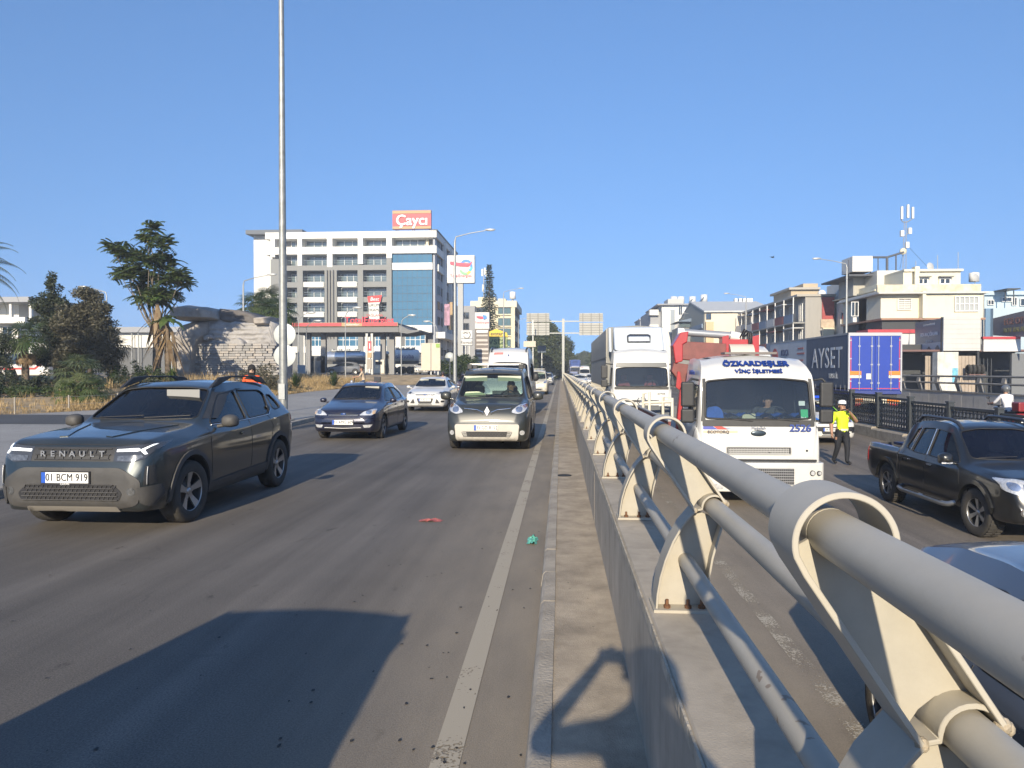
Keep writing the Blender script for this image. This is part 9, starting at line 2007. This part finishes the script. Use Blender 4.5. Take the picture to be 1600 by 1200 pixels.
m = MB(); p = at(1284,459,95); m.ball((p.x,95,p.z), .5,.5,.5, 12, 8); B2.mb(m, 'water_tank', WALLW)
flats('apartment_block', 'lower balconied apartment block beyond the red walled one', 108.0, 1206, 1240, 478, 16, M('flat_grey', (.36,.35,.33), .85, streak=.2), [M('bal_steel', (.22,.27,.34), .7), M('bal_white', (.5,.5,.5), .7), M('bal_dark', (.10,.13,.18), .7)], 4)
def hall():
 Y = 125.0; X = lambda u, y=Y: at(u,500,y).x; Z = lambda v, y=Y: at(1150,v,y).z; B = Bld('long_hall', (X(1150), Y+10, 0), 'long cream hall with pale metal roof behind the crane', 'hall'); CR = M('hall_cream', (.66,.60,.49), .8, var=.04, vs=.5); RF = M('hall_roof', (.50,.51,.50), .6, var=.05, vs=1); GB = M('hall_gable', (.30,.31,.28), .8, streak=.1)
 B.box('wall', X(1102), X(1212), Y, Y+26, 0, Z(489), CR)
 m = MB(); xa, xb = X(1101)-.2, X(1214); zt, zr_ = Z(488), Z(473, Y+13); m.add([(xa,Y-.5,zt),(xb,Y-.5,zt),(xb,Y+13,zr_),(xa,Y+13,zr_),(xa,Y-.5,zt+.25),(xb,Y-.5,zt+.25),(xb,Y+13,zr_+.25),(xa,Y+13,zr_+.25)], [(0,3,2,1),(4,5,6,7),(0,1,5,4),(1,2,6,5),(2,3,7,6),(3,0,4,7)], False); B.mb(m, 'roof', RF); m = MB(); m.add([(xa,Y+13,zr_),(xb,Y+13,zr_),(xb,Y+26.5,zt),(xa,Y+26.5,zt),(xa,Y+13,zr_+.25),(xb,Y+13,zr_+.25),(xb,Y+26.5,zt+.25),(xa,Y+26.5,zt+.25)], [(0,3,2,1),(4,5,6,7),(0,1,5,4),(1,2,6,5),(2,3,7,6),(3,0,4,7)], False); B.mb(m, 'roof', RF)
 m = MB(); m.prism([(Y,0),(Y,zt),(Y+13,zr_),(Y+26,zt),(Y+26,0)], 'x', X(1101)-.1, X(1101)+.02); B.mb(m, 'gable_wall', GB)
 for u in (1156, 1178): B.box('pilaster', X(u), X(u+1.2), Y-.2, Y, 0, Z(490), M('hall_pilaster', (.45,.41,.34), .8))
 B.box('side_band', X(1101)-.3, X(1101)-.1, Y+1, Y+25, Z(512), Z(505), M('band_blue', (.20,.27,.36), .7)); B.window(X(1103), X(1111), Z(499), Z(489.5), Y-.05, M('window_navy', (.03,.06,.12), .15, coat=.8), FRD, 2); B.box('annex', X(1102), X(1114), Y-.6, Y-.05, 0, Z(503), M('annex_peach', (.62,.44,.27), .8)); B.box('annex', X(1178), X(1214), Y-.8, Y-.1, 0, Z(489), CR)
 for k, u in enumerate((1147,1154,1160,1166,1171)): B.box('roof_vent', X(u,Y+13), X(u+4,Y+13), Y+12.5, Y+13.5, zr_, zr_+.75, WALLW)
 W_ = Bld('white_block', (at(1055,520,150).x, 160, 0), 'white four storey block with rooftop tanks above the tarpaulin lorry', 'building'); Y2 = 150.0; X2 = lambda u: at(u,500,Y2).x; Z2 = lambda v: at(1060,v,Y2).z
 W_.box('wall', X2(1034), X2(1095), Y2, Y2+20, 0, Z2(476), WALLW); W_.box('stair_tower', X2(1034), X2(1047), Y2-.6, Y2, 0, Z2(486), WALLW); W_.box('shade_strip', X2(1047), X2(1054), Y2-.3, Y2, 0, Z2(484), M('strip_shaded', (.30,.34,.38), .7)); W_.box('balcony_block', X2(1018), X2(1034), Y2+2, Y2+20, 0, Z2(484), M('wall_shade', (.30,.31,.33), .7)); W_.box('roof_edge', X2(1026), X2(1096), Y2-1, Y2+20, Z2(477), Z2(475), M('roof_slab', (.30,.31,.33), .7)); W_.box('roof_house', X2(1048), X2(1073), Y2+4, Y2+10, Z2(475), Z2(464), M('roof_house_grey', (.46,.47,.45), .8))  # shade beside the stair tower painted as a darker wall strip
 for k in range(4): z = Z2(490)-k*3.0; W_.box('balcony', X2(1016), X2(1030), Y2+1, Y2+3, z-.2, z+.9, WALLW); W_.window(X2(1060), X2(1066), z-.3, z+2.0, Y2-.05, WGL2, FRW, 2); W_.window(X2(1078), X2(1084), z-.3, z+1.6, Y2-.05, WGL2, FRW, 1)
 for u in (1053, 1064, 1082, 1100):
  p = at(u, 471 if u < 1090 else 468, Y2+6); m = MB(); m.lathe([(0,-.8),(.7,-.8),(.7,.8),(0,.8)], 14, Tr(p.x,p.y,p.z+.2)); W_.mb(m, 'water_tank', M('tank_pale', (.6,.62,.63), .4)); m = MB(); m.prism([(p.x-1.6,p.z-1.2),(p.x-.2,p.z+.5),(p.x-.1,p.z+.4),(p.x-1.5,p.z-1.25)], 'y', p.y-1, p.y+1); W_.mb(m, 'solar_panel', M('solar_dark', (.03,.04,.07), .2))
 V = Bld('verandah_house', (at(1070,530,138).x, 140, 0), 'small house with glazed upper verandah left of the hall', 'house'); V.px('wall', 1060, 1090, 512, 590, 138, 8, WGREY); V.px('glazing', 1061, 1080, 503, 511, 138, 5, WGL); m = MB(); m.prism([(at(1056,503,138).x,at(1056,503,138).z),(at(1082,498,138).x,at(1082,497,138).z),(at(1092,503,138).x,at(1092,503,138).z)], 'y', 137, 146); V.mb(m, 'roof', M('roof_slate', (.14,.19,.26), .7))
hall()
# far low skyline closing the avenue
for k, (u0, u1, v0, Y, mt, lb) in enumerate(((893,915,562,330,'render_cream','pale yellow house at the far end of the avenue'),(873,894,553,300,'render_white','white low building at the vanishing point'),(1000,1024,500,230,'wall_shade','shaded block beyond the tarpaulin lorry'))):
 B = Bld('far_building', (at(u0,570,Y).x, Y, 0), lb, 'building'); B.px('wall', u0, u1, v0, 583, Y, 15, MATS[mt]); B.px('roof', u0-1, u1+1, v0-2, v0, Y-.5, 16, M('roof_red', (.36,.22,.17), .8) if k == 0 else M('roof_slab', (.3,.31,.33), .7))
 for j in range(3): x0 = at(u0+3+j*(u1-u0)/3.3, 570, Y).x; B.window(x0, x0+1.6, at(u0,572,Y).z, at(u0,567,Y).z, Y-.1, WGL2, FRW, 2)
for k, (x, y, w, h, c, lb) in enumerate(((-120,170,15,8,'render_cream','wide cream house far behind the white villa'),(-95,185,12,7,'hall_cream','far peach house between the dark tree and the shed'),(-78,160,11,8,'wall_shade','far shaded grey house behind the tall open tree'),(-64,190,13,7,'render_white','far white house behind the rock wall'))):
 B = Bld('far_house', (x, y, 0), lb, 'house', 'low houses in the far background'); B.box('wall', x-w/2, x+w/2, y, y+10, 0, h, MATS[c]); B.box('roof', x-w/2-.4, x+w/2+.4, y-.4, y+10.4, h, h+.3, MATS['roof_slab'])
 for f in range(2):
  for q in range(3): B.window(x-w*.36+q*w*.26, x-w*.36+q*w*.26+1.5, f*3+1.0, f*3+2.3, y-.05, WGL2, FRW, 2)
# bird
p = at(1207, 402, 60); m = MB(); m.ball((0,0,0), .16,.05,.05, 10, 6); m.add([(-.05,0,.02),(.08,0,.02),(.05,.22,.10),(-.02,.34,.06)], [(0,1,2,3)], False); m.add([(-.05,0,.02),(.08,0,.02),(.05,-.22,.12),(-.02,-.34,.10)], [(3,2,1,0)], False); m.add([(-.14,.03,0),(-.14,-.03,0),(-.27,-.05,.02),(-.27,.05,.02)], [(0,1,2,3)], False); o = m.build('bird', INK, None, p, (0,.1,.3)); tag(o, 'small dark bird flying in the clear sky', 'bird')
# thin summer haze
m = MB(); m.box(-420, 420, -60, 520, -2.3, 42); hz = m.build('haze', None); hz['kind'] = 'stuff'; hz['label'] = 'thin pale summer haze filling the avenue'; hz['category'] = 'haze'
hm = bpy.data.materials.new('haze'); hm.use_nodes = True; ht = hm.node_tree; ht.nodes.clear(); ho = ht.nodes.new('ShaderNodeOutputMaterial'); hv = ht.nodes.new('ShaderNodeVolumePrincipled'); hv.inputs['Color'].default_value = (.80,.88,1.0,1); hv.inputs['Density'].default_value = .0009; hv.inputs['Anisotropy'].default_value = .0
ht.links.new(hv.outputs[0], ho.inputs['Volume']); hz.data.materials.append(hm); SC.cycles.volume_max_steps = 64; SC.cycles.volume_bounces = 0
